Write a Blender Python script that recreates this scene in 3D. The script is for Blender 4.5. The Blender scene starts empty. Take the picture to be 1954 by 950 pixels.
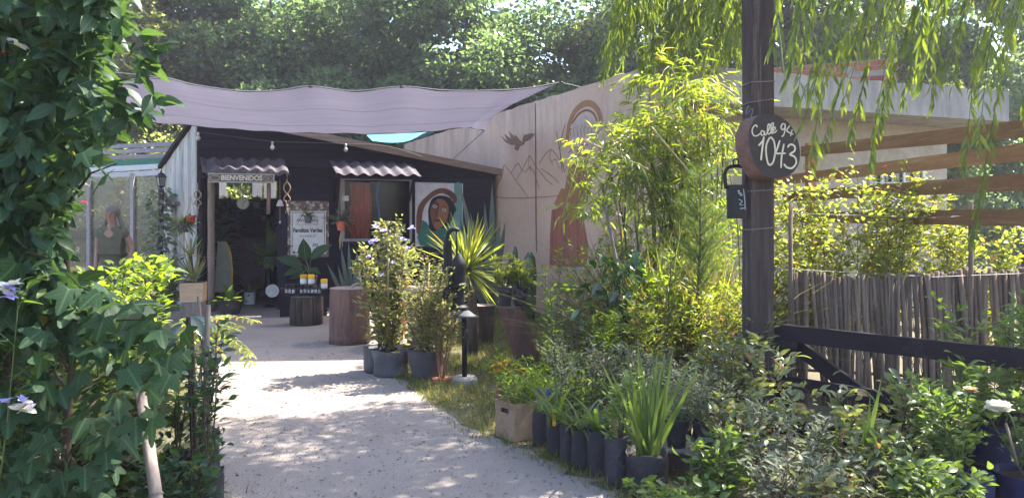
import bpy, math, random
import numpy as np
from mathutils import Vector, Matrix

random.seed(11)
RG = np.random.default_rng(11)
SC = bpy.context.scene
COL = SC.collection

# ------------------------------------------------------------------ camera, sky, sun, exposure
F, CX, HY, EYE = 1315.0, 977.0, 428.0, 1.55      # focal length and horizon in units of a 1954-wide picture
cam = bpy.data.cameras.new('camera')
cam.sensor_width = 36.0
PIC_W, PIC_CX, PIC_CY = 1741.0, 982.5, 474.5      # the photograph inside its white border
cam.lens = 36.0 * F / PIC_W
cam.shift_x = (PIC_CX - CX) / PIC_W
cam.shift_y = -(PIC_CY - HY) / PIC_W
cam.clip_start = 0.05
cam.clip_end = 900.0
cam_o = bpy.data.objects.new('camera', cam)
COL.objects.link(cam_o)
cam_o.location = (0, 0, EYE)
cam_o.rotation_euler = (math.radians(90), 0, 0)
SC.camera = cam_o

SUN_EL = math.radians(55)
SUN_H = Vector((0.86, 0.51)).normalized()
SUN_V = Vector((SUN_H.x * math.cos(SUN_EL), SUN_H.y * math.cos(SUN_EL), math.sin(SUN_EL)))
world = bpy.data.worlds.new('World')
SC.world = world
world.use_nodes = True
wn = world.node_tree
bg = wn.nodes['Background']
sky = wn.nodes.new('ShaderNodeTexSky')
sky.sky_type = 'NISHITA'
sky.sun_disc = False
sky.sun_elevation = SUN_EL
sky.sun_rotation = math.atan2(SUN_H.x, SUN_H.y)
sky.air_density = 1.0
sky.dust_density = 1.8
sky.ozone_density = 1.2
wn.links.new(sky.outputs[0], bg.inputs[0])
bg.inputs[1].default_value = 0.15
sun = bpy.data.lights.new('sun', 'SUN')
sun.energy = 5.0
sun.angle = math.radians(0.53)
sun.color = (1.0, 0.94, 0.82)
sun_o = bpy.data.objects.new('sun', sun)
COL.objects.link(sun_o)
sun_o.rotation_euler = (-SUN_V).to_track_quat('-Z', 'Y').to_euler()
sun_o.location = (6, 6, 12)
SC.view_settings.view_transform = 'Standard'
SC.view_settings.look = 'None'
SC.view_settings.exposure = 2.3
SC.view_settings.gamma = 1.0
SC.cycles.max_bounces = 14
SC.cycles.diffuse_bounces = 7
SC.cycles.transmission_bounces = 12
SC.cycles.transparent_max_bounces = 16

# ------------------------------------------------------------------ helpers
def P(px, py, d):
    return Vector(((px - CX) / F * d, d, EYE + (HY - py) / F * d))
def G(px, py):
    d = F * EYE / (py - HY)
    return Vector(((px - CX) / F * d, d, 0.0))
def XP(px, d): return (px - CX) / F * d
def ZP(py, d): return EYE + (HY - py) / F * d

class Frame:
    """a vertical plane's own axes: x along it, y away from the viewer's side, z up"""
    def __init__(s, cx, cy, deg):
        s.cx, s.cy = cx, cy
        s.ca, s.sa = math.cos(math.radians(deg)), math.sin(math.radians(deg))
    def w(s, x, y, z):
        return (s.cx + s.ca * x - s.sa * y, s.cy + s.sa * x + s.ca * y, z)
    def hit(s, px, py, y=0.0):
        a = (px - CX) / F; b = (HY - py) / F
        t = (y - s.sa * s.cx + s.ca * s.cy) / (-s.sa * a + s.ca)
        X = a * t - s.cx; Y = t - s.cy
        return (s.ca * X + s.sa * Y, EYE + b * t)
IDENT = Frame(0, 0, 0)

def tag(o, label=None, cat=None, group=None, kind=None):
    if label: o['label'] = label
    if cat: o['category'] = cat
    if group: o['group'] = group
    if kind: o['kind'] = kind
    return o
def thing(name, label, cat, loc=(0, 0, 0), group=None):
    o = bpy.data.objects.new(name, None)
    o.empty_display_size = 0.1
    COL.objects.link(o)
    o.location = loc
    return tag(o, label, cat, group)
def mesh_object(name, me, parent=None):
    o = bpy.data.objects.new(name, me)
    COL.objects.link(o)
    if parent is not None: o.parent = parent
    return o
def worldloc(o):
    v = Vector(o.location)
    while o.parent is not None:
        o = o.parent; v = v + Vector(o.location)
    return v
def dup(root, loc, rz=0.0, scale=1.0, label=None, group=None):
    def cp(o, par):
        c = o.copy(); COL.objects.link(c); c.parent = par
        for ch in o.children: cp(ch, c)
        return c
    r = cp(root, None)
    r.location = loc; r.rotation_euler = (0, 0, rz); r.scale = (scale, scale, scale) if not isinstance(scale, tuple) else scale
    if label: r['label'] = label
    if group: r['group'] = group
    return r

class MB:
    def __init__(s, fr=IDENT): s.v = []; s.f = []; s.fr = fr
    def add(s, vs, fs):
        n = len(s.v)
        s.v.extend([s.fr.w(*p) for p in vs]); s.f.extend([tuple(i + n for i in f) for f in fs])
        return s
    def box(s, x0, x1, y0, y1, z0, z1):
        return s.add([(x0,y0,z0),(x1,y0,z0),(x1,y1,z0),(x0,y1,z0),(x0,y0,z1),(x1,y0,z1),(x1,y1,z1),(x0,y1,z1)],
                     [(0,3,2,1),(4,5,6,7),(0,1,5,4),(1,2,6,5),(2,3,7,6),(3,0,4,7)])
    def bar(s, a, b, w, h, up=(0, 0, 1)):
        a = Vector(a); b = Vector(b); d = (b - a).normalized(); u = Vector(up)
        sd = d.cross(u)
        if sd.length < 1e-4: sd = d.cross(Vector((1, 0, 0)))
        sd.normalize(); u = sd.cross(d).normalized()
        c = []
        for p in (a, b):
            for i, j in ((-1,-1),(1,-1),(1,1),(-1,1)): c.append(tuple(p + sd*(i*w/2) + u*(j*h/2)))
        return s.add(c, [(0,1,2,3),(7,6,5,4),(0,4,5,1),(1,5,6,2),(2,6,7,3),(3,7,4,0)])
    def tube(s, pts, rad, seg=6, cap=True):
        pts = [Vector(p) for p in pts]; n = len(pts)
        if not hasattr(rad, '__len__'): rad = [rad] * n
        vs = []; fs = []; ref = Vector((0.3, 0.2, 1.0))
        d0 = (pts[-1] - pts[0])
        if d0.length > 0 and abs(d0.normalized().dot(ref.normalized())) > 0.85: ref = Vector((1, 0.2, 0.1))
        for i, p in enumerate(pts):
            d = (pts[min(i+1, n-1)] - pts[max(i-1, 0)])
            if d.length < 1e-7: d = Vector((0, 0, 1))
            d.normalize()
            a = d.cross(ref)
            if a.length < 1e-3: a = d.cross(Vector((0.7, 0.7, 0)))
            a.normalize(); b = d.cross(a).normalized()
            for k in range(seg):
                t = 2 * math.pi * k / seg
                vs.append(tuple(p + (a * math.cos(t) + b * math.sin(t)) * rad[i]))
        for i in range(n - 1):
            for k in range(seg):
                k2 = (k + 1) % seg
                fs.append((i*seg+k, i*seg+k2, (i+1)*seg+k2, (i+1)*seg+k))
        if cap:
            fs.append(tuple(range(seg))[::-1]); fs.append(tuple((n-1)*seg + k for k in range(seg)))
        return s.add(vs, fs)
    def lathe(s, c, prof, seg=18, wob=0.0, sx=1.0, sy=1.0):
        vs = []; fs = []; n = len(prof); w = [1 + random.uniform(-wob, wob) for _ in range(seg)]
        for r, z in prof:
            for k in range(seg):
                t = 2 * math.pi * k / seg
                vs.append((c[0] + r*w[k]*sx*math.cos(t), c[1] + r*w[k]*sy*math.sin(t), c[2] + z))
        for i in range(n - 1):
            for k in range(seg):
                k2 = (k + 1) % seg
                fs.append((i*seg+k, i*seg+k2, (i+1)*seg+k2, (i+1)*seg+k))
        fs.append(tuple(range(seg))[::-1]); fs.append(tuple((n-1)*seg + k for k in range(seg)))
        return s.add(vs, fs)
    def prism(s, poly, y0, y1):
        """an outline in x, z given a thickness from y0 to y1"""
        n = len(poly)
        ar = sum(poly[i][0]*poly[(i+1)%n][1] - poly[(i+1)%n][0]*poly[i][1] for i in range(n))
        if ar < 0: poly = poly[::-1]
        vs = [(x, y0, z) for x, z in poly] + [(x, y1, z) for x, z in poly]
        fs = [tuple(range(n)), tuple(range(2*n-1, n-1, -1))]
        for i in range(n): j = (i+1) % n; fs.append((i, n+i, n+j, j))
        return s.add(vs, fs)
    def stroke(s, pts, wd, y0, y1):
        """a brush line in x, z"""
        pts = [Vector(p) for p in pts]; n = len(pts); L = []; R = []
        for i, p in enumerate(pts):
            d = pts[min(i+1, n-1)] - pts[max(i-1, 0)]
            if d.length < 1e-9: d = Vector((1, 0))
            d.normalize(); q = Vector((-d.y, d.x)) * (wd / 2 * (1.0 if 0 < i < n-1 else 0.7))
            L.append(p + q); R.append(p - q)
        vs = []
        for a, b in zip(L, R): vs += [(a.x, y0, a.y), (b.x, y0, b.y), (a.x, y1, a.y), (b.x, y1, b.y)]
        fs = []
        for i in range(n - 1):
            k = 4*i
            fs += [(k, k+1, k+5, k+4), (k+2, k+6, k+7, k+3), (k, k+4, k+6, k+2), (k+1, k+3, k+7, k+5)]
        return s.add(vs, fs)
    def build(s, name, mat, parent=None, smooth=False, kind=None, label=None, cat=None, group=None, origin=None):
        me = bpy.data.meshes.new(name)
        v = np.array(s.v, dtype=float)
        if parent is not None: off = np.array(worldloc(parent))
        elif origin is not None: off = np.array(origin)
        else: off = np.array([v[:,0].mean(), v[:,1].mean(), v[:,2].min()])
        v = v - off
        me.from_pydata([tuple(p) for p in v], [], s.f)
        me.materials.append(mat)
        if smooth:
            me.polygons.foreach_set('use_smooth', [True] * len(me.polygons))
        me.update()
        o = mesh_object(name, me, parent)
        if parent is None: o.location = off
        if smooth == 'auto':
            try: me.set_sharp_from_angle(angle=math.radians(40))
            except Exception: pass
        return tag(o, label, cat, group, kind)

def smooth_path(pts, n=4):
    """Catmull-Rom through the points"""
    pts = [Vector(p) for p in pts]; out = []
    for i in range(len(pts) - 1):
        p0 = pts[max(i-1, 0)]; p1 = pts[i]; p2 = pts[i+1]; p3 = pts[min(i+2, len(pts)-1)]
        for k in range(n):
            t = k / n
            out.append(0.5 * ((2*p1) + (p2-p0)*t + (2*p0-5*p1+4*p2-p3)*t*t + (3*p1-p0-3*p2+p3)*t**3))
    out.append(pts[-1]); return out

# ------------------------------------------------------------------ materials
MATS = {}
def NT(name):
    m = bpy.data.materials.new(name); m.use_nodes = True
    nt = m.node_tree
    return m, nt, nt.nodes['Principled BSDF'], nt.nodes, nt.links
def coords(N, K, scale=(1, 1, 1)):
    tc = N.new('ShaderNodeTexCoord'); oi = N.new('ShaderNodeObjectInfo')
    mp = N.new('ShaderNodeMapping'); mp.inputs['Scale'].default_value = scale
    mu = N.new('ShaderNodeMath'); mu.operation = 'MULTIPLY'; mu.inputs[1].default_value = 37.0
    K.new(oi.outputs['Random'], mu.inputs[0]); K.new(tc.outputs['Object'], mp.inputs['Vector']); K.new(mu.outputs[0], mp.inputs['Location'])
    return mp.outputs[0], oi.outputs['Random']
def mixc(N, K, fac, a, b, blend='MIX'):
    m = N.new('ShaderNodeMix'); m.data_type = 'RGBA'; m.blend_type = blend
    for k, v in ((0, fac), (6, a), (7, b)):
        if hasattr(v, 'is_linked') or hasattr(v, 'links'): K.new(v, m.inputs[k])
        else: m.inputs[k].default_value = v if k == 0 else (*v, 1)
    return m.outputs[2]
def ramp(N, K, src, lo, hi, a=0.0, b=1.0):
    r = N.new('ShaderNodeMapRange'); r.inputs[1].default_value = lo; r.inputs[2].default_value = hi
    r.inputs[3].default_value = a; r.inputs[4].default_value = b
    K.new(src, r.inputs[0]); return r.outputs[0]
def noise(N, K, vec, sc, det=5.0, rough=0.6):
    n = N.new('ShaderNodeTexNoise'); n.inputs['Scale'].default_value = sc; n.inputs['Detail'].default_value = det
    n.inputs['Roughness'].default_value = rough
    K.new(vec, n.inputs['Vector']); return n.outputs['Fac']
def bumpn(N, K, h, bs, strength, dist=0.01):
    b = N.new('ShaderNodeBump'); b.inputs['Strength'].default_value = strength; b.inputs['Distance'].default_value = dist
    K.new(h, b.inputs['Height']); K.new(b.outputs[0], bs.inputs['Normal'])

def MAT(name, c1, c2=None, rough=0.8, sc=6.0, stretch=(1, 1, 1), bump=0.3, dist=0.004, vary=0.25, spec=0.3, metal=0.0, c3=None, fine=6.0):
    """a worn, uneven surface between two colours, with a few spots of a third"""
    if name in MATS: return MATS[name]
    m, nt, bs, N, K = NT(name)
    if c2 is None: c2 = tuple(x * 0.65 for x in c1)
    vec, rnd = coords(N, K, stretch)
    n1 = noise(N, K, vec, sc, 6.0, 0.65)
    n2 = noise(N, K, vec, sc * fine, 4.0, 0.7)
    col = mixc(N, K, ramp(N, K, n1, 0.32, 0.68), c1, c2)
    if c3 is not None:
        n3 = noise(N, K, vec, sc * 0.7, 7.0, 0.7)
        col = mixc(N, K, ramp(N, K, n3, 0.56, 0.66), col, c3)
    g = ramp(N, K, n2, 0.25, 0.75, 0.78, 1.15)
    gv = N.new('ShaderNodeMath'); gv.operation = 'MULTIPLY'
    K.new(g, gv.inputs[0]); K.new(ramp(N, K, rnd, 0, 1, 1 - vary, 1 + vary), gv.inputs[1])
    cc = N.new('ShaderNodeCombineColor')
    for i in range(3): K.new(gv.outputs[0], cc.inputs[i])
    col = mixc(N, K, 1.0, col, cc.outputs[0], 'MULTIPLY')
    K.new(col, bs.inputs['Base Color'])
    K.new(ramp(N, K, n1, 0.2, 0.8, max(rough - 0.12, 0.02), min(rough + 0.1, 1)), bs.inputs['Roughness'])
    bs.inputs['Specular IOR Level'].default_value = spec
    bs.inputs['Metallic'].default_value = metal
    if bump: bumpn(N, K, n2, bs, bump, dist)
    MATS[name] = m; return m

def LEAF(name, ca, cb, trans=0.4, tcol=None, rough=0.4, spec=0.35, dry=None, dryf=0.06):
    """leaf tissue: a different green on every leaf, shiny above, light shining through"""
    if name in MATS: return MATS[name]
    m, nt, bs, N, K = NT(name)
    ge = N.new('ShaderNodeNewGeometry'); oi = N.new('ShaderNodeObjectInfo')
    ad = N.new('ShaderNodeMath'); ad.operation = 'ADD'; K.new(ge.outputs['Random Per Island'], ad.inputs[0]); K.new(oi.outputs['Random'], ad.inputs[1])
    fr = N.new('ShaderNodeMath'); fr.operation = 'FRACT'; K.new(ad.outputs[0], fr.inputs[0])
    trans = min(0.66, trans*1.18)
    col = mixc(N, K, fr.outputs[0], ca, cb)
    if dry is not None:
        m2 = N.new('ShaderNodeMath'); m2.operation = 'MULTIPLY'; m2.inputs[1].default_value = 17.31; K.new(fr.outputs[0], m2.inputs[0])
        f2 = N.new('ShaderNodeMath'); f2.operation = 'FRACT'; K.new(m2.outputs[0], f2.inputs[0])
        lt = N.new('ShaderNodeMath'); lt.operation = 'LESS_THAN'; lt.inputs[1].default_value = dryf; K.new(f2.outputs[0], lt.inputs[0])
        col = mixc(N, K, lt.outputs[0], col, dry)
    tc = N.new('ShaderNodeTexCoord')
    nz = noise(N, K, tc.outputs['Object'], 40.0, 3.0)
    sh = N.new('ShaderNodeCombineColor'); v = ramp(N, K, nz, 0.3, 0.7, 0.82, 1.15)
    for i in range(3): K.new(v, sh.inputs[i])
    col = mixc(N, K, 1.0, col, sh.outputs[0], 'MULTIPLY')
    uv = N.new('ShaderNodeUVMap'); sp = N.new('ShaderNodeSeparateXYZ'); K.new(uv.outputs[0], sp.inputs[0])
    def op(o_, a, b=None):
        q = N.new('ShaderNodeMath'); q.operation = o_
        for i_, v_ in ((0, a), (1, b)):
            if v_ is None: continue
            if hasattr(v_, 'links'): K.new(v_, q.inputs[i_])
            else: q.inputs[i_].default_value = v_
        return q.outputs[0]
    ay = op('ABSOLUTE', op('SUBTRACT', sp.outputs['Y'], 1.0))
    rib = ramp(N, K, ay, 0.012, 0.035, 1.0, 0.0)
    side = op('MULTIPLY', ramp(N, K, op('SINE', op('MULTIPLY', op('SUBTRACT', sp.outputs['X'], op('MULTIPLY', ay, 0.8)), 52.0)), 0.80, 1.0), ramp(N, K, ay, 0.5, 0.7, 0.55, 0.0))
    vein = op('MAXIMUM', rib, side)
    col = mixc(N, K, op('MULTIPLY', vein, 0.45), col, tuple(min(0.5, v_*1.9 + 0.03) for v_ in cb))
    K.new(col, bs.inputs['Base Color']); bs.inputs['Roughness'].default_value = rough
    bs.inputs['Specular IOR Level'].default_value = spec
    tr = N.new('ShaderNodeBsdfTranslucent')
    tcol = tcol or (1.9, 1.75, 0.7)
    gm = mixc(N, K, 1.0, col, tcol, 'MULTIPLY')
    K.new(gm, tr.inputs['Color'])
    mx = N.new('ShaderNodeMixShader'); mx.inputs[0].default_value = trans
    K.new(bs.outputs[0], mx.inputs[1]); K.new(tr.outputs[0], mx.inputs[2])
    K.new(mx.outputs[0], nt.nodes['Material Output'].inputs['Surface'])
    MATS[name] = m; return m

# wood, stone, metal, plastic
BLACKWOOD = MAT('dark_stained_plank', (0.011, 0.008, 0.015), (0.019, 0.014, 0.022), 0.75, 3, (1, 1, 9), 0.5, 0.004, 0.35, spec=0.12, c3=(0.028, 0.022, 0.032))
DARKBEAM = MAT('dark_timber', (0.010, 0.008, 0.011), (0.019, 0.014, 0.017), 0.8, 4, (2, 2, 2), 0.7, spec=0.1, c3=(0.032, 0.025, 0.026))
POSTWOOD = MAT('weathered_post_wood', (0.066, 0.048, 0.043), (0.034, 0.026, 0.025), 0.85, 4, (7, 7, 0.5), 0.9, 0.008, spec=0.12, c3=(0.105, 0.080, 0.070))
PALEWOOD = MAT('pale_bare_wood', (0.26, 0.19, 0.14), (0.17, 0.12, 0.09), 0.75, 4, (6, 6, 0.7), 0.5)
FASCIA = MAT('tan_fascia_board', (0.23, 0.155, 0.11), (0.15, 0.10, 0.075), 0.75, 3, (0.8, 0.8, 8), 0.4)
RAILWOOD = MAT('reddish_brown_rail', (0.31, 0.155, 0.065), (0.21, 0.10, 0.042), 0.75, 3, (6, 0.5, 9), 0.8, 0.006, c3=(0.38, 0.22, 0.11))
WHITEWASH = MAT('flaking_whitewashed_board', (0.42, 0.405, 0.40), (0.28, 0.265, 0.25), 0.85, 3, (2, 2, 0.6), 0.5, c3=(0.20, 0.18, 0.15))
STICK = MAT('grey_fence_stick', (0.165, 0.118, 0.090), (0.082, 0.058, 0.045), 0.9, 5, (6, 6, 0.5), 0.8, 0.006, 0.45)
STUMPW = MAT('red_brown_log', (0.16, 0.080, 0.060), (0.085, 0.046, 0.038), 0.75, 4, (2.6, 2.6, 0.5), 0.8, 0.014, c3=(0.055, 0.036, 0.032))
STUMPTOP = MAT('cut_log_face', (0.24, 0.18, 0.15), (0.16, 0.115, 0.10), 0.8, 9, (1, 1, 1), 0.4)
BARK = MAT('rough_bark', (0.10, 0.072, 0.055), (0.045, 0.032, 0.026), 0.9, 7, (2.5, 2.5, 0.6), 1.0, 0.02)
TWIG = MAT('brown_twig', (0.085, 0.062, 0.042), (0.05, 0.036, 0.025), 0.85, 9, (1, 1, 1), 0.3)
GREENSTEM = MAT('green_stem', (0.075, 0.10, 0.032), (0.05, 0.07, 0.022), 0.6, 9)
CANE = MAT('bamboo_cane', (0.36, 0.28, 0.15), (0.24, 0.18, 0.09), 0.5, 5, (1, 1, 1), 0.2)
STAKE = MAT('grey_wooden_stake', (0.20, 0.165, 0.145), (0.13, 0.10, 0.09), 0.85, 5, (4, 4, 0.5), 0.5)
def concrete(name, base, alt, stain, sc=1.0, lo=0.44, hi=0.74):
    m, nt, bs, N, K = NT(name)
    vec, rnd = coords(N, K)
    n1 = noise(N, K, vec, 0.9 * sc, 7, 0.65); n2 = noise(N, K, vec, 14 * sc, 6, 0.7)
    col = mixc(N, K, ramp(N, K, n1, 0.35, 0.65), base, alt)
    tc = N.new('ShaderNodeTexCoord'); mp = N.new('ShaderNodeMapping'); mp.inputs['Scale'].default_value = (1.3, 1.3, 0.30)
    K.new(tc.outputs['Object'], mp.inputs['Vector'])
    n3 = noise(N, K, mp.outputs[0], 1.6 * sc, 7, 0.7)
    sx = N.new('ShaderNodeSeparateXYZ'); K.new(tc.outputs['Object'], sx.inputs[0])
    up = ramp(N, K, sx.outputs['Z'], 2.1, 3.6, 0.0, 1.0)
    mm = N.new('ShaderNodeMath'); mm.operation = 'MULTIPLY'; K.new(ramp(N, K, n3, lo, hi), mm.inputs[0]); K.new(up, mm.inputs[1])
    col = mixc(N, K, mm.outputs[0], col, stain)
    col = mixc(N, K, ramp(N, K, n2, 0.3, 0.7, 0.0, 0.25), col, tuple(x * 0.6 for x in base))
    K.new(col, bs.inputs['Base Color']); bs.inputs['Roughness'].default_value = 0.92
    bs.inputs['Specular IOR Level'].default_value = 0.15
    bumpn(N, K, n2, bs, 0.4, 0.006)
    MATS[name] = m; return m
MURALWALL = concrete('stained_pink_plaster', (0.45, 0.310, 0.235), (0.50, 0.365, 0.285), (0.14, 0.115, 0.105), 1.0, 0.44, 0.74)
CONCRETE = concrete('bare_grey_concrete', (0.27, 0.255, 0.24), (0.32, 0.305, 0.285), (0.11, 0.105, 0.10), 1.0, 0.40, 0.66)
PLASTER = MAT('pale_house_plaster', (0.34, 0.30, 0.25), (0.27, 0.24, 0.19), 0.9, 2, bump=0.2)
MORTAR = MAT('grey_mortar', (0.30, 0.28, 0.26), (0.22, 0.20, 0.19), 0.95, 20)
BRICKM = MAT('red_brick', (0.30, 0.10, 0.06), (0.22, 0.075, 0.05), 0.9, 14, vary=0.35)
SHEET = MAT('weathered_corrugated_sheet', (0.080, 0.070, 0.088), (0.045, 0.039, 0.050), 0.7, 5, (5, 1, 1), 0.4, c3=(0.12, 0.105, 0.115))
BLACKBAG = MAT('black_nursery_bag', (0.018, 0.016, 0.024), (0.028, 0.025, 0.036), 0.5, 8, (1, 1, 1), 0.9, 0.014, 0.3, spec=0.4, c3=(0.052, 0.043, 0.040))
GREYBAG = MAT('dusty_grey_grow_bag', (0.075, 0.072, 0.085), (0.05, 0.048, 0.058), 0.6, 7, (1, 1, 1), 0.8, 0.01, spec=0.4)
SOIL = MAT('potting_soil', (0.035, 0.024, 0.018), (0.06, 0.042, 0.03), 0.95, 30, bump=0.9, dist=0.01)
BLUEPOT = MAT('deep_blue_fabric_pot', (0.006, 0.009, 0.060), (0.004, 0.006, 0.034), 0.7, 9, (1, 1, 1), 0.5, vary=0.1)
WHITEPLASTIC = MAT('white_plastic', (0.62, 0.60, 0.58), (0.5, 0.48, 0.47), 0.5, 6, bump=0.1)
TERRACOTTA = MAT('coral_plastic_pot', (0.55, 0.13, 0.08), (0.42, 0.10, 0.06), 0.5, 6, bump=0.1)
REDPOT = MAT('bright_red_pot', (0.45, 0.025, 0.03), (0.35, 0.02, 0.02), 0.4, 6, bump=0.1)
GREYPOT = MAT('slate_grey_pot', (0.09, 0.09, 0.10), (0.06, 0.06, 0.07), 0.6, 6)
TANBOX = MAT('sun_bleached_plywood', (0.50, 0.34, 0.21), (0.40, 0.26, 0.16), 0.8, 4, (1, 1, 5), 0.3)
CARDBOARD = MAT('brown_cardboard', (0.30, 0.20, 0.135), (0.23, 0.15, 0.10), 0.85, 5, bump=0.2)
BLACKIRON = MAT('black_cast_iron', (0.009, 0.009, 0.010), (0.015, 0.014, 0.015), 0.6, 12, bump=0.4, dist=0.003, spec=0.25)
WIRE = MAT('galvanised_wire', (0.16, 0.155, 0.15), (0.10, 0.10, 0.10), 0.55, 20, metal=0.3, bump=0.0)
ROPE = MAT('jute_macrame_cord', (0.40, 0.30, 0.20), (0.30, 0.22, 0.14), 0.9, 40, bump=0.5)
CABLE = MAT('grey_cable', (0.10, 0.10, 0.10), (0.07, 0.07, 0.07), 0.6, 10)
WHITEPAINT = MAT('white_sign_paint', (0.60, 0.57, 0.57), (0.52, 0.49, 0.49), 0.6, 3, bump=0.05, vary=0.05)
BLACKPAINT = MAT('black_sign_print', (0.016, 0.016, 0.018), (0.02, 0.02, 0.022), 0.6, 5, bump=0.0, vary=0.0)
CREAMPAINT = MAT('cream_hand_lettering', (0.62, 0.56, 0.43), (0.52, 0.46, 0.35), 0.7, 30, bump=0.1, vary=0.05)
ORANGEWOOD = MAT('orange_varnished_wood', (0.42, 0.12, 0.03), (0.30, 0.08, 0.02), 0.4, 4, (4, 4, 1), 0.3, spec=0.5)
YELLOWCAP = MAT('yellow_lid', (0.75, 0.42, 0.015), (0.65, 0.35, 0.012), 0.4, 6, bump=0.0)
DARKGLASS = MAT('dark_bottle_glass', (0.03, 0.018, 0.012), (0.02, 0.012, 0.01), 0.12, 6, bump=0.0, spec=0.6)
CURTAIN = MAT('red_brown_curtain', (0.50, 0.065, 0.035), (0.26, 0.035, 0.02), 0.8, 5, (6, 6, 0.5), 0.5, 0.01)
WINEPANEL = MAT('dark_red_panel', (0.055, 0.012, 0.016), (0.04, 0.01, 0.014), 0.6, 4, (1, 1, 6), 0.3)
BLUECORD = MAT('blue_cord', (0.03, 0.10, 0.35), (0.02, 0.07, 0.25), 0.6, 10)
TURQ = MAT('turquoise_tarpaulin', (0.06, 0.20, 0.24), (0.05, 0.15, 0.20), 0.5, 3, bump=0.3, dist=0.02)
GREENSTRIP = MAT('green_shade_net', (0.06, 0.24, 0.16), (0.05, 0.18, 0.12), 0.8, 12)
GREYLATH = MAT('grey_roof_lath', (0.34, 0.31, 0.33), (0.22, 0.20, 0.22), 0.85, 4, (1, 6, 6), 0.4)
PALELATH = MAT('pale_roof_lath', (0.62, 0.60, 0.63), (0.5, 0.48, 0.5), 0.85, 4, (1, 6, 6), 0.3)
WHITEPETAL = LEAF('white_petal', (0.75, 0.72, 0.62), (0.80, 0.78, 0.70), 0.35, (1, 1, 0.95), 0.6, 0.2)
YELLOWPETAL = LEAF('yellow_petal', (0.75, 0.42, 0.01), (0.70, 0.30, 0.01), 0.35, (1, 1, 1), 0.6, 0.2)
CREAMPETAL = LEAF('faded_cream_petal', (0.50, 0.40, 0.22), (0.45, 0.32, 0.18), 0.35, (1, 1, 0.9), 0.6, 0.2)
LILACPETAL = LEAF('lilac_petal', (0.40, 0.38, 0.75), (0.50, 0.46, 0.78), 0.35, (1, 1, 1), 0.6, 0.2)
BLUEPETAL = LEAF('blue_petal', (0.03, 0.05, 0.5), (0.05, 0.08, 0.6), 0.3, (1, 1, 1), 0.6, 0.2)
REDPETAL = LEAF('red_petal', (0.5, 0.02, 0.05), (0.6, 0.05, 0.08), 0.3, (1, 1, 1), 0.6, 0.2)
# greens
L_DEEP = LEAF('deep_blue_green_leaf', (0.022, 0.052, 0.026), (0.038, 0.074, 0.033), 0.38, (1.7, 1.7, 0.6), 0.52, 0.2)
L_VINE = LEAF('dark_vine_leaf', (0.022, 0.054, 0.030), (0.046, 0.086, 0.038), 0.38, (1.8, 1.7, 0.6), 0.45, 0.25, (0.13, 0.125, 0.03), 0.02)
L_BACK = LEAF('backdrop_tree_leaf', (0.064, 0.098, 0.050), (0.120, 0.150, 0.080), 0.56, (2.1, 2.35, 1.4), 0.32, 0.55)
L_BACK2 = LEAF('backdrop_dark_leaf', (0.042, 0.068, 0.042), (0.085, 0.112, 0.062), 0.5, (2.1, 2.2, 1.2), 0.32, 0.55)
L_PALE = LEAF('pale_backdrop_leaf', (0.10, 0.12, 0.055), (0.15, 0.165, 0.085), 0.56, (2.4, 2.35, 1.1), 0.34, 0.55)
L_BAMBOO = LEAF('bamboo_leaf', (0.115, 0.160, 0.030), (0.165, 0.200, 0.050), 0.55, (2.0, 1.95, 0.6), 0.35, 0.45, (0.25, 0.19, 0.07), 0.07)
L_WILLOW = LEAF('willow_leaf', (0.080, 0.125, 0.030), (0.125, 0.165, 0.040), 0.52, (1.9, 1.75, 0.5), 0.38, 0.4)
L_YELLOW = LEAF('yellow_green_leaf', (0.150, 0.190, 0.042), (0.225, 0.240, 0.070), 0.55, (1.6, 1.6, 0.6), 0.42, 0.35, (0.22, 0.12, 0.04), 0.06)
L_FRESH = LEAF('fresh_green_leaf', (0.085, 0.145, 0.022), (0.150, 0.205, 0.034), 0.55, (2.1, 2.0, 0.55), 0.38, 0.4)
L_MID = LEAF('mid_green_leaf', (0.062, 0.112, 0.032), (0.110, 0.158, 0.048), 0.46, (1.8, 1.7, 0.6), 0.38, 0.4)
L_GREY = LEAF('silver_grey_leaf', (0.13, 0.15, 0.105), (0.18, 0.195, 0.145), 0.35, (1.3, 1.3, 0.8), 0.6, 0.25)
L_OLIVE = LEAF('olive_shrub_leaf', (0.110, 0.138, 0.066), (0.185, 0.205, 0.108), 0.44, (1.7, 1.6, 0.6), 0.30, 0.55, (0.24, 0.13, 0.07), 0.05)
L_FADED = LEAF('faded_shrub_leaf', (0.150, 0.175, 0.070), (0.215, 0.220, 0.105), 0.52, (1.4, 1.4, 0.7), 0.45, 0.35, (0.22, 0.15, 0.08), 0.10)
L_GLOSSY = LEAF('glossy_ficus_leaf', (0.020, 0.055, 0.024), (0.036, 0.080, 0.030), 0.25, (1.8, 1.7, 0.6), 0.22, 0.8)
L_AGAVE = LEAF('grey_green_agave_leaf', (0.055, 0.075, 0.058), (0.085, 0.105, 0.078), 0.12, (1.2, 1.2, 0.8), 0.5, 0.3)
L_NEEDLE = LEAF('soft_pine_needle', (0.085, 0.135, 0.035), (0.125, 0.170, 0.055), 0.42, (1.5, 1.45, 0.6), 0.5, 0.25)
L_SEDGE = LEAF('dry_sedge_blade', (0.18, 0.145, 0.075), (0.10, 0.105, 0.04), 0.4, (1.4, 1.3, 0.6), 0.6, 0.2)
L_GRASS = LEAF('lawn_grass_blade', (0.085, 0.120, 0.030), (0.155, 0.165, 0.060), 0.42, (1.5, 1.4, 0.6), 0.55, 0.25, (0.28, 0.23, 0.11), 0.2)
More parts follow.
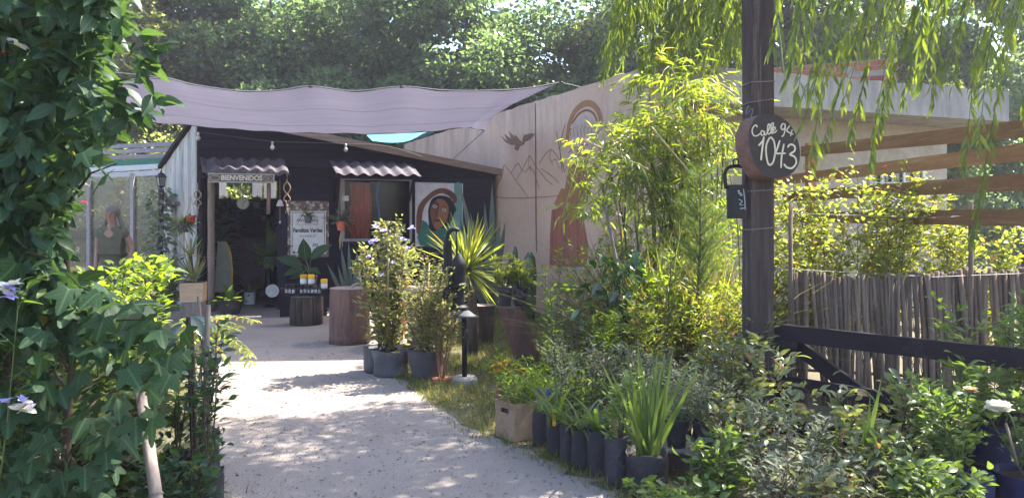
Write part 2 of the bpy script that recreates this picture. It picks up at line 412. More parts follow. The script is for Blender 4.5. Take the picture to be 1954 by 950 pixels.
L_VARIEG = LEAF('variegated_ivy_leaf', (0.12, 0.15, 0.10), (0.26, 0.27, 0.20), 0.35, (1.4, 1.4, 0.9), 0.45, 0.3)

# ------------------------------------------------------------------ leaves
T_DIA = (np.array([(0,0,0),(0.42,0.5,0.05),(1,0,-0.06),(0.42,-0.5,0.05)]), [(0,2,1),(0,3,2)])
def _ovate():
    v = [(0, 0, 0)]; f = []; ts = (0.12, 0.30, 0.52, 0.74, 0.90); ws = (0.24, 0.43, 0.48, 0.34, 0.15)
    for t, w in zip(ts, ws):
        z = 0.05*math.sin(t*3.1) - 0.16*t*t; v += [(t, w, z + 0.05*w + 0.03), (t, 0, z), (t, -w, z + 0.05*w + 0.03)]
    v.append((1.02, 0, -0.15)); f += [(0, 2, 1), (0, 3, 2)]
    for i in range(4):
        a = 1 + 3*i; f += [(a, a+1, a+4), (a, a+4, a+3), (a+1, a+2, a+5), (a+1, a+5, a+4)]
    f += [(13, 14, 16), (14, 15, 16)]
    return (np.array(v), f)
T_OVA = _ovate()
T_OVS = (np.array([(0,0,0),(0.22,0.36,0.04),(0.55,0.46,0.05),(1,0,-0.10),(0.55,-0.46,0.05),(0.22,-0.36,0.04),(0.5,0,-0.01)]),
         [(0,6,1),(1,6,2),(2,6,3),(3,6,4),(4,6,5),(5,6,0)])
T_LAN = (np.array([(0,0,0),(0.25,0.5,0.03),(0.62,0.40,0.0),(1,0,-0.12),(0.62,-0.40,0.0),(0.25,-0.5,0.03)]), [(0,5,1),(1,5,4),(1,4,2),(2,4,3)])
def _star():
    tips = [(0,1.0),(62,0.86),(125,0.62),(-62,0.86),(-125,0.62)]
    o = []
    for a, r in sorted(tips, key=lambda t: t[0]):
        o.append((a - 17, r*0.70)); o.append((a - 6, r*0.93)); o.append((a, r)); o.append((a + 6, r*0.93)); o.append((a + 17, r*0.70))
        o.append((a + 31, 0.47))
    o = o[:-1] + [(170, 0.20), (190, 0.20)]
    v = [(0.0, 0.0, 0.03)]
    for a, r in o:
        t = math.radians(a); v.append((0.42 + r*0.58*math.cos(t), 0.58*r*math.sin(t)*0.98, -0.10*r*r))
    v[0] = (0.42, 0, 0.03)
    n = len(v)
    f = [(0, i, i+1) for i in range(1, n-1)] + [(0, n-1, 1)]
    return (np.array(v), f)
T_STAR = _star()
def _blade(k=4, droop=0.25, w0=0.7):
    v = []; f = []
    for i in range(k):
        t = i / k; w = 0.5*(w0 + (1-w0)*min(1, t*3)) * (1 - t**3*0.55); z = -droop*t*t
        v += [(t, w, z+0.012), (t, -w, z+0.012)]
    v.append((1, 0, -droop)); n = len(v)
    for i in range(k-1): a = 2*i; f += [(a, a+1, a+3), (a, a+3, a+2)]
    f.append((n-3, n-2, n-1)); return (np.array(v), f)
T_BLADE = _blade(); T_STRAP = _blade(6, 0.55, 0.9); T_STIFF = _blade(4, 0.06, 0.6)
T_GRASS = (np.array([(0,0.5,0),(0,-0.5,0),(0.55,0.3,-0.05),(0.55,-0.3,-0.05),(1,0,-0.22)]), [(0,1,3),(0,3,2),(2,3,4)])

def nrm(a): return a / np.maximum(np.linalg.norm(a, axis=-1, keepdims=True), 1e-9)
def axes(dirs, flop=0.6, ref=None):
    d = nrm(np.asarray(dirs, float)); n = len(d)
    r = (np.array([0, 0, 1.0]) if ref is None else np.asarray(ref, float)) + RG.normal(0, flop, (n, 3))
    s = np.cross(d, r); s = nrm(s); return d, s, np.cross(s, d)
def leaf_mesh(name, base, dirs, L, W, tpl, mat, parent=None, flop=0.6, kind=None, ref=None):
    base = np.asarray(base, float); n = len(base)
    d, s, u = axes(dirs, flop, ref)
    L = np.broadcast_to(np.asarray(L, float), (n,)); W = np.broadcast_to(np.asarray(W, float), (n,))
    tv, tf = tpl
    V = (base[:, None, :] + (L[:, None]*tv[None, :, 0])[..., None]*d[:, None, :] + (W[:, None]*tv[None, :, 1])[..., None]*s[:, None, :]
         + (L[:, None]*tv[None, :, 2])[..., None]*u[:, None, :])
    if parent is not None: V = V - np.array(worldloc(parent))
    k = len(tv); tf = np.array(tf)
    Fc = (tf[None] + (np.arange(n)*k)[:, None, None]).reshape(-1, 3)
    me = bpy.data.meshes.new(name)
    me.vertices.add(n*k); me.vertices.foreach_set('co', V.reshape(-1).astype(np.float32))
    me.loops.add(len(Fc)*3); me.loops.foreach_set('vertex_index', Fc.reshape(-1).astype(np.int32))
    me.polygons.add(len(Fc)); me.polygons.foreach_set('loop_start', np.arange(0, len(Fc)*3, 3, dtype=np.int32))
    me.polygons.foreach_set('loop_total', np.full(len(Fc), 3, dtype=np.int32))
    me.polygons.foreach_set('use_smooth', np.ones(len(Fc), dtype=bool))
    if veined(tpl):
        uvs = np.stack([tv[:, 0], tv[:, 1] + 1.0], 1)[tf.reshape(-1)]
        me.uv_layers.new(name='UVMap').data.foreach_set('uv', np.tile(uvs, (n, 1)).reshape(-1).astype(np.float32))
    me.materials.append(mat); me.update(calc_edges=True)
    o = mesh_object(name, me, parent)
    if kind: o['kind'] = kind
    return o
def veined(tpl): return tpl is T_OVA or tpl is T_STAR
_LM = {}
def leaf_objects(name, base, dirs, L, W, tpl, mat, parent, flop=0.6, ref=None):
    """leaves large enough to pick apart: one object each, sharing one mesh"""
    key = (id(tpl), mat.name)
    if key not in _LM:
        me = bpy.data.meshes.new(name); tv, tf = tpl
        me.from_pydata([tuple(v) for v in tv], [], tf); me.materials.append(mat)
        me.polygons.foreach_set('use_smooth', [True]*len(me.polygons))
        if veined(tpl):
            uvs = np.stack([tv[:, 0], tv[:, 1] + 1.0], 1)[np.array(tf).reshape(-1)]
            me.uv_layers.new(name='UVMap').data.foreach_set('uv', uvs.reshape(-1).astype(np.float32))
        me.update(); _LM[key] = me
    me = _LM[key]; base = np.asarray(base, float); n = len(base); off = np.array(worldloc(parent))
    d, s, u = axes(dirs, flop, ref)
    L = np.broadcast_to(np.asarray(L, float), (n,)); W = np.broadcast_to(np.asarray(W, float), (n,))
    for i in range(n):
        o = bpy.data.objects.new(name, me); COL.objects.link(o); o.parent = parent
        b = base[i] - off
        o.matrix_local = Matrix(((d[i,0]*L[i], s[i,0]*W[i], u[i,0]*L[i], b[0]), (d[i,1]*L[i], s[i,1]*W[i], u[i,1]*L[i], b[1]),
                                 (d[i,2]*L[i], s[i,2]*W[i], u[i,2]*L[i], b[2]), (0, 0, 0, 1)))
def leaves(root, base, dirs, L, W, tpl, mat, big=0, flop=0.6, ref=None, name='leaf'):
    """the leaves nearest the viewer as pieces, the rest as one mass"""
    base = np.asarray(base, float); dirs = np.asarray(dirs, float); n = len(base)
    L = np.broadcast_to(np.asarray(L, float), (n,)); W = np.broadcast_to(np.asarray(W, float), (n,))
    if big:
        dist = np.linalg.norm(base - np.array([0, 0, EYE]), axis=1); a = base[:, 0]/base[:, 1]; e = (base[:, 2]-EYE)/base[:, 1]
        inside = (np.abs(a) < 0.76) & (e < 0.34) & (e > -0.41)
        score = L/dist + inside*10
        order = np.argsort(-score); i1 = order[:big]; i2 = order[big:]
        leaf_objects(name, base[i1], dirs[i1], L[i1], W[i1], tpl, mat, root, flop, ref)
        if len(i2): leaf_mesh('foliage', base[i2], dirs[i2], L[i2], W[i2], tpl, mat, root, flop, kind='stuff', ref=ref)
    else:
        leaf_mesh('foliage', base, dirs, L, W, tpl, mat, root, flop, ref=ref)

def grow(base, h, r, nst, ntw, npl, twl=0.2, t0=0.2, lean=(0, 0), curl=0.25, out=0.7, jit=0.02):
    """stems with twigs; returns the tubes and the leaf feet and directions"""
    stems = []; LB = []; LD = []
    b = Vector(base)
    for i in range(nst):
        a = random.uniform(0, 2*math.pi); q = r * math.sqrt(random.uniform(0.05, 1))
        top = b + Vector((math.cos(a)*q + lean[0]*h, math.sin(a)*q + lean[1]*h, h*random.uniform(0.72, 1.02)))
        foot = b + Vector((math.cos(a)*r*0.08, math.sin(a)*r*0.08, 0))
        mid = foot.lerp(top, 0.5) + Vector((random.uniform(-1, 1), random.uniform(-1, 1), 0))*r*curl
        pts = smooth_path([foot, mid, top], 4); tubes = [(pts, 1.0)]
        for j in range(ntw):
            t = t0 + (1 - t0)*(j + random.random())/ntw
            k = min(int(t*(len(pts)-1)), len(pts)-2); p = pts[k].lerp(pts[k+1], t*(len(pts)-1)-k)
            an = random.uniform(0, 2*math.pi); L = twl*random.uniform(0.5, 1.1)*(1.15 - 0.5*t)
            dv = Vector((math.cos(an)*out, math.sin(an)*out, random.uniform(0.15, 0.9))).normalized()
            q2 = p + dv*L; tw = [p, p.lerp(q2, 0.5) + Vector((0, 0, L*0.08)), q2]; tubes.append((tw, 0.45))
            for m in range(npl):
                u = (m + random.random())/npl; bp = p.lerp(q2, u)
                an2 = an + random.uniform(-1.7, 1.7)
                LB.append(bp + Vector((random.gauss(0, jit), random.gauss(0, jit), random.gauss(0, jit))))
                LD.append(Vector((math.cos(an2)*out, math.sin(an2)*out, random.uniform(-0.25, 0.75))) + dv*0.4)
        stems.append(tubes)
    return stems, LB, LD
def stem_parts(root, stems, r0, mat, seg=5):
    for tubes in stems:
        m = MB()
        for pts, k in tubes:
            n = len(pts); m.tube(pts, [r0*k*(1 - 0.75*i/(n-1)) for i in range(n)], seg if k == 1 else 4, cap=False)
        m.build('stem', mat, root, smooth=True)
def shrub(name, label, cat, base, h, r, nst, ntw, npl, L, W, tpl, mat, group=None, big=0, sr=0.006, smat=None, twl=0.2, t0=0.2, lean=(0,0), flop=0.6, root=None, out=0.7):
    root = root or thing(name, label, cat, base, group)
    st, LB, LD = grow(base, h, r, nst, ntw, npl, twl, t0, lean, out=out)
    stem_parts(root, st, sr, smat or TWIG)
    n = len(LB); s = RG.uniform(0.65, 1.15, n)
    leaves(root, LB, LD, L*s, W*s, tpl, mat, big, flop)
    return root
def pot(root, base, r0, r1, h, mat, seg=18, wob=0.0, name='pot', rim=True, sx=1.0):
    """an open vessel with earth in it"""
    m = MB(); pr = [(r0, 0), (r0*0.6+r1*0.4, h*0.4), (r1, h)]
    if rim: pr += [(r1*1.07, h), (r1*1.07, h+0.02)]
    top = h + (0.02 if rim else 0)
    pr += [(r1*0.93, top), (r1*0.88, h*0.88)]
    m.lathe(base, pr, seg, wob, sx=sx)
    m.build(name, mat, root, smooth='auto')
    e = MB(); e.lathe((base[0], base[1], base[2]+h*0.885), [(r1*0.88, 0), (r1*0.5, 0.012), (0.01, 0.016)], 14, sx=sx); e.build('soil', SOIL, root, smooth=True)
def nursery_bag(root, base, r, h, mat=None, name='grow_bag'):
    """a soft plastic bag: straight sides, dents, folds and a rolled, uneven mouth"""
    seg = 22; zs = (0, 0.03, 0.12, 0.26, 0.42, 0.58, 0.74, 0.88, 0.97, 1.0); vs = []; fs = []
    ph = [random.uniform(0, 6.28) for _ in range(4)]; fold = [random.uniform(-1, 1) for _ in range(seg)]
    def rad(k, t): 
        a = 6.2832*k/seg
        return r*(0.97 + 0.045*math.sin(2*a + ph[0] + 2.5*t) + 0.03*math.sin(5*a + ph[1] - 4*t) + 0.022*fold[k]*(0.4 + t) + random.uniform(-0.012, 0.012) - 0.08*max(0, 0.06 - t)/0.06 + 0.03*math.sin(ph[2] + 7*t))
    for t in zs:
        for k in range(seg):
            a = 6.2832*k/seg; q = rad(k, t); z = h*t + (0.014*math.sin(3*a + ph[3]) + 0.006*fold[k] if t > 0.95 else 0)
            vs.append((base[0] + q*math.cos(a), base[1] + q*math.sin(a), base[2] + z))
    for q_, z_ in ((0.9, 0.985), (0.86, 0.84)):
        for k in range(seg): a = 6.2832*k/seg; vs.append((base[0] + r*q_*math.cos(a), base[1] + r*q_*math.sin(a), base[2] + h*z_ + (0.012*math.sin(3*a + ph[3]) if z_ > 0.9 else 0)))
    n = len(zs) + 2
    for i in range(n - 1):
        for k in range(seg): fs.append((i*seg+k, i*seg+(k+1) % seg, (i+1)*seg+(k+1) % seg, (i+1)*seg+k))
    fs.append(tuple(range(seg))[::-1]); fs.append(tuple((n-1)*seg + k for k in range(seg)))
    m = MB(); m.add(vs, fs); m.build(name, mat or BLACKBAG, root, smooth=True)
    e = MB(); e.lathe((base[0], base[1], base[2]+h*0.865), [(r*0.86, 0), (r*0.4, 0.012), (0.01, 0.015)], 12); e.build('soil', SOIL, root, smooth=True)
def rosette(root, c, n, L, W, tpl, mat, el=(0.2, 1.2), big=True, flop=0.12, spread=0.01, name='leaf'):
    B = []; D = []
    for i in range(n):
        a = i*2.399 + random.uniform(-0.2, 0.2); e = random.uniform(*el)
        B.append((c[0]+math.cos(a)*spread, c[1]+math.sin(a)*spread, c[2])); D.append((math.cos(a)*math.cos(e), math.sin(a)*math.cos(e), math.sin(e)))
    s = RG.uniform(0.65, 1.1, n)
    if big: leaf_objects(name, B, D, L*s, W*RG.uniform(0.85, 1.1, n), tpl, mat, root, flop)
    else: leaf_mesh('foliage', B, D, L*s, W*s, tpl, mat, root, flop)
def blossom(root, c, r, n, mat, name='flower', el=(0.0, 1.2)):
    B = []; D = []
    for i in range(n):
        a = i*2.399; e = random.uniform(*el)
        B.append(tuple(c)); D.append((math.cos(a)*math.cos(e), math.sin(a)*math.cos(e), math.sin(e)))
    leaf_mesh(name, B, D, r, r*0.8, T_OVA, mat, root, 0.2)
def text(body, fr, x, z, y, size, mat, parent, bold=0.0, shear=0.0, wide=1.0, name='lettering', space=1.0):
    cu = bpy.data.curves.new(name, 'FONT'); cu.body = body; cu.size = size; cu.align_x = 'CENTER'; cu.align_y = 'CENTER'
    cu.shear = shear; cu.offset = bold; cu.extrude = 0.0012; cu.space_character = space; cu.resolution_u = 3
    ob = bpy.data.objects.new(name, cu); COL.objects.link(ob)
    bpy.context.view_layer.update()
    me = bpy.data.meshes.new_from_object(ob.evaluated_get(bpy.context.evaluated_depsgraph_get()))
    bpy.data.objects.remove(ob); me.name = name
    off = worldloc(parent)
    for v in me.vertices:
        w = fr.w(x + v.co.x*wide, y - v.co.z, z + v.co.y); v.co = Vector(w) - off
    me.materials.clear(); me.materials.append(mat); me.update()
    return mesh_object(name, me, parent)

# ------------------------------------------------------------------ ground and path
def ground_mat():
    m, nt, bs, N, K = NT('trodden_earth')
    vec, _ = coords(N, K)
    a = noise(N, K, vec, 0.8, 8, 0.65); b = noise(N, K, vec, 25, 6, 0.7)
    col = mixc(N, K, ramp(N, K, a, 0.35, 0.65), (0.10, 0.082, 0.058), (0.082, 0.090, 0.042))
    col = mixc(N, K, ramp(N, K, b, 0.35, 0.7), col, (0.16, 0.135, 0.10))
    K.new(col, bs.inputs['Base Color']); bs.inputs['Roughness'].default_value = 0.95; bs.inputs['Specular IOR Level'].default_value = 0.1
    bumpn(N, K, b, bs, 0.8, 0.02); return m
def path_mat():
    m, nt, bs, N, K = NT('pale_gravel_dust')
    vec, _ = coords(N, K)
    a = noise(N, K, vec, 0.9, 8, 0.6); b = noise(N, K, vec, 42, 5, 0.75); c = noise(N, K, vec, 9, 6, 0.7)
    vo = N.new('ShaderNodeTexVoronoi'); vo.inputs['Scale'].default_value = 75; K.new(vec, vo.inputs['Vector'])
    col = mixc(N, K, ramp(N, K, a, 0.30, 0.70), (0.262, 0.222, 0.200), (0.205, 0.172, 0.154))
    col = mixc(N, K, ramp(N, K, b, 0.56, 0.74, 0, 0.35), col, (0.135, 0.118, 0.115))
    col = mixc(N, K, ramp(N, K, c, 0.58, 0.75, 0, 0.6), col, (0.185, 0.158, 0.142))
    d_ = noise(N, K, vec, 2.3, 5, 0.55)
    col = mixc(N, K, ramp(N, K, d_, 0.54, 0.70, 0, 0.32), col, (0.140, 0.116, 0.102))
    K.new(col, bs.inputs['Base Color']); bs.inputs['Roughness'].default_value = 0.95; bs.inputs['Specular IOR Level'].default_value = 0.1
    ad = N.new('ShaderNodeMath'); ad.operation = 'ADD'; K.new(b, ad.inputs[0]); K.new(vo.outputs['Distance'], ad.inputs[1])
    ad2 = N.new('ShaderNodeMath'); ad2.operation = 'ADD'; K.new(ad.outputs[0], ad2.inputs[0]); K.new(c, ad2.inputs[1])
    bumpn(N, K, ad2.outputs[0], bs, 0.5, 0.010); return m
g = MB(); g.add([(-400, -60, 0), (400, -60, 0), (400, 700, 0), (-400, 700, 0)], [(0, 1, 2, 3)])
g.build('ground', ground_mat(), origin=(0, 0, 0), kind='structure')
LE = [G(*p) for p in ((455, 990), (470, 940), (482, 890), (470, 800), (455, 720), (440, 660), (400, 610), (385, 585))]
RE = [G(*p) for p in ((1300, 990), (1215, 930), (1165, 895), (1085, 855), (1000, 812), (915, 782), (845, 735), (800, 702), (775, 668), (800, 640), (860, 612), (930, 588))]
ed = []
for p in smooth_path(LE, 10): ed.append((p.x + random.gauss(0, 0.025), p.y + random.gauss(0, 0.025), 0.006))
ed2 = []
for p in smooth_path(RE, 10): ed2.append((p.x + random.gauss(0, 0.03), p.y + random.gauss(0, 0.03), 0.006))
far = [(-5.3, 14.4, 0.006), (-5.2, 16.6, 0.006), (-0.4, 17.4, 0.006), (-0.3, 14.6, 0.006)]
g = MB(); poly = ed + far + ed2[::-1]
g.add(poly, [tuple(range(len(poly)))[::-1]])
g.build('path', path_mat(), origin=(0, 0, 0), kind='structure')
PATH_POLY = np.array([(p[0], p[1]) for p in poly])
def in_path(x, y):
    inside = np.zeros(len(x), bool); n = len(PATH_POLY); j = n - 1
    for i in range(n):
        xi, yi = PATH_POLY[i]; xj, yj = PATH_POLY[j]
        c = ((yi > y) != (yj > y)) & (x < (xj - xi)*(y - yi)/(yj - yi + 1e-12) + xi)
        inside ^= c; j = i
    return inside
# loose pebbles and crumbs on the path
n = 5200
px_ = RG.uniform(-3.6, 1.4, n); py_ = 3.6 + 6.5*RG.random(n)**1.5; k = in_path(px_, py_); px_, py_ = px_[k], py_[k]; n = len(px_)
pebv = np.array([(1,0,0),(-1,0,0),(0,1,0),(0,-1,0),(0,0,0.8),(0,0,-0.4)], float); pebf = [(0,2,4),(2,1,4),(1,3,4),(3,0,4),(2,0,5),(1,2,5),(3,1,5),(0,3,5)]
s_ = RG.uniform(0.003, 0.0085, n)*np.where(RG.random(n) < 0.06, 2.4, 1)
V = []; Fc = []
for i in range(n):
    a = random.uniform(0, 6.28); ca, sa = math.cos(a), math.sin(a)
    for v in pebv: V.append((px_[i] + s_[i]*(v[0]*ca*1.3 - v[1]*sa), py_[i] + s_[i]*(v[0]*sa*1.3 + v[1]*ca), 0.008 + s_[i]*v[2]*0.8))
    for f in pebf: Fc.append(tuple(q + 6*i for q in f))
g = MB(); g.v = V; g.f = Fc
g.build('gravel', MAT('grey_pebble', (0.23, 0.20, 0.19), (0.14, 0.12, 0.115), 0.9, 60, bump=0), origin=(0, 0, 0), kind='stuff', label='loose grey pebbles scattered over the dusty path')

n = 420; lx = RG.uniform(-3.4, 1.4, n); ly = 3.6 + 6.0*RG.random(n)**1.4; a_ = RG.uniform(0, 6.28, n)
o = leaf_mesh('leaf_litter', np.stack([lx, ly, np.full(n, 0.012)], 1), np.stack([np.cos(a_), np.sin(a_), RG.uniform(0, 0.15, n)], 1), RG.uniform(0.015, 0.045, n), RG.uniform(0.006, 0.016, n), T_DIA, LEAF('fallen_leaf', (0.10, 0.06, 0.03), (0.17, 0.12, 0.05), 0.2, (1, 1, 0.8), 0.8, 0.1), None, 0.3, 'stuff'); o['label'] = 'dry fallen leaves scattered on the path'
# ------------------------------------------------------------------ grass
def grass_patch(polypx, n, L, label, avoid=True, name='grass'):
    pts = [G(*p) for p in polypx]; P2 = [(p.x, p.y) for p in pts]
    xs = [p[0] for p in P2]; ys = [p[1] for p in P2]
    x = RG.uniform(min(xs), max(xs), n*3); y = RG.uniform(min(ys), max(ys), n*3)
    ins = np.zeros(n*3, bool); j = len(P2)-1
    for i in range(len(P2)):
        xi, yi = P2[i]; xj, yj = P2[j]
        ins ^= ((yi > y) != (yj > y)) & (x < (xj-xi)*(y-yi)/(yj-yi+1e-12)+xi); j = i
    cl = np.sin(x*5.1+1)*np.sin(y*4.3) + RG.normal(0, 0.6, n*3)
    ins &= cl > -0.35
    if avoid: ins &= ~(in_path(x, y) & (RG.random(n*3) > 0.06))
    x = x[ins][:n]; y = y[ins][:n]; m = len(x)
    an = RG.uniform(0, 6.28, m); e = RG.uniform(0.5, 1.45, m)
    D = np.stack([np.cos(an)*np.cos(e), np.sin(an)*np.cos(e), np.sin(e)], 1)
    o = leaf_mesh(name, np.stack([x, y, np.full(m, 0.002)], 1), D, L*RG.uniform(0.4, 1.2, m), RG.uniform(0.004, 0.008, m), T_GRASS, L_GRASS, None, 0.5, 'stuff')
    o['label'] = label
grass_patch([(775, 668), (845, 735), (915, 790), (1000, 830), (1090, 870), (1200, 960), (1420, 960), (1250, 760), (1090, 650), (1040, 590), (960, 575), (870, 612), (800, 640)], 26000, 0.10, 'tufty half-dry lawn between the path and the potted plants')
grass_patch([(775, 690), (840, 745), (905, 795), (990, 822), (1075, 866), (1150, 905), (1250, 985), (1330, 985), (1180, 880), (1090, 835), (1010, 800), (930, 765), (860, 720), (790, 675)], 5200, 0.07, 'thin ragged grass fringing the right edge of the path', False)
grass_patch([(640, 985), (560, 900), (515, 868), (480, 860), (470, 985)], 1700, 0.11, 'ragged grass tuft at the path edge below the stakes')
grass_patch([(470, 800), (455, 720), (440, 660), (400, 610), (300, 610), (300, 760), (330, 840), (430, 850)], 9000, 0.10, 'sunlit grass behind the dark star-leaved tree')

# ------------------------------------------------------------------ the concrete house and its mural wall
MW = Frame(-2.0, 18.63, -65.07); HF = Frame(2.0, 10.0, 20.7)
house = thing('concrete_house', 'pale concrete house with flat slab roof and painted mural side wall', 'house', (2.0, 10.0, 0))
x_corner = MW.hit(946, 300)[0]
def wall_profile(x0, x1, top, step=0.25):
    out = []; x = x0
    while x < x1: out.append((x, top + random.uniform(-0.012, 0.012))); x += step
    out.append((x1, top)); return out
m = MB(MW); m.prism([(x_corner, 0.0)] + [(9.50, 0.0)] + wall_profile(x_corner, 9.50, 3.62)[::-1], 0.0, 0.26)
m.build('mural_wall', MURALWALL, house)
m = MB(MW); m.prism([(-2.0, 0.0), (x_corner - 0.002, 0.0)] + wall_profile(-2.0, x_corner - 0.002, 3.60)[::-1], 0.07, 0.24)
m.build('side_wall', MURALWALL, house)
xr = HF.hit(1722, 380, 0.9)[0]
m = MB(HF); m.box(0.28, xr, 0.9, 1.08, 0.0, 3.128); m.box(xr - 0.18, xr - 0.002, 1.082, 6.0, 0.0, 3.128)
m.build('front_wall', PLASTER, house)
m = MB(HF); m.prism([(0.02, 3.13)] + [(6.32, 3.13)] + wall_profile(0.02, 6.32, 3.60, 0.3)[::-1], 0.0, 6.5)
m.build('roof_slab', CONCRETE, house)
# white barred window
wx0, wz1 = HF.hit(1588, 334, 0.9); wx1, wz0 = HF.hit(1682, 445, 0.9)
win = MB(HF)
win.box(wx0, wx1, 0.86, 0.898, wz0, wz0 + 0.06); win.box(wx0, wx1, 0.86, 0.898, wz1 - 0.06, wz1)
win.box(wx0, wx0 + 0.06, 0.861, 0.898, wz0 + 0.06, wz1 - 0.06); win.box(wx1 - 0.06, wx1, 0.861, 0.898, wz0 + 0.06, wz1 - 0.06)
wo = win.build('window', WHITEPLASTIC, house)
pm = MB(HF); pm.box(wx0 + 0.05, wx1 - 0.05, 0.885, 0.897, wz0 + 0.05, wz1 - 0.05); pm.build('pane', MAT('dark_window_pane', (0.05, 0.06, 0.07), (0.03, 0.035, 0.04), 0.08, 2, bump=0, spec=0.7), wo)
for i in range(1, 5):
    x = wx0 + (wx1 - wx0)*i/5; b = MB(HF); b.box(x - 0.022, x + 0.022, 0.845, 0.858, wz0 + 0.01, wz1 - 0.01); b.build('bar', WHITEPLASTIC, wo)
for i in range(1, 4):
    z = wz0 + (wz1 - wz0)*i/4; b = MB(HF); b.box(wx0 + 0.01, wx1 - 0.01, 0.832, 0.844, z - 0.012, z + 0.012); b.build('bar', WHITEPLASTIC, wo)
# brick parapet on the roof
BF = Frame(XP(1440, 12.7), 12.7, -24.5)
par = MB(BF); par.box(-0.55, 1.70, 0.012, 0.10, 3.605, 4.085); po = par.build('parapet', MORTAR, house)
bl, bh = 0.195, 0.062; bm = bpy.data.meshes.new('brick'); q = MB(); q.box(0, bl, 0, 0.11, 0, bh); bm.from_pydata(q.v, [], q.f); bm.materials.append(BRICKM); bm.update()
off = worldloc(po)
for r in range(6):
    x = -0.55 - (0.1 if r % 2 else 0)
    while x < 1.62:
        if not (r in (3, 4) and random.random() < 0.45):
            o = mesh_object('brick', bm, po); w = Vector(BF.w(x + random.uniform(-0.004, 0.004), random.uniform(-0.004, 0.004), 3.61 + r*0.079)) - off
            o.location = w; o.rotation_euler = (0, 0, math.radians(-24.5 + random.uniform(-0.6, 0.6)))
        x += bl + 0.013
# the mural, painted on the wall
def paint(name, c, c2=None, fade=0.0): return MAT(name, c, c2 or tuple(v*0.8*(1-fade) + w_*fade for v, w_ in zip(c, (0.38, 0.27, 0.21))), 0.9, 7, bump=0.3, vary=0.0, spec=0.1, c3=tuple(v*(1-fade) + w_*fade for v, w_ in zip(c, (0.36, 0.26, 0.20))) if fade else None)
BROWNP = paint('faded_brown_mural_paint', (0.15, 0.075, 0.045), None, 0.25); OCHREP = paint('ochre_mural_paint', (0.28, 0.13, 0.055), None, 0.25); RUSTP = paint('rust_red_mural_paint', (0.27, 0.085, 0.062), None, 0.25); LINEP = paint('thin_brown_mural_line', (0.22, 0.125, 0.085), None, 0.4)
WHITP = paint('pale_mural_paint', (0.44, 0.34, 0.29)); GREYP = paint('grey_mural_line', (0.22, 0.19, 0.19))
def mpt(pts, y=-0.004): return [MW.hit(a, b, y) for a, b in pts]
def mline(pts, w, mat, name, y=-0.004):
    m = MB(MW); m.stroke(smooth_path([Vector(p) for p in mpt(pts)], 4), w, y, 0.001); m.build(name, mat, house)
def mpoly(pts, mat, name, y=-0.005):
    m = MB(MW); m.prism(mpt(pts, y), y, 0.001); m.build(name, mat, house)
mpoly([(963,282),(975,292),(969,279),(981,288),(977,275),(988,285),(987,280),(996,290),(1001,294),(1011,290),(1022,279),(1015,278),(1009,281),(1003,281),(1004,285),(1000,289),(1004,296),(996,300),(992,308),(986,305),(988,298),(980,298),(971,293)], BROWNP, 'painted_bird')
for rng_, nm in (([(948,388),(956,372),(969,331),(980,345),(990,360),(1003,377),(1010,389)], 0), ([(980,346),(988,333),(993,329),(1000,341),(1004,343)], 0), ([(990,357),(1004,331),(1012,315),(1022,333),(1040,357),(1052,366)], 0),
            ([(1004,345),(1013,334),(1019,343),(1029,372)], 0), ([(1028,330),(1040,312),(1049,305),(1057,314),(1067,330),(1070,338)], 0), ([(1032,338),(1042,345),(1053,353),(1062,362)], 0), ([(1050,325),(1057,322),(1062,336)], 0),
            ([(950,384),(965,388),(1000,388),(1040,386),(1062,384)], 0), ([(969,331),(966,350),(960,362)], 0), ([(1012,315),(1010,330),(1014,342)], 0), ([(1049,305),(1046,320),(1052,332)], 0)):
    m = MB(MW); m.stroke([Vector(p) for p in mpt(rng_)], 0.016, -0.004, 0.001); m.build('painted_mountain_line', LINEP, house)
mline([(1022,227),(1022.5,300),(1023,400),(1024,480)], 0.045, BROWNP, 'painted_stripe')
# the arched head-dress and skirted figure
arc = [(1076,300),(1078,270),(1085,248),(1097,233),(1110,227),(1122,231),(1131,245),(1134,262)]
mline(arc, 0.10, OCHREP, 'painted_arch', -0.006); mline([(1084,262),(1096,245),(1110,239),(1121,245),(1127,258)], 0.035, BROWNP, 'painted_arch_line')
mpoly([(1079,330),(1084,270),(1094,252),(1108,246),(1120,253),(1126,270),(1118,300),(1100,330)], WHITP, 'painted_plume', -0.003)
for i in range(7):
    x = 1084 + i*6; mline([(x, 262 + abs(i-3)*3), (x-3, 272), (x-1, 284)], 0.012, BROWNP, 'painted_plume_line')
for i in range(5): mline([(1078+i*2, 312+i*14), (1092, 300+i*13), (1112, 298+i*14)], 0.022, OCHREP, 'painted_feather')
mline([(1073,262),(1064,300),(1068,345)], 0.015, BROWNP, 'painted_reed'); mline([(1058,275),(1064,310),(1072,345)], 0.015, BROWNP, 'painted_reed')
mpoly([(1050,408),(1078,398),(1100,402),(1112,470),(1108,505),(1046,505),(1047,450)], RUSTP, 'painted_skirt')
mpoly([(1080,332),(1112,330),(1118,352),(1106,400),(1070,402),(1074,360)], OCHREP, 'painted_body', -0.0045)
mpoly([(1090,318),(1094,304),(1104,301),(1110,310),(1107,326),(1098,332)], RUSTP, 'painted_head', -0.0075)
for i in range(4): mline([(1082+i*8, 334), (1080+i*8, 365), (1075+i*9, 398)], 0.022, BROWNP, 'painted_robe_line', -0.007)
for i in range(6): mline([(1056+i*9, 405+abs(i-3)*2), (1052+i*10.5, 450), (1050+i*11, 500)], 0.034, OCHREP if i % 2 else BROWNP, 'painted_skirt_fold', -0.008)
mpoly([(1053,400),(1066,372),(1082,372),(1098,398),(1078,410)], OCHREP, 'painted_shoulders', -0.007)

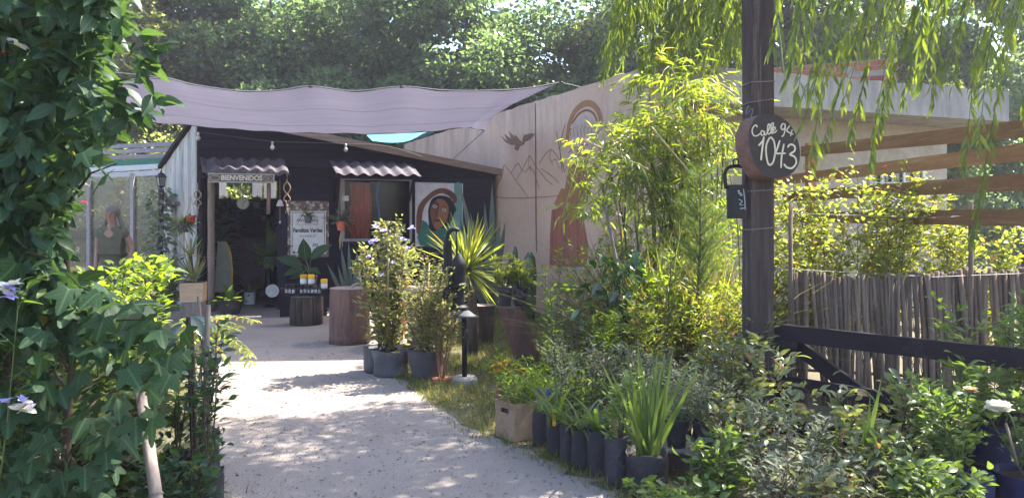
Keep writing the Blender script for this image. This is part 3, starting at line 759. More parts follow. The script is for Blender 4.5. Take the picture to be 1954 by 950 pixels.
# ------------------------------------------------------------------ the dark wooden shop
FR = Frame(-5.38, 13.35, 15)
SE = 5.256
def roofz(s): return 3.42 - 0.175*s
shop = thing('garden_shop', 'black plank garden shop with corrugated awnings over its door and window', 'shop', (-5.38, 13.35, 0))
dx0 = FR.hit(463, 450)[0]; dx1 = FR.hit(584, 450)[0]; dzt = FR.hit(520, 349)[1]
vx0, vzt = FR.hit(691, 353); vx1, vzb = FR.hit(812, 461)
rowh = 0.157
for r in range(23):
    z0 = r*rowh; z1 = z0 + rowh - 0.007; zc = (z0+z1)/2
    xe0 = min(SE, (3.42 - z0)/0.175 - 0.02); xe1 = min(SE, (3.42 - z1)/0.175 - 0.02)
    if xe1 < 0.2: break
    segs = []; x = 0.0
    cuts = []
    if zc < dzt: cuts.append((dx0, dx1))
    if vzb < zc < vzt: cuts.append((vx0, vx1))
    for c0, c1 in cuts: segs.append((x, c0)); x = c1
    segs.append((x, None))
    for a, b in segs:
        e0 = xe0 if b is None else b; e1 = xe1 if b is None else b
        if e1 - a < 0.05: continue
        yo = random.uniform(-0.004, 0.004)
        m = MB(FR)
        m.add([(a, -0.012+yo, z0), (e0, -0.012+yo, z0), (e0, 0.02, z0), (a, 0.02, z0), (a, -0.003+yo, z1), (e1, -0.003+yo, z1), (e1, 0.02, z1), (a, 0.02, z1)],
              [(0,3,2,1),(4,5,6,7),(0,1,5,4),(1,2,6,5),(2,3,7,6),(3,0,4,7)])
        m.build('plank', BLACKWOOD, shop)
m = MB(FR)     # lining behind the planks, round the two openings
top = lambda s: roofz(s) - 0.03
m.prism([(0.001, 0), (dx0-0.01, 0), (dx0-0.01, dzt+0.01), (dx1+0.01, dzt+0.01), (dx1+0.01, 0), (vx0-0.01, 0), (vx0-0.01, top(vx0)), (0.001, top(0))], 0.021, 0.05)
m.prism([(vx0-0.009, 0), (vx1+0.01, 0), (vx1+0.01, vzb-0.01), (vx0-0.009, vzb-0.01)], 0.021, 0.05)
m.prism([(vx0-0.009, vzt+0.01), (vx1+0.01, vzt+0.01), (vx1+0.01, top(vx1)), (vx0-0.009, top(vx0))], 0.021, 0.05)
m.prism([(vx1+0.011, 0), (SE, 0), (SE, top(SE)), (vx1+0.011, top(vx1))], 0.021, 0.05)
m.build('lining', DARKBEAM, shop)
bx0, bzt = FR.hit(470, 358, 3.2); bx1, bzb = FR.hit(592, 390, 3.2)
m = MB(FR); m.box(-0.3, 5.3, 3.2, 3.24, 0, bzb); m.box(-0.3, bx0, 3.2, 3.24, bzb, bzt); m.box(bx1, 5.3, 3.2, 3.24, bzb, bzt)
m.prism([(-0.3, bzt), (5.3, bzt), (5.3, top(5.3)), (-0.3, top(-0.3))], 3.2, 3.24)
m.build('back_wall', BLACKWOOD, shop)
m = MB(FR); m.prism([(SE-0.05, 0), (SE, 0), (SE, top(SE)), (SE-0.05, top(SE))], 0.052, 3.198); m.build('end_wall', BLACKWOOD, shop)
m = MB(FR); m.prism([(0.0, 0), (0.05, 0), (0.05, top(0)), (0.0, top(0))], 0.052, 3.198); m.build('end_wall', BLACKWOOD, shop)
m = MB(FR); m.prism([(-0.1, roofz(-0.1)), (SE+0.12, roofz(SE+0.12)), (SE+0.12, roofz(SE+0.12)+0.05), (-0.1, roofz(-0.1)+0.05)], -0.12, 3.27); m.build('roof', SHEET, shop)
m = MB(FR); m.prism([(1.2, roofz(1.2)-0.06), (SE+0.14, roofz(SE+0.14)-0.06), (SE+0.14, roofz(SE+0.14)+0.065), (1.2, roofz(1.2)+0.065)], -0.16, -0.122); m.build('fascia', FASCIA, shop)
m = MB(FR); m.prism([(-0.1, roofz(-0.1)-0.06), (1.198, roofz(1.198)-0.06), (1.198, roofz(1.198)+0.065), (-0.1, roofz(-0.1)+0.065)], -0.16, -0.122); m.build('fascia', BLACKWOOD, shop)
def awning(pxa, pxb, pyt, pyb, label):
    xa, zt = FR.hit(pxa, pyt, -0.02); xb, _ = FR.hit(pxb, pyt, -0.02); xa2, zb = FR.hit(pxa, pyb, -0.55); xb2, _ = FR.hit(pxb, pyb, -0.55)
    a, b = xa, xb; nx = 60; m = MB(FR); vs = []; fs = []
    for j in range(3):
        t = j/2; y = -0.02 - 0.53*t; z = zt + (zb - zt)*t
        for i in range(nx+1):
            x = a + (b-a)*i/nx; h = 0.022*math.sin(x*2*math.pi/0.22) + random.uniform(-0.002, 0.002)
            vs.append((x + 0.10*t, y + random.uniform(-0.01, 0.01)*(j == 2), z + h))
    for j in range(2):
        for i in range(nx): q = j*(nx+1)+i; fs.append((q, q+1, q+nx+2, q+nx+1))
    k = len(vs); vs += [(v[0], v[1], v[2]-0.006) for v in vs]; fs += [tuple(i+k for i in f[::-1]) for f in fs]
    m.add(vs, fs); o = m.build('awning', SHEET, shop, smooth=True)
    fb = MB(FR); fb.box(a+0.05, b+0.05, -0.53, -0.48, zb-0.075, zb-0.03); fb.build('batten', BLACKWOOD, o)
    for x in (a+0.08, b-0.05):
        br = MB(FR); br.bar((x, -0.015, zb-0.45), (x+0.02, -0.5, zb-0.06), 0.035, 0.045); br.build('bracket', BLACKWOOD, o)
awning(452, 596, 320, 346, ''); awning(672, 812, 326, 347, '')
# door posts
for p0, p1, y, mt, pt in ((464, 477, -0.12, PALEWOOD, 346), (450, 462, -0.06, DARKBEAM, 340), (565, 572, -0.10, PALEWOOD, 350)):
    a, zt = FR.hit(p0, pt, y); b, _ = FR.hit(p1, pt, y); m = MB(FR)
    n = 7; pts = [((a+b)/2 + random.uniform(-0.008, 0.008), y+0.02, zt*i/n) for i in range(n+1)]
    zlow = 0.0
    if p0 == 565: pts = [p for p in pts if p[2] > 1.55]
    m.tube(pts, [(b-a)/2*random.uniform(0.93, 1.05) for _ in pts], 8); m.build('door_post', mt, shop, smooth=True)
a, zt = FR.hit(583, 340, -0.05); m = MB(FR); m.box(a, a+0.16, -0.06, -0.02, 0, zt); m.build('door_jamb', BLACKWOOD, shop)
# window: frame, sill, pane
wf = MB(FR); t = 0.05
wf.box(vx0, vx1, -0.035, 0.02, vzt - t, vzt); wf.box(vx0, vx1, -0.036, 0.02, vzb, vzb + t)
wf.box(vx0, vx0 + t*1.4, -0.034, 0.02, vzb + t, vzt - t); wf.box(vx1 - t*0.8, vx1, -0.034, 0.02, vzb + t, vzt - t)
wfo = wf.build('window', MAT('grey_window_frame', (0.33, 0.30, 0.30), (0.22, 0.20, 0.20), 0.7, 5), shop)
m = MB(FR); m.box(vx0 - 0.03, vx1 + 0.05, -0.10, -0.037, vzb - 0.05, vzb - 0.004); m.build('sill', BLACKWOOD, wfo)
def glass(name, tint=(0.9, 0.95, 0.95), fac=0.10, rough=0.03, milky=0.0):
    m, nt, bs, N, K = NT(name)
    tr = N.new('ShaderNodeBsdfTransparent'); tr.inputs[0].default_value = (*tint, 1)
    gl = N.new('ShaderNodeBsdfGlossy'); gl.inputs['Roughness'].default_value = rough
    fr = N.new('ShaderNodeFresnel'); fr.inputs[0].default_value = 1.35
    ad = N.new('ShaderNodeMath'); ad.operation = 'ADD'; ad.inputs[1].default_value = fac; K.new(fr.outputs[0], ad.inputs[0])
    mx = N.new('ShaderNodeMixShader'); K.new(ad.outputs[0], mx.inputs[0]); K.new(tr.outputs[0], mx.inputs[1]); K.new(gl.outputs[0], mx.inputs[2])
    last = mx
    if milky:
        bs.inputs['Base Color'].default_value = (0.11, 0.115, 0.10, 1); bs.inputs['Roughness'].default_value = 0.5
        tl = N.new('ShaderNodeBsdfTranslucent'); tl.inputs[0].default_value = (0.12, 0.125, 0.10, 1)
        m3 = N.new('ShaderNodeMixShader'); m3.inputs[0].default_value = 0.5; K.new(bs.outputs[0], m3.inputs[1]); K.new(tl.outputs[0], m3.inputs[2])
        vec, _ = coords(N, K); nz = noise(N, K, vec, 2.2, 6, 0.6)
        m2 = N.new('ShaderNodeMixShader'); K.new(ramp(N, K, nz, 0.3, 0.7, milky*0.4, milky), m2.inputs[0]); K.new(mx.outputs[0], m2.inputs[1]); K.new(m3.outputs[0], m2.inputs[2]); last = m2
    K.new(last.outputs[0], nt.nodes['Material Output'].inputs['Surface']); MATS[name] = m; return m
PANE = glass('shop_window_glass', (0.95, 0.97, 0.97), 0.0)
m = MB(FR); m.add([(vx0+t*1.4, -0.002, vzb+t), (vx1-t*0.8, -0.002, vzb+t), (vx1-t*0.8, -0.002, vzt-t), (vx0+t*1.4, -0.002, vzt-t)], [(0, 1, 2, 3)]); m.build('pane', PANE, wfo)
# whitewashed boards of the flank
SW = Frame(XP(388, 15.8), 15.8, -55.2)
flank = thing('boarded_flank', 'flaking whitewashed board wall slanting back from the corner of the black shop', 'wall', SW.w(1.5, 0, 0))
x = 0.0; k = 0
while x < 2.92:
    w = min(random.uniform(0.26, 0.36), 2.95 - x)
    z1 = 2.62 + 0.235*x; z2 = 2.62 + 0.235*(x+w)
    m = MB(SW); m.prism([(x+0.004, 0), (x+w-0.004, 0), (x+w-0.004, z2), (x+0.004, z1)], random.uniform(-0.012, 0.0), 0.03); m.build('board', WHITEWASH, flank); x += w; k += 1
m = MB(SW); m.bar((-0.05, -0.03, 2.66), (2.93, -0.03, 3.36), 0.10, 0.07); m.build('edge_trim', DARKBEAM, flank)
m = MB(SW); m.box(0.9, 1.7, -0.12, -0.014, 1.86, 1.92); m.build('ledge', STAKE, flank)

# ------------------------------------------------------------------ shade sail
def cloth_mat():
    m, nt, bs, N, K = NT('lilac_grey_shade_cloth')
    vec, _ = coords(N, K, (0.25, 4.0, 1.5)); a = noise(N, K, vec, 2.4, 7, 0.68)
    v2, _ = coords(N, K, (1, 1, 1)); b = noise(N, K, v2, 160, 2, 0.5)
    col = mixc(N, K, ramp(N, K, a, 0.3, 0.7), (0.100, 0.093, 0.124), (0.076, 0.071, 0.096))
    K.new(col, bs.inputs['Base Color']); bs.inputs['Roughness'].default_value = 0.8; bs.inputs['Specular IOR Level'].default_value = 0.1
    bumpn(N, K, b, bs, 0.3, 0.003)
    tl = N.new('ShaderNodeBsdfTranslucent'); K.new(col, tl.inputs[0])
    mx = N.new('ShaderNodeMixShader'); mx.inputs[0].default_value = 0.5; K.new(bs.outputs[0], mx.inputs[1]); K.new(tl.outputs[0], mx.inputs[2])
    tp = N.new('ShaderNodeBsdfTransparent'); m2 = N.new('ShaderNodeMixShader'); m2.inputs[0].default_value = 0.05
    K.new(mx.outputs[0], m2.inputs[1]); K.new(tp.outputs[0], m2.inputs[2])
    K.new(m2.outputs[0], nt.nodes['Material Output'].inputs['Surface']); return m
near = [(318,190,9.5),(345,187,9.5),(395,185,9.55),(440,196,9.6),(520,207,9.6),(585,206,9.6),(640,199,9.65),(715,207,9.65),(795,199.5,9.7),(870,206,9.7),(950,206,9.75),(1010,202,9.8),(1066,192,9.9)]
farr = [(336,256,13.0),(360,258,13.0),(420,263,13.1),(500,270,13.3),(560,274,13.4),(620,277,13.5),(680,278,13.6),(740,279,13.65),(800,277.5,13.7),(850,274,13.8),(900,268.5,13.9),(918,270,13.9),(936,273,13.9)]
NE = smooth_path([P(*p) for p in near], 5); FE = smooth_path([P(*p) for p in farr], 5)
nu = len(NE); nv = 16; vs = []; fs = []
for j in range(nv+1):
    t = j/nv
    for i in range(nu):
        u = i/(nu-1); p = NE[i].lerp(FE[i], t)
        p.z += -0.06*math.sin(math.pi*t)*math.sin(math.pi*u)**0.5 + 0.004*math.sin(9*u*6.28+4*t)*math.sin(math.pi*t)
        p.x -= 0.22*math.sin(math.pi*t)*(max(0, u-0.85)/0.15)
        p.z += 0.010*math.sin(u*60 + 3*math.sin(5*u))*math.exp(-4*t) + 0.010*math.sin(u*70 + 2)*math.exp(-6*(1-t)) + 0.003*math.sin(23*t + 6*u)
        vs.append(tuple(p))
for j in range(nv):
    for i in range(nu-1): q = j*nu+i; fs.append((q, q+1, q+nu+1, q+nu))
sail = thing('shade_sail', 'lilac grey shade cloth stretched above the yard before the shop', 'shade cloth', (-2.2, 11.5, 3.0))
m = MB(); m.add(vs, fs); m.build('cloth', cloth_mat(), sail, smooth=True)
for j in (5, 11):
    m = MB(); m.tube([Vector(vs[j*nu + i]) - Vector((0, 0, 0.003)) for i in range(nu)], 0.0016, 4, False); m.build('seam', MAT('grey_seam_tape', (0.15, 0.135, 0.175), (0.13, 0.115, 0.15), 0.8, 9), sail, True)
m = MB(); m.tube([p + Vector((0, 0, 0.004)) for p in NE], 0.010, 5); m.tube([p for p in FE], 0.010, 5); m.build('hem_cord', CABLE, sail)
m = MB(); m.tube([NE[-1], Vector(MW.w(7.2, 0.1, 3.66))], 0.008, 5); m.build('tie_rope', CABLE, sail)
m = MB(); m.tube([FE[-1], Vector(FR.w(4.4, -0.13, roofz(4.4)))], 0.006, 5); m.build('tie_rope', CABLE, sail)
m = MB(); m.tube([FE[0], P(300, 262, 14.5)], 0.006, 5); m.build('tie_rope', CABLE, sail)
m = MB(); m.tube([P(60, 150, 9.4), P(395, 184, 9.55)], 0.008, 5); m.build('tie_rope', CABLE, sail)
for i in (10, 30, 40, 60):
    p = NE[i]; m = MB(); m.lathe(p - Vector((0, 0, 0.012)), [(0.022, 0), (0.03, 0.012), (0.022, 0.024)], 8); m.build('eyelet', BLACKIRON, sail)
# turquoise tarpaulin behind the roof edge
tp = [(735,281,15.6),(770,279,15.9),(830,276,16.2),(855,275,16.4)]; tb = [(745,291,14.6),(775,294,14.8),(803,292,15.0),(822,284,15.2)]
A = smooth_path([P(*p) for p in tp], 4); B = smooth_path([P(*p) for p in tb], 4); vs = []; fs = []; nu = len(A)
for j in range(5):
    for i in range(nu): q = A[i].lerp(B[i], j/4); q.z -= 0.05*math.sin(math.pi*j/4)*math.sin(3.0*i); vs.append(tuple(q))
for j in range(4):
    for i in range(nu-1): q = j*nu+i; fs.append((q, q+1, q+nu+1, q+nu))
m = MB(); m.add(vs, fs); m.build('tarpaulin', TURQ, None, True, label='turquoise tarpaulin slung behind the shop roof edge', cat='tarpaulin')

# ------------------------------------------------------------------ things on the shop front
def front(name, label, cat, px, py, y=-0.05):
    x, z = FR.hit(px, py, y); return thing(name, label, cat, FR.w(x, y, z))
# welcome board over the door
o = front('welcome_board', 'narrow framed wooden board lettered BIENVENIDOS above the shop door', 'sign', 522, 354, -0.58)
a, zt = FR.hit(466, 345.5, -0.58); b, zb = FR.hit(579, 363, -0.58)
FRAMEW = MAT('grey_carved_frame', (0.36, 0.33, 0.30), (0.24, 0.22, 0.20), 0.8, 20)
m = MB(FR); m.box(a, b, -0.585, -0.56, zb, zt); m.build('panel', MAT('grey_sign_panel', (0.16, 0.14, 0.13), (0.10, 0.09, 0.085), 0.8, 14), o)
for q in ((a, b, zt-0.022, zt), (a, b, zb, zb+0.022)): m = MB(FR); m.box(q[0], q[1], -0.60, -0.5855, q[2], q[3]); m.build('frame', FRAMEW, o)
for q in ((a, a+0.022), (b-0.022, b)): m = MB(FR); m.box(q[0], q[1], -0.599, -0.5855, zb+0.0225, zt-0.0225); m.build('frame', FRAMEW, o)
text('BIENVENIDOS', FR, (a+b)/2, (zt+zb)/2, -0.588, 0.115, MAT('raised_pale_letter', (0.62, 0.55, 0.47), (0.5, 0.44, 0.38), 0.8, 20), o, 0.004, wide=0.92)
for sx in (0.10, 0.90):
    x = a + (b-a)*sx
    m = MB(FR); m.lathe((0, 0, 0), [(0.01, 0)], 3) if False else m.stroke([Vector((x + 0.06*math.cos(k*0.5)*(1.3), (zt+zb)/2 + 0.042*math.sin(k*0.5))) for k in range(14)], 0.016, -0.589, -0.586); m.build('scroll', FRAMEW, o)
    m = MB(FR); m.prism([(x + 0.03*math.cos(k*1.05), (zt+zb)/2 + 0.025*math.sin(k*1.05)) for k in range(6)], -0.592, -0.586); m.build('flower_motif', MAT('rose_motif', (0.28, 0.16, 0.13), None, 0.8, 20), o)
for x in (a+0.06, b-0.06): m = MB(FR); m.tube([(x, -0.575, zt), (x, -0.53, zt+0.09)], 0.006, 5); m.build('hook', WIRE, o)
# printed sign of the nursery
sgn = front('nursery_sign', 'white FAROLITOS VERDES VIVERO sign with floral border on the black planks', 'sign', 636, 440, -0.04)
a, zt = FR.hit(601, 393, -0.03); b, zb = FR.hit(671, 488, -0.03)
def floral():
    m, nt, bs, N, K = NT('floral_print'); vec, _ = coords(N, K); vo = N.new('ShaderNodeTexVoronoi'); vo.inputs['Scale'].default_value = 13; K.new(vec, vo.inputs['Vector'])
    n1 = noise(N, K, vec, 16, 6, 0.7)
    c = mixc(N, K, ramp(N, K, vo.outputs['Distance'], 0.15, 0.55), (0.50, 0.42, 0.36), (0.12, 0.075, 0.06)); c = mixc(N, K, ramp(N, K, n1, 0.5, 0.62), c, (0.06, 0.05, 0.035))
    c = mixc(N, K, ramp(N, K, n1, 0.36, 0.30), c, (0.36, 0.16, 0.12)); K.new(c, bs.inputs['Base Color']); bs.inputs['Roughness'].default_value = 0.7; return m
m = MB(FR); m.box(a, b, -0.035, -0.018, zb, zt); m.build('backing', floral(), sgn)
ia, izt = FR.hit(606, 410, -0.04); ib, izb = FR.hit(666, 483, -0.04)
m = MB(FR); m.box(ia, ib, -0.039, -0.0355, izb, izt); m.build('white_panel', WHITEPAINT, sgn)
def bx(x0, x1, z0, z1, nm='border_line'): m = MB(FR); m.box(x0, x1, -0.0415, -0.0395, z0, z1); m.build(nm, BLACKPAINT, sgn)
g_ = 0.022; th = 0.010
bx(ia+g_, ib-g_, izt-g_-th, izt-g_); bx(ia+g_, ib-g_, izb+g_, izb+g_+th); bx(ia+g_, ia+g_+th, izb+g_+th, izt-g_-th); bx(ib-g_-th, ib-g_, izb+g_+th, izt-g_-th)
def stext(body, px, py, size, **kw): x, z = FR.hit(px, py, -0.04); return text(body, FR, x, z, -0.0415, size, BLACKPAINT, sgn, **kw)
stext('Bienvenidos a', 634, 425.5, 0.085, shear=0.35, wide=0.80)
stext('Farolitos Verdes', 635.5, 443, 0.108, bold=0.0035, wide=0.70)
stext('VIVERO', 635.5, 453, 0.062, wide=1.0, space=1.35)
stext('to', 647, 467, 0.105, shear=0.35, bold=0.001)
x, z = FR.hit(612, 480, -0.04); bx(x-0.017, x+0.017, z-0.017, z+0.017, 'icon_square'); 
x, z = FR.hit(619, 479.5, -0.04); bx(x-0.012, x+0.012, z-0.015, z+0.015, 'icon_square')
# painted portrait panel
pt = front('portrait_panel', 'painting of a face with an arm over the head leaning on the black wall', 'painting', 860, 450, -0.05)
def fp(pts, y): return [FR.hit(u, v, y) for u, v in pts]
def pp(pts, y, mat, nm, sm=True):
    if sm: pts = [tuple(q) for q in smooth_path([Vector(p) for p in pts + [pts[0]]], 3)][:-1]
    m = MB(FR); m.prism(fp(pts, y), y, y+0.0022); m.build(nm, mat, pt)
m = MB(FR); q = fp([(818,361),(899,363.5),(899,470),(818,470)], -0.03); m.prism(q, -0.03, -0.015); m.build('board', paint('pale_lilac_panel_paint', (0.56, 0.53, 0.55)), pt)
SKIN = paint('painted_brown_skin', (0.155, 0.065, 0.038)); SKIN2 = paint('painted_warm_skin', (0.25, 0.105, 0.05)); HAIRP = paint('painted_dark_hair', (0.014, 0.014, 0.022)); GRN = paint('painted_green_cloth', (0.03, 0.15, 0.105)); GRN2 = paint('painted_pale_green', (0.14, 0.26, 0.24)); WHT = paint('painted_eye_white', (0.42, 0.40, 0.38))
pp([(884,363),(897,364),(898,400),(898,440),(894,450),(886,410)], -0.0328, GRN2, 'painted_background')
pp([(840,408),(845,392),(854,385),(866,384),(878,389),(886,402),(890,425),(888,450),(846,455),(841,430)], -0.0354, HAIRP, 'painted_hair')
pp([(828,425),(838,430),(846,444),(860,440),(872,436),(884,420),(890,406),(896,428),(898,468),(826,468)], -0.0380, GRN, 'painted_cloth')
pp([(884,415),(891,407),(895,425),(893,452),(884,458),(877,440)], -0.0402, GRN2, 'painted_fold')
pp([(845,412),(848,398),(856,390),(866,391),(874,400),(874,415),(869,430),(860,440),(853,441),(848,432)], -0.0424, SKIN2, 'painted_face')
pp([(843,412),(846,398),(854,393),(858,398),(857,414),(853,424),(850,434),(847,432)], -0.0446, SKIN, 'painted_face_shade')
pp([(820,418),(824,400),(836,386),(850,375),(864,371),(878,375),(887,383),(889,391),(885,397),(881,391),(874,384),(862,380),(850,385),(838,396),(831,410),(829,428),(826,446),(820,446)], -0.0446, SKIN, 'painted_arm')
for u in ((876,377,888,395), (872,376,884,397), (868,376,880,396)): m = MB(FR); m.stroke(fp([(u[0],u[1]), ((u[0]+u[2])/2+2,(u[1]+u[3])/2-3), (u[2],u[3])], -0.047), 0.012, -0.047, -0.045); m.build('painted_finger_line', HAIRP, pt)
for u in ((851,402), (867,408)):
    pp([(u[0]-4,u[1]),(u[0],u[1]-3),(u[0]+4,u[1]+1),(u[0],u[1]+3)], -0.0470, WHT, 'painted_eye'); pp([(u[0]-1.6,u[1]),(u[0],u[1]-2),(u[0]+1.8,u[1]),(u[0],u[1]+2)], -0.0494, HAIRP, 'painted_pupil', False)
for pts in ([(846,398),(851,396),(856,399)], [(863,402),(868,402),(872,406)], [(858,397),(857,408),(854,416),(858,418)]): m = MB(FR); m.stroke(fp(pts, -0.048), 0.014, -0.048, -0.0455); m.build('painted_brow_line', HAIRP, pt)
pp([(850,426),(855,424.5),(861,426),(856,428)], -0.0470, HAIRP, 'painted_mouth')
# clock inside the doorway
ck = front('wall_clock', 'round pale wall clock hanging inside the shop doorway', 'clock', 525, 397, 0.6)
cx, cz = FR.hit(525, 397, 0.6)
def disc(fr, x, z, r, y0, y1, n=24): return [(x + r*math.cos(6.2832*k/n), z + r*math.sin(6.2832*k/n)) for k in range(n)]
m = MB(FR); m.prism(disc(FR, cx, cz, 0.118, 0, 0), 0.585, 0.62); m.build('case', GREYPOT, ck)
m = MB(FR); m.prism(disc(FR, cx, cz, 0.106, 0, 0), 0.578, 0.5855); m.build('dial', paint('ivory_dial', (0.58, 0.55, 0.42)), ck)
for u, v, w in ((0.045, 0.05, 0.012), (-0.005, -0.065, 0.009)): m = MB(FR); m.stroke([Vector((cx, cz)), Vector((cx+u, cz+v))], w, 0.573, 0.577); m.build('hand', BLACKPAINT, ck)
for k in range(12):
    a = k*math.pi/6; m = MB(FR); m.stroke([Vector((cx+0.085*math.cos(a), cz+0.085*math.sin(a))), Vector((cx+0.098*math.cos(a), cz+0.098*math.sin(a)))], 0.008, 0.574, 0.577); m.build('hour_mark', BLACKPAINT, ck)
m = MB(FR); m.tube([(cx, 0.6, cz+0.11), (cx, 0.6, cz+0.45)], 0.004, 4); m.build('hanging_cord', CABLE, ck)
# inside the shop
def pxbox(name, label, cat, p0, p1, y, dep, mat, top=None):
    a, z1 = FR.hit(p0[0], p0[1], y); b, z0 = FR.hit(p1[0], p1[1], y)
    o = thing(name, label, cat, FR.w((a+b)/2, y+dep/2, max(z0, 0)))
    m = MB(FR); m.box(a, b, y, y+dep, max(z0, 0.008), z1); m.build('body', mat, o)
    if top: m = MB(FR); m.box(a-0.03, b+0.03, y-0.03, y+dep+0.02, z1+0.001, z1+0.03); m.build('top', top, o)
    return o, a, b, z0, z1
cnt, a, b, z0, z1 = pxbox('shop_counter', 'dark red panelled counter inside the shop doorway', 'counter', (503, 457), (562, 540), 1.7, 0.5, WINEPANEL, DARKBEAM)
for i in range(5): x = a + (b-a)*(i+0.5)/5; m = MB(FR); m.box(x-0.045, x+0.045, 1.688, 1.699, 0.1, z1-0.08); m.build('panel', WINEPANEL, cnt)
brd = front('leaning_board', 'pale board with a yellow edge leaning inside the shop door', 'board', 492, 535, 0.9)
q = [FR.hit(u, v, 0.9) for u, v in ((477,548),(482,462),(496,461),(504,480),(507,510),(506,548))]; m = MB(FR); m.prism(q, 0.9, 0.94); m.build('panel', paint('pale_green_board', (0.36, 0.36, 0.28)), brd)
m = MB(FR); m.stroke([Vector(FR.hit(u, v, 0.9)) for u, v in ((496,462),(504,481),(507,510),(506,548))], 0.03, 0.893, 0.899); m.build('edge', YELLOWCAP, brd)
for (p0, p1, lab) in (((484, 362), (497, 388), 'narrow white paper sheet hanging at the shop back window'), ((541, 360), (557, 387), 'wide white printed sheet in the shop back window'), ((561, 361), (581, 388), 'white paper sheet with dark scribbles by the right door jamb')):
    a, z1 = FR.hit(*p0, 3.42); b, z0 = FR.hit(*p1, 3.42); m = MB(FR); m.box(a, b, 3.415, 3.418, z0, z1)
    m.build('paper_sheet', LEAF('backlit_paper', (0.70, 0.70, 0.78), (0.75, 0.75, 0.80), 0.5, (1, 1, 1), 0.8, 0.1), label=lab, cat='paper', group=None)
sh = front('shop_shelf', 'dark wall shelf with small pots at the back of the shop', 'shelf', 535, 430, 2.9)
for py in (405, 428, 450):
    a, z = FR.hit(480, py, 2.8); b, _ = FR.hit(590, py, 2.8); m = MB(FR); m.box(a, b, 2.8, 3.18, z-0.02, z); m.build('board', DARKBEAM, sh)
k = 0
for px, py, mt, lab in ((500, 405, GREYPOT, 'slate'), (548, 405, WHITEPLASTIC, 'white'), (512, 428, BLUECORD, 'blue'), (560, 428, TERRACOTTA, 'coral'), (516, 450, REDPOT, 'red'), (572, 450, GREYPOT, 'dusty grey')):
    x, z = FR.hit(px, py, 2.95); w = FR.w(x, 2.95, z+0.002); o = thing('shelf_pot', f'small {lab} pot with a houseplant on the shelf inside the shop', 'potted plant', w, 'houseplants on the shop shelf')
    pot(o, w, 0.05, 0.065, 0.10, mt); rosette(o, (w[0], w[1], w[2]+0.09), 22, 0.24, 0.07, T_OVA, L_MID, (0.0, 1.3), False)
# red curtain and cord behind the window
c0, cz1 = FR.hit(706, 362, 0.12); c1, cz0 = FR.hit(744, 458, 0.12); m = MB(FR); vs = []; fs = []
for j in range(9):
    for i in range(25):
        u = i/24; t = j/8; x = c0 + (c1-c0)*(0.5+(u-0.5)*(1-0.45*abs(t-0.75)*t)); vs.append((x + 0.02*math.sin(7*t + 5*u), 0.14 + 0.055*math.sin(u*26 + 1.5*math.sin(3*t))*(0.6+0.4*t), cz1 + (cz0-cz1)*t))
for j in range(8):
    for i in range(24): q = j*25+i; fs.append((q, q+1, q+26, q+25))
m.add(vs, fs); m.build('curtain', CURTAIN, None, True, label='red brown curtain gathered behind the shop window pane', cat='curtain')
pxz = [FR.hit(u, v, 0.10) for u, v in ((755, 356), (753, 390), (757, 420), (751, 455))]
m = MB(FR); m.tube(smooth_path([(x, 0.10, z) for x, z in pxz], 4), 0.022, 6); m.build('blue_strap', BLUECORD, None, True, label='blue strap hanging behind the shop window pane', cat='strap')
a, z1 = FR.hit(698, 375, 0.2); b, z0 = FR.hit(705, 391, 0.2); 
a, z1 = FR.hit(694, 384, -0.05); b, z0 = FR.hit(705, 393, -0.05); m = MB(FR); m.box(a, b, -0.052, -0.044, z0, z1); m.build('paper_note', WHITEPAINT, None, label='small white note stuck on the shop window pane', cat='note')
x, z = FR.hit(772, 460, 0.16); w = FR.w(x, 0.16, z)
o = thing('window_plant', 'grey leaved houseplant behind the shop window beside the blue strap', 'potted plant', w); pot(o, w, 0.05, 0.08, 0.12, WHITEPLASTIC); st = rosette(o, (w[0], w[1], w[2]+0.1), 26, 0.34, 0.06, T_OVA, L_GREY, (0.2, 1.4), False)
# string of bulbs
sb = front('string_lights', 'sagging cable with clear bulbs strung along the black planks', 'string lights', 575, 290, -0.18)
cp = [FR.hit(u, v, -0.18) for u, v in ((449, 276), (510, 284), (575, 292), (640, 294), (700, 296), (770, 300), (830, 318))]
m = MB(FR); m.tube(smooth_path([(x, -0.18, z) for x, z in cp], 4), 0.006, 5); m.build('cable', CABLE, sb, True)
for i in (0, 2, 4):
    x, z = cp[i]; m = MB(FR); m.lathe((x, -0.18, z-0.06), [(0.018, 0), (0.02, 0.05), (0.012, 0.06)], 10); s2 = m.build('socket', WHITEPLASTIC, sb, True)
    m = MB(FR); m.lathe((x, -0.18, z-0.15), [(0.004, 0), (0.03, 0.02), (0.04, 0.045), (0.03, 0.07), (0.018, 0.09)], 12); m.build('bulb', MAT('frosted_bulb', (0.55, 0.53, 0.5), (0.45, 0.43, 0.42), 0.2, 4, bump=0, spec=0.6), sb, True)
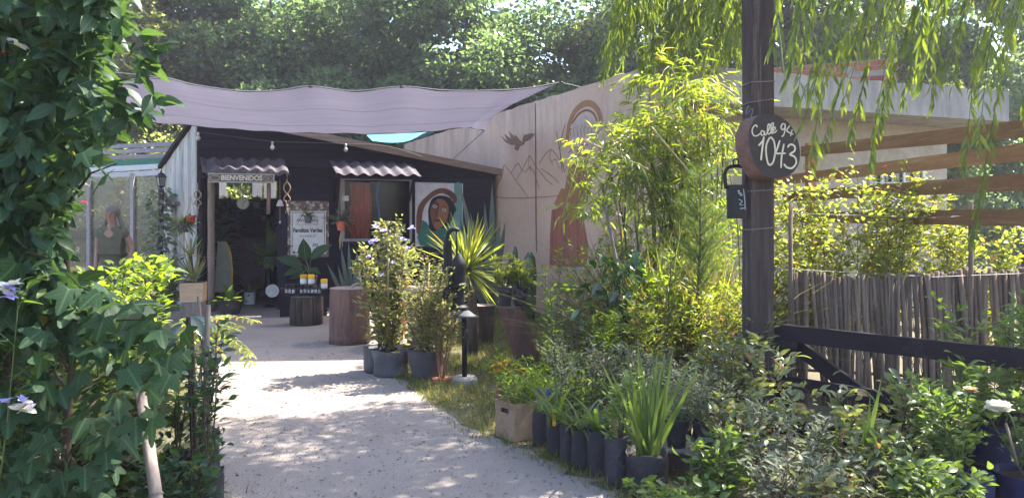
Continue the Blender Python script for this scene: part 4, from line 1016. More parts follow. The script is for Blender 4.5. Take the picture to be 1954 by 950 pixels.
# macrame hangers and hanging pots
def macrame(px, py0, py1, y, label, name='macrame_hanger'):
    x, z1 = FR.hit(px, py0, y); _, z0 = FR.hit(px, py1, y); o = thing(name, label, 'macrame', FR.w(x, y, z0)); H = z1-z0
    for sgn_ in (-1, 1):
        pts = [(x + sgn_*0.055*abs(math.sin(t*math.pi*2.0))*(1 if t < 0.78 else 0.3), y + 0.01*sgn_, z0 + H*(0.72-0.72*t)) for t in [i/24 for i in range(25)]]
        m = MB(FR); m.tube(pts, 0.011, 6); m.build('braid', ROPE, o, True)
    for t in (0.02, 0.36, 0.70): m = MB(FR); m.lathe((x, y, z0 + H*t - 0.015), [(0.014, 0), (0.024, 0.015), (0.014, 0.03)], 8); m.build('knot', ROPE, o, True)
    m = MB(FR); m.tube([(x, y, z0+H*0.7), (x, y, z1)], 0.008, 5); m.build('cord', ROPE, o)
    m = MB(FR)
    for i in range(7): m.tube([(x, y, z0), (x + random.uniform(-0.025, 0.025), y, z0 - random.uniform(0.08, 0.16))], 0.004, 4)
    m.build('tassel', ROPE, o)
macrame(600, 344, 402, -0.5, 'jute macrame hanger between the shop door and the nursery sign')
macrame(448, 362, 406, -0.5, 'jute macrame hanger by the left post of the shop door')
def hanging(px, ptop, ppot, y, pm, label, foliage, r=0.075, h=0.12, name='hanging_pot', trail=0):
    x, zt = FR.hit(px, ptop, y); _, zp = FR.hit(px, ppot, y); w = Vector(FR.w(x, y, zp)); o = thing(name, label, 'hanging plant', w)
    pot(o, w, r*0.75, r, h, pm)
    for k in range(3):
        a = k*2.094; m = MB(); m.tube([w + Vector((math.cos(a)*r*1.05, math.sin(a)*r*1.05, h)), Vector(FR.w(x, y, zt))], 0.004, 4); m.build('cord', ROPE, o)
    foliage(o, w + Vector((0, 0, h)))
    if trail:
        for k in range(5):
            m = MB(); p0 = w + Vector((random.uniform(-0.02, 0.02), 0, 0)); m.tube([p0, p0 + Vector((random.uniform(-0.04, 0.04), 0, -trail*0.6)), p0 + Vector((random.uniform(-0.03, 0.03), 0, -trail*random.uniform(0.8, 1.2)))], 0.005, 4); m.build('root_strand', ROPE, o)
    return o
hanging(692, 350, 443, -0.35, TERRACOTTA, 'coral pot with fuzzy grey plant hanging before the shop window', lambda o, p: rosette(o, p, 40, 0.30, 0.05, T_OVA, L_GREY, (-0.1, 1.3), False), 0.085, 0.14, trail=0.3)
hp = hanging(636, 395, 431, -0.25, GREYPOT, 'slate grey pot hanging in a wire triangle over the nursery sign', lambda o, p: rosette(o, p, 26, 0.15, 0.05, T_OVA, L_MID, (0.1, 1.4), False), 0.065, 0.10)
t0 = [FR.hit(u, v, -0.25) for u, v in ((637, 398), (617, 433), (653, 433), (637, 398))]; m = MB(FR); m.tube([(x, -0.25, z) for x, z in t0], 0.006, 5); m.build('wire_triangle', BLACKIRON, hp)
hanging(436, 385, 432, -0.7, REDPOT, 'bright red pot hanging beside the whitewashed board wall', lambda o, p: rosette(o, p, 18, 0.14, 0.03, T_BLADE, L_OLIVE, (-0.3, 1.0), False), 0.08, 0.12)
hanging(424, 380, 446, -0.75, GREYPOT, 'brown hanging basket with trailing greenery by the whitewashed wall', lambda o, p: rosette(o, p, 60, 0.26, 0.05, T_OVA, L_OLIVE, (-0.9, 1.0), False), 0.10, 0.12, trail=0.4)
# small wind bell
x, z = FR.hit(588, 402, -0.3); w = FR.w(x, -0.3, z); o = thing('wind_bell', 'small white bell hanging on a cord beside the door jamb', 'bell', w)
m = MB(); m.lathe(w, [(0.065, 0), (0.055, 0.03), (0.035, 0.09), (0.02, 0.11)], 14); m.build('dome', WHITEPLASTIC, o, True)
m = MB(); m.tube([Vector(w) + Vector((0, 0, 0.11)), Vector(w) + Vector((0, 0, 0.55))], 0.004, 4); m.tube([w, Vector(w) - Vector((0, 0, 0.26))], 0.004, 4); m.build('cord', ROPE, o)
m = MB(); m.lathe(Vector(w) - Vector((0, 0, 0.30)), [(0.008, 0), (0.02, 0.02), (0.008, 0.05)], 8); m.build('clapper', WHITEPLASTIC, o)

# ------------------------------------------------------------------ trees
def crown_points(c, rad, ncl, n, clr=0.3, bottom=-1.0):
    c = np.array(c); rad = np.array(rad, float)
    u = nrm(RG.normal(0, 1, (ncl, 3))); u[:, 2] = np.where(u[:, 2] < bottom, -u[:, 2], u[:, 2])
    cc = c + u*rad*(RG.random((ncl, 1))**0.38)
    k = RG.integers(0, ncl, n); cr = clr*rad.mean()*RG.uniform(0.6, 1.3, ncl)
    d = nrm(RG.normal(0, 1, (n, 3))); d[:, 2] *= 0.75
    p = cc[k] + d*(cr[k]*RG.random(n)**0.28)[:, None]
    return cc, p, nrm(d + RG.normal(0, 0.5, (n, 3)) + np.array([0, 0, -0.25]))
def tree(name, label, foot, h_trunk, c, rad, ncl, n, L, W, mat, group=None, tr=0.14, clr=0.3, nl=7, tpl=T_DIA, cat='tree'):
    o = thing(name, label, cat, foot, group)
    cc, p, d = crown_points(c, rad, ncl, n, clr)
    f = Vector(foot); t = Vector((c[0], c[1], h_trunk)); m = MB()
    m.tube(smooth_path([f, f.lerp(t, 0.5) + Vector((random.uniform(-0.2, 0.2), 0, 0)), t, Vector(c)], 3), [tr*(1-0.07*i) for i in range(10)], 8); m.build('trunk', BARK, o, True)
    for i in range(nl):
        e = Vector(cc[RG.integers(0, ncl)]); s0 = t.lerp(Vector(c), random.random()); mid = s0.lerp(e, 0.5) + Vector((0, 0, 0.2))
        m = MB(); m.tube(smooth_path([s0, mid, e], 3), [tr*0.4*(1-0.11*k) for k in range(7)], 5); m.build('limb', BARK, o, True)
    s = RG.uniform(0.6, 1.25, n)
    leaf_mesh('crown', p, d, L*s, W*s, tpl, mat, o, 0.7)
    return o
BT = [  # px, d, crown centre height, radii, leaves, material, label
    (215, 18.5, 5.4, (3.0, 2.2, 3.6), 15000, L_PALE, 'pale leafy tree behind the dark vine at the far left'),
    (365, 20.0, 5.8, (2.1, 2.0, 3.4), 13000, L_PALE, 'thin pale tree above the left end of the shade cloth'),
    (470, 21.0, 6.0, (2.2, 2.0, 4.0), 17000, L_BACK, 'broad green tree left of the dark gap above the shade cloth'),
    (585, 19.5, 5.8, (1.9, 1.8, 4.2), 17000, L_BACK, 'tall sunlit tree above the shop door'),
    (705, 23.0, 6.2, (2.2, 2.0, 4.6), 15000, L_BACK2, 'dark shaded tree above the shop window'),
    (800, 20.5, 5.9, (1.8, 1.8, 4.2), 15000, L_BACK, 'upright tree behind the right half of the shade cloth'),
    (890, 20.0, 6.0, (1.8, 1.8, 4.4), 17000, L_BACK, 'dense tree behind the top of the plain concrete wall'),
    (1000, 19.0, 4.7, (1.6, 1.6, 2.7), 13000, L_BACK, 'rounded tree below the patch of open sky'),
    (1095, 21.0, 5.0, (1.4, 1.6, 2.9), 8000, L_PALE, 'light airy tree right beside the patch of open sky'),
    (1240, 19.0, 6.0, (2.6, 2.0, 4.2), 16000, L_BACK2, 'dark blue green tree behind the hanging bamboo'),
    (1420, 20.0, 6.6, (2.4, 2.0, 4.4), 15000, L_BACK2, 'dark tree behind the sign post above the house roof'),
    (1560, 21.0, 5.8, (2.0, 1.9, 3.6), 12000, L_PALE, 'pale sunlit tree above the brick parapet'),
    (1700, 20.0, 5.4, (2.2, 1.9, 4.2), 14000, L_BACK, 'green tree above the right end of the concrete roof'),
    (1860, 17.5, 4.6, (2.3, 1.9, 4.2), 15000, L_BACK, 'leafy tree beyond the wooden rails at the right edge'),
]
for px, d, cz, rad, n, mt, lab in BT:
    cz = EYE + (cz-EYE)*(d+3.5)/d; rad = tuple(q*(d+3.5)/d for q in rad); d += 3.5
    x = XP(px, d); tree('leafy_tree', lab, (x, d, 0), cz*0.55, (x, d, cz), rad, 32, int(n*1.5), 0.165, 0.12, mt, 'trees behind the shop and house', clr=0.31)
# the unbroken wood farther off
n = 70000; x = RG.uniform(-30, 30, n); y = RG.uniform(30, 34, n); top = 9.0 + 1.2*np.sin(x*0.55) + 0.9*np.sin(x*1.7+2)
gap = np.exp(-((x/y*F+CX-1070)/60)**4); top = top - gap*5.0
z = RG.random(n)**0.8*top + 0.1
o = leaf_mesh('distant_wood', np.stack([x, y, z], 1), RG.normal(0, 1, (n, 3)), RG.uniform(0.4, 0.8, n), RG.uniform(0.3, 0.55, n), T_DIA, L_BACK2, None, 1.0, 'stuff'); o['label'] = 'unbroken dark wood behind the backdrop trees'

# ------------------------------------------------------------------ bamboo and willow
def lance_spray(B, D, S, path, n, L, W, droop=0.7, t0=0.15):
    """leaves along a hanging twig"""
    m = len(path)-1
    for i in range(n):
        t = (t0 + (1-t0)*(i+random.random())/n)*m; k = min(int(t), m-1); p = path[k].lerp(path[k+1], t-k); tg = (path[k+1]-path[k]).normalized()
        a = random.uniform(0, 6.28); B.append(p); D.append(tg*0.9 + Vector((math.cos(a)*0.7, math.sin(a)*0.7, -droop*random.uniform(0.5, 1.3)))); S.append(random.uniform(0.6, 1.15))
bam = thing('bamboo_clump', 'arching bamboo clump with sunlit narrow leaves in front of the mural', 'bamboo', (1.9, 8.7, 0))
B = []; D = []; S = []
ends = [(1068,420),(1100,425),(1135,395),(1165,300),(1090,400),(1120,405),(1170,280),(1160,440),(1175,340),(1190,310),(1205,410),(1215,300),(1230,300),(1240,370),(1255,455),(1265,310),(1280,300),(1290,400),(1305,320),(1320,300),(1335,430),(1350,350),(1362,290),(1085,410),(1130,370),(1165,340),(1182,290),(1222,340),(1260,330),(1300,280),(1340,310),(1110,430),(1180,400),(1190,330),(1205,270),(1250,265),(1290,260),(1335,270),(1175,225),(1225,205),(1270,215),(1310,200),(1350,225),(1380,300),(1150,345)]
for i, (px, py) in enumerate(ends):
    d = random.uniform(7.7, 9.3) if px > 1145 else random.uniform(7.0, 7.6); e = P(px, py, d); f = Vector((1.9 + random.gauss(0, 0.28), 8.8 + random.gauss(0, 0.25), 0))
    ap = f.lerp(e, 0.62); ap.z = max(e.z + 0.25, 1.9 + random.uniform(0, 0.6)); pts = smooth_path([f, f.lerp(ap, 0.55) + Vector((0.1, 0, 0.25)), ap, e], 5)
    m = MB(); m.tube(pts, [0.014*(1-0.85*k/(len(pts)-1)) for k in range(len(pts))], 5, False); m.build('culm', CANE if i % 3 == 0 else GREENSTEM, bam, True)
    for k in range(13):
        t = random.uniform(0.22, 1.0)*(len(pts)-1); q = min(int(t), len(pts)-2); p = pts[q].lerp(pts[q+1], t-q)
        a = random.uniform(0, 6.28); L = random.uniform(0.2, 0.6); r2 = p + Vector((math.cos(a)*L, math.sin(a)*L, random.uniform(-0.28, 0.38)))
        lance_spray(B, D, S, [p, p.lerp(r2, 0.5) + Vector((0, 0, 0.05)), r2], 14, 0, 0, 0.55)
S = np.array(S); leaves(bam, B, D, 0.155*S, 0.021*S, T_LAN, L_BAMBOO, 300, 0.5)
for (p0, p1) in (((1105, 290, 7.6), (1215, 340, 7.7)), ((1220, 268, 7.7), (1280, 340, 7.8))):
    m = MB(); m.tube([P(*p0), P(*p1)], 0.011, 6); m.build('pale_cane', CANE, bam, True)
# dense hanging sprays above the mural
B = []; D = []; S = []
ov = thing('overhanging_bamboo', 'dense blue green bamboo sprays drooping over the top of the mural wall', 'bamboo', (2.9, 10.8, 0))
for i in range(5): m = MB(); f = Vector((3.2 + i*0.25, 11.3 + i*0.12, 3.6)); m.tube(smooth_path([f, f + Vector((-0.3, -0.3, 1.4)), P(1150 + i*55, 20 - i*10, 9.6)], 4), 0.018, 5); m.build('culm', GREENSTEM, ov, True)
for i in range(210):
    px = random.uniform(1160, 1400); py = random.uniform(-80, 95 + 70*math.sin((px-1105)/300*math.pi)); d = random.uniform(9.0, 10.2); p = P(px, py, d)
    L = random.uniform(0.3, 0.7); r2 = p + Vector((random.uniform(-0.35, 0.1), random.uniform(-0.2, 0.2), -L)); lance_spray(B, D, S, [p, p.lerp(r2, 0.5) + Vector((0.05, 0, 0.05)), r2], 42, 0, 0, 0.8, 0)
S = np.array(S); leaves(ov, B, D, 0.155*S, 0.021*S, T_LAN, L_WILLOW, 0, 0.5)
for px, py in ((1195, 150), (1215, 152)): m = MB(); m.tube([P(px, py+6, 10.4), P(px+1, py-60, 10.4)], 0.01, 5); m.build('culm', CANE, ov)

wil = thing('weeping_willow', 'weeping willow with long hanging branches before the concrete house', 'tree', (6.4, 6.6, 0))
m = MB(); m.tube(smooth_path([(6.4, 6.6, 0), (6.35, 6.7, 1.6), (6.1, 6.8, 3.2), (5.6, 7.0, 4.6)], 4), [0.24 - 0.011*i for i in range(13)], 10); m.build('trunk', BARK, wil, True)
for e in ((2.6, 7.4, 5.1), (5.2, 6.5, 5.2), (0.4, 5.9, 5.3), (3.6, 5.0, 4.6), (4.2, 4.6, 4.2), (2.6, 5.2, 4.3)):
    a = Vector((5.9, 6.85, 3.9)); m = MB(); m.tube(smooth_path([a, a.lerp(Vector(e), 0.5) + Vector((0, 0, 0.5)), e], 5), [0.085 - 0.006*i for i in range(11)], 7); m.build('limb', BARK, wil, True)
P3 = []; D3 = []  # unseen crown clumps, added above the frame to shade path and left tree
for c, rad, n in (((2.6, 7.15, 5.15), (1.9, 1.35, 0.75), 12000), ((5.2, 6.5, 5.1), (1.4, 1.1, 0.7), 2200), ((1.1, 6.1, 5.3), (1.6, 1.0, 0.6), 8500), ((1.4, 4.9, 5.2), (1.3, 0.8, 0.5), 3600), ((3.6, 5.4, 5.0), (1.2, 0.9, 0.5), 1300)):
    cc, p, d = crown_points(c, rad, 26 if n < 4000 else 52, n, 0.25); P3.append(p); D3.append(d + np.array([0, 0, -0.6]))
P3 = np.concatenate(P3); D3 = np.concatenate(D3); leaf_mesh('crown', P3, D3, RG.uniform(0.11, 0.19, len(P3)), RG.uniform(0.022, 0.034, len(P3)), T_LAN, L_WILLOW, wil, 0.6)
B = []; D = []; S = []
strands = [(1450,190),(1462,150),(1478,265),(1490,330),(1500,230),(1510,300),(1522,180),(1540,150),(1555,290),(1570,240),(1590,330),(1604,285),(1612,210),(1630,160),(1655,150),(1680,120),(1700,235),(1715,170),(1735,130),(1752,340),(1765,470),(1776,300),(1790,210),(1810,150),(1830,120),(1850,230),(1880,300),(1920,200),(1440,110),(1425,140),(1365,120),(1340,135),(1310,150),(1285,130),(1355,70),(1645,225),(1668,180)]
strands += [(random.uniform(1440, 1860), random.uniform(120, 265)) for _ in range(18)]
for px, py in strands:
    d = random.uniform(4.3, 5.4) if px > 1430 else random.uniform(5.0, 6.2)
    e = P(px, py, d); top = P(px + random.uniform(30, 170), -60 - random.uniform(0, 60), d + random.uniform(-0.1, 0.5)); mid = e.lerp(top, 0.5) + Vector((random.uniform(-0.10, 0.03), 0, 0.04))
    pts = smooth_path([top, mid, e], 8); m = MB(); m.tube(pts, [0.0045*(1-0.6*k/(len(pts)-1)) for k in range(len(pts))], 4, False); m.build('hanging_twig', GREENSTEM, wil, True)
    ln = (top - e).length; lance_spray(B, D, S, pts, int(ln*36), 0, 0, 0.9, 0)
S = np.array(S); leaves(wil, B, D, 0.135*S, 0.0215*S, T_LAN, L_WILLOW, 300, 0.5)

# ------------------------------------------------------------------ post, number plaque, iron bell
post = thing('gate_post', 'tall square weathered timber post carrying the house number plaque', 'post', (1.77, 5.5, 0))
m = MB(Frame(1.77, 5.5, 4)); z = 0.0; vs = []; fs = []
for i in range(13):
    z = 3.7*i/12; j = random.uniform(-0.004, 0.004)
    for a, b in ((-1,-1),(0,-1.03),(1,-1),(1.02,0),(1,1),(0,1.0),(-1,1),(-1.02,0)): vs.append((a*0.083 + j, b*0.083 + j, z))
for i in range(12):
    for k in range(8): fs.append((i*8+k, i*8+(k+1)%8, (i+1)*8+(k+1)%8, (i+1)*8+k))
fs.append(tuple(range(96, 104))); m.add(vs, fs); m.build('shaft', POSTWOOD, post)
for zz, tl in ((ZP(222, 5.4), 0.05), (ZP(375, 5.4), 0.02), (ZP(440, 5.4), 0.03), (ZP(190, 5.4), 0.02)):
    m = MB(Frame(1.77, 5.5, 4)); ring = [(-0.088,-0.088),(0.088,-0.089),(0.089,0.089),(-0.089,0.088),(-0.088,-0.088)]; m.tube([(a, b, zz + tl*(a*3)) for a, b in ring], 0.0045, 5); m.build('wire_tie', WIRE, post)
m = MB(); m.tube(smooth_path([P(1384, 232, 5.38), P(1380, 246, 5.36), P(1392, 236, 5.38), P(1386, 262, 5.36)], 4), 0.004, 4); m.build('wire_tie', WIRE, post)
plq = thing('number_plaque', 'dark wood slice plaque lettered Calle 94 and 1043 on the post', 'house number', P(1430, 300, 5.32))
PF = Frame(*P(1430, 300, 5.30)[:2], 20)
out = [(1390,262),(1398,250),(1412,245),(1428,246),(1442,252),(1455,263),(1465,280),(1471,300),(1472,320),(1467,336),(1457,347),(1443,353),(1428,355),(1414,352),(1404,344),(1396,330),(1388,310),(1385,290),(1385,275)]
fo = [PF.hit(u, v, 0) for u, v in out]; fo = [tuple(q) for q in smooth_path([Vector(p) for p in fo + [fo[0]]], 3)][:-1]
cxm = sum(p[0] for p in fo)/len(fo); czm = sum(p[1] for p in fo)/len(fo); n = len(fo)
vs = [(x, 0, z) for x, z in fo] + [(x + (-0.035), 0.10, z - 0.015) for x, z in fo]
m = MB(PF); m.add(vs[:n] , [tuple(range(n))]); m.build('face', MAT('dark_stained_slice', (0.030, 0.020, 0.018), (0.020, 0.014, 0.013), 0.6, 7, (1, 1, 3), 0.5), plq)
m = MB(PF); m.add(vs, [(i, n+i, n+(i+1) % n, (i+1) % n) for i in range(n)] + [tuple(range(2*n-1, n-1, -1))]); m.build('bark_edge', MAT('red_brown_bark_edge', (0.16, 0.085, 0.065), (0.085, 0.05, 0.042), 0.85, 16, bump=0.8, dist=0.008), plq)
def hand(pts, w, nm='lettering'):
    m = MB(PF); q = [Vector(PF.hit(u, v, -0.003)) for u, v in pts]; m.stroke(smooth_path(q, 4), w, -0.0035, -0.0006); m.build(nm, CREAMPAINT, plq)
W1, W2 = 0.0085, 0.0125
for pts, w in (([(1400,268),(1397,264),(1392,269),(1391,276),(1394,282),(1400,282),(1405,278)], W1), ([(1411,275),(1407,274),(1406,280),(1410,281),(1412,275),(1412.5,281),(1415,280)], W1),
               ([(1415,280),(1420,270),(1421,263),(1418,264),(1417,273),(1418,279),(1421,279)], W1), ([(1421,279),(1426,268),(1427,261),(1424,262),(1423,271),(1424,278),(1427,277)], W1), ([(1426,274),(1430,271),(1430,268),(1427,269),(1426,275),(1429,277),(1433,273)], W1),
               ([(1447,263),(1443,262),(1440,267),(1442,272),(1446,270),(1447,263),(1447,272),(1444,282),(1441,283)], W1), ([(1455,265),(1450,274),(1461,280)], W1), ([(1459,272),(1456,283)], W1),
               ([(1402,299),(1409,291),(1411,284),(1408,305),(1406,324)], W2), ([(1421,285),(1415,298),(1415,316),(1419,331),(1426,328),(1430,310),(1428,292),(1422,284)], W2),
               ([(1438,290),(1433,306),(1431,312),(1448,312)], W2), ([(1445,296),(1441,318),(1440,337)], W2), ([(1451,302),(1456,297),(1463,300),(1463,308),(1455,314),(1463,318),(1466,328),(1459,337),(1450,336),(1445,330)], W2)): hand(pts, w)
bell = thing('iron_cowbell', 'black iron bell with a square loop handle hanging beside the post', 'bell', P(1364, 424, 5.42))
QF = Frame(*P(1363, 380, 5.42)[:2], 8)
(bx0, bz0), (bx1, bz1) = QF.hit(1349, 423), QF.hit(1380, 366)
vs = []
for t in (0, 0.5, 0.93, 1.0):
    w = (bx1-bx0)/2*(0.95 + 0.07*t if t < 1 else 0.86); z = bz0 + (bz1-bz0)*t; c = (bx0+bx1)/2
    for k in range(16): a = 6.2832*k/16; ex = 0.6; vs.append((c + w*math.copysign(abs(math.cos(a))**ex, math.cos(a)), 0.05*math.copysign(abs(math.sin(a))**ex, math.sin(a)), z))
fs = [(i*16+k, i*16+(k+1)%16, (i+1)*16+(k+1)%16, (i+1)*16+k) for i in range(3) for k in range(16)] + [tuple(range(48, 64)), tuple(range(16))[::-1]]
m = MB(QF); m.add(vs, fs); m.build('body', BLACKIRON, bell, 'auto')
hp_ = [QF.hit(u, v) for u, v in ((1347,372),(1344,352),(1348,338),(1358,334),(1370,334),(1379,339),(1381,352),(1378,372))]; m = MB(QF); m.tube(smooth_path([(x, 0, z) for x, z in hp_], 3), 0.013, 7); m.build('handle', BLACKIRON, bell, True)
hp_ = [QF.hit(u, v) for u, v in ((1362,334),(1358,328),(1361,322),(1367,324),(1368,331))]; m = MB(QF); m.tube(smooth_path([(x, 0, z) for x, z in hp_], 3), 0.006, 6); m.build('ring', BLACKIRON, bell, True)
m = MB(); m.tube([Vector(QF.w(*((QF.hit(1364, 323)[0],) + (0, QF.hit(1364, 323)[1])))), P(1386, 292, 5.4)], 0.004, 4); m.build('wire', WIRE, bell)
SCR = MAT('white_scribble', (0.42, 0.42, 0.46), (0.35, 0.35, 0.38), 0.8, 20)
for pts in ([(1366,377),(1369,375),(1368,381),(1372,379),(1371,384),(1375,382)], [(1376,372),(1378,390),(1379,408)], [(1368,390),(1374,394),(1369,399),(1376,400)], [(1370,406),(1378,405)]):
    m = MB(QF); m.stroke(smooth_path([Vector(QF.hit(u, v, -0.052)) for u, v in pts], 3), 0.005, -0.054, -0.050); m.build('scribble', SCR, bell)

# ------------------------------------------------------------------ brown rails, dark gate, stick fence
rail = thing('rail_fence', 'reddish brown rail fence of broad boards running back to the concrete house', 'fence', (3.6, 7, 0))
for zc, zf in ((2.20, 2.41), (2.04, 2.10), (1.83, 1.88), (1.58, 1.61)):
    y = 4.2; 
    for a, b in ((4.2, 9.5),): m = MB(); m.bar((3.6 + random.uniform(-0.006, 0.006), a, zc - (zf-zc)*0.3), (3.6, b + (1.3 if zf < 2.2 else 0), zf), 0.026, 0.122); m.build('rail', RAILWOOD, rail)
for y in (9.4, 4.3): m = MB(); m.box(3.62, 3.72, y-0.05, y+0.05, 0, 2.5); m.build('fence_post', RAILWOOD, rail)
gate = thing('open_gate', 'near black timber gate with diagonal brace swung open from the post', 'gate', (1.9, 5.45, 0))
ga = Vector((1.90, 5.42, 0)); gb = Vector((3.25, 3.98, 0)); gl = (gb-ga).length; GF = Frame(ga.x, ga.y, math.degrees(math.atan2(gb.y-ga.y, gb.x-ga.x)))
def gbar(x0, z0, x1, z1, w=0.045, h=0.115, y=0, nm='rail'): m = MB(GF); m.bar((x0, y, z0), (x1, y, z1), w, h); m.build(nm, DARKBEAM, gate)
gbar(-0.02, 0.775, gl, 0.775); gbar(-0.02, 0.13, gl, 0.13); gbar(0.0, 0.08, 0.0, 0.83, 0.045, 0.11, 0.047, 'stile'); gbar(gl-0.06, 0.08, gl-0.06, 0.83, 0.045, 0.11, 0.047, 'stile')
gbar(0.03, 0.73, 0.98, 0.16, 0.04, 0.10, 0.048, 'brace'); gbar(-0.02, 0.44, gl, 0.44, 0.03, 0.09, -0.04, 'rail')
m = MB(GF); m.box(0.98, 1.32, 0.03, 0.05, 0.1, 0.40); m.build('board', DARKBEAM, gate)
for z in (0.2, 0.7): m = MB(GF); m.box(-0.10, 0.14, -0.03, -0.024, z-0.02, z+0.02); m.build('hinge', BLACKIRON, gate)
sf = thing('stick_fence', 'grey upright stick fence behind the dark open gate', 'fence', (3.4, 6.4, 0))
def top_at(px):
    for a, b in zip(TS, TS[1:]):
        if a[0] <= px <= b[0]: return a[1] + (b[1]-a[1])*(px-a[0])/(b[0]-a[0])
    return TS[-1][1]
TS = [(1440, 512), (1505, 512), (1535, 524), (1600, 522), (1700, 514), (1760, 512), (1850, 508), (2000, 500)]
px = 1455
while px < 1975:
    d = 6.6 - (px-1455)/520*0.7 + random.uniform(-0.02, 0.02); r = random.uniform(0.013, 0.023); py = top_at(px) + random.uniform(-5, 5)
    if random.random() < 0.06: px += 4
    t = P(px, py, d); ln = random.uniform(-0.02, 0.12); f = Vector((t.x + ln, d, 0)); mid = f.lerp(t, 0.55) + Vector((random.uniform(-0.012, 0.012), 0, 0))
    m = MB(); m.tube([f, f.lerp(t, 0.3), mid, t], [r, r*1.04, r*random.uniform(0.9, 1.05), r*0.93], 7); m.build('stick', STICK, sf, True)
    px += r*2*F/d*random.uniform(0.76, 0.98)
for z in (0.28, 0.85): m = MB(); a = P(1445, 500, 6.66); b = P(1975, 500, 5.96); m.tube([(a.x, a.y+0.02, z), (b.x, b.y+0.02, z)], 0.014, 6); m.build('binding_rod', STICK, sf)
nt_ = thing('wire_net', 'diagonal wire netting stretched in front of the stick fence', 'netting', (3.2, 6.2, 0))
a = P(1452, 500, 6.5); b = P(1975, 500, 5.85); m = MB(); L = (b-a).length; k = 0
NF = Frame(a.x, a.y, math.degrees(math.atan2(b.y-a.y, b.x-a.x)))
x = -1.0
while x < L:
    for sg in (1, -1):
        p0 = (x, 0.0, 0.1) if sg == 1 else (x, 0.006, 1.15); p1 = (x+1.0, 0, 1.15) if sg == 1 else (x+1.0, 0.006, 0.1)
        q0 = Vector(p0); q1 = Vector(p1)
        if q0.x < 0: q0 = q0.lerp(q1, -q0.x/(q1.x-q0.x))
        if q1.x > L: q1 = q0.lerp(q1, (L-q0.x)/(q1.x-q0.x))
        m.tube([q0, q0.lerp(q1, 0.5) + Vector((random.uniform(-0.02, 0.02), -0.01, 0)), q1], 0.0018, 4, False)
    x += 0.14
m.build('mesh_wire', WIRE, nt_)
m = MB(NF)
for z in (1.15, 1.62): m.tube([(0, 0, z), (L*0.5, -0.02, z-0.04), (L, 0, z+0.03)], 0.003, 4)
m.build('line_wire', WIRE, nt_)
for x in (0.02, L*0.62): m = MB(NF); m.tube([(x, 0.012, 0), (x, 0.012, 1.7)], 0.018, 7); m.build('stake', STICK, nt_, True)

# ------------------------------------------------------------------ left: vine, star-leaved tree, stakes
def region_points(spec):
    B = []
    for (x0, x1, y0, y1, d0, d1, n) in spec:
        for _ in range(n): B.append(P(random.uniform(x0, x1), random.uniform(y0, y1), random.uniform(d0, d1)))
    return B
def left_edge(py):
    T = [(-60, 345), (50, 325), (120, 310), (160, 292), (200, 280), (235, 300), (265, 290), (300, 270), (345, 255), (375, 235), (430, 215), (500, 215), (560, 265)]
    for a, b in zip(T, T[1:]):
        if a[0] <= py <= b[0]: return a[1] + (b[1]-a[1])*(py-a[0])/(b[0]-a[0])
    return 290
vine = thing('climbing_vine', 'dark oval-leaved climbing vine massed at the upper left with white flowers', 'vine', (-2.6, 3.3, 0))
B = []; D = []
for k in range(6200):
    py = random.uniform(-70, 640); e = left_edge(py); px = e - abs(random.gauss(0, 1))*150 if k % 3 else random.uniform(-60, e)
    if px < -70: px = random.uniform(-60, e)
    d = random.uniform(2.9, 4.0) + 0.4*max(0, (e-px-200)/300); B.append(P(px, py, d)); D.append(Vector((random.gauss(0.25, 0.7), random.gauss(-0.35, 0.6), random.gauss(-0.35, 0.5))))
for (px, py) in ((350,120),(365,128),(380,132),(340,150),(355,165),(300,205),(330,225),(352,232),(372,222),(345,245),(318,262),(335,180),(300,270),(385,225),(322,240),(310,195),(360,130)):
    for _ in range(3): B.append(P(px + random.gauss(0, 6), py + random.gauss(0, 6), 3.0)); D.append(Vector((random.gauss(0.5, 0.5), random.gauss(-0.3, 0.3), random.gauss(-0.2, 0.4))))
s = RG.uniform(0.5, 1.2, len(B)); leaves(vine, B, D, 0.112*s, 0.056*s, T_OVA, L_VINE, 300, 0.7)
for i in range(14):
    px = random.uniform(60, 215); q = [P(px - 60 + random.uniform(-30, 30), 960, 3.6), P(px - 40, 600, 3.5), P(px - 10, 320, 3.4), P(px + random.uniform(-10, 40), 60 + random.uniform(-90, 120), 3.3)]
    m = MB(); m.tube(smooth_path(q, 5), [0.012 - 0.0006*k for k in range(16)], 5, False); m.build('stem', TWIG, vine, True)
for px, py, mt, r in ((148, 308, REDPETAL, 0.032), (252, 395, REDPETAL, 0.022), (118, 315, REDPETAL, 0.032), (120, 140, REDPETAL, 0.02), (138, 128, WHITEPETAL, 0.05)):
    c = P(px, py, 2.95); blossom(vine, c, r, 4, mt, 'coloured_leaf', (-0.6, 0.6))
jas = thing('plumbago_shrub', 'pale lilac flowered plumbago at the left edge', 'shrub', P(60, 1000, 3.0))
jas.location.z = 0
st, LB, LD = grow((P(60, 900, 3.0).x, 3.0, 0), 1.35, 0.4, 7, 8, 6, 0.25, 0.3); stem_parts(jas, st, 0.006, GREENSTEM); n = len(LB); s = RG.uniform(0.6, 1.1, n); leaves(jas, LB, LD, 0.075*s, 0.03*s, T_OVA, L_MID, 100)
for px, py in ((128, 541), (120, 548), (136, 536), (127, 555), (118, 540), (150, 742), (158, 748), (120, 735), (152, 735), (142, 748)):
    c = P(px, py, 2.75); blossom(jas, c, 0.035, 7, LILACPETAL if py % 2 else WHITEPETAL, 'flower', (-0.3, 1.0))

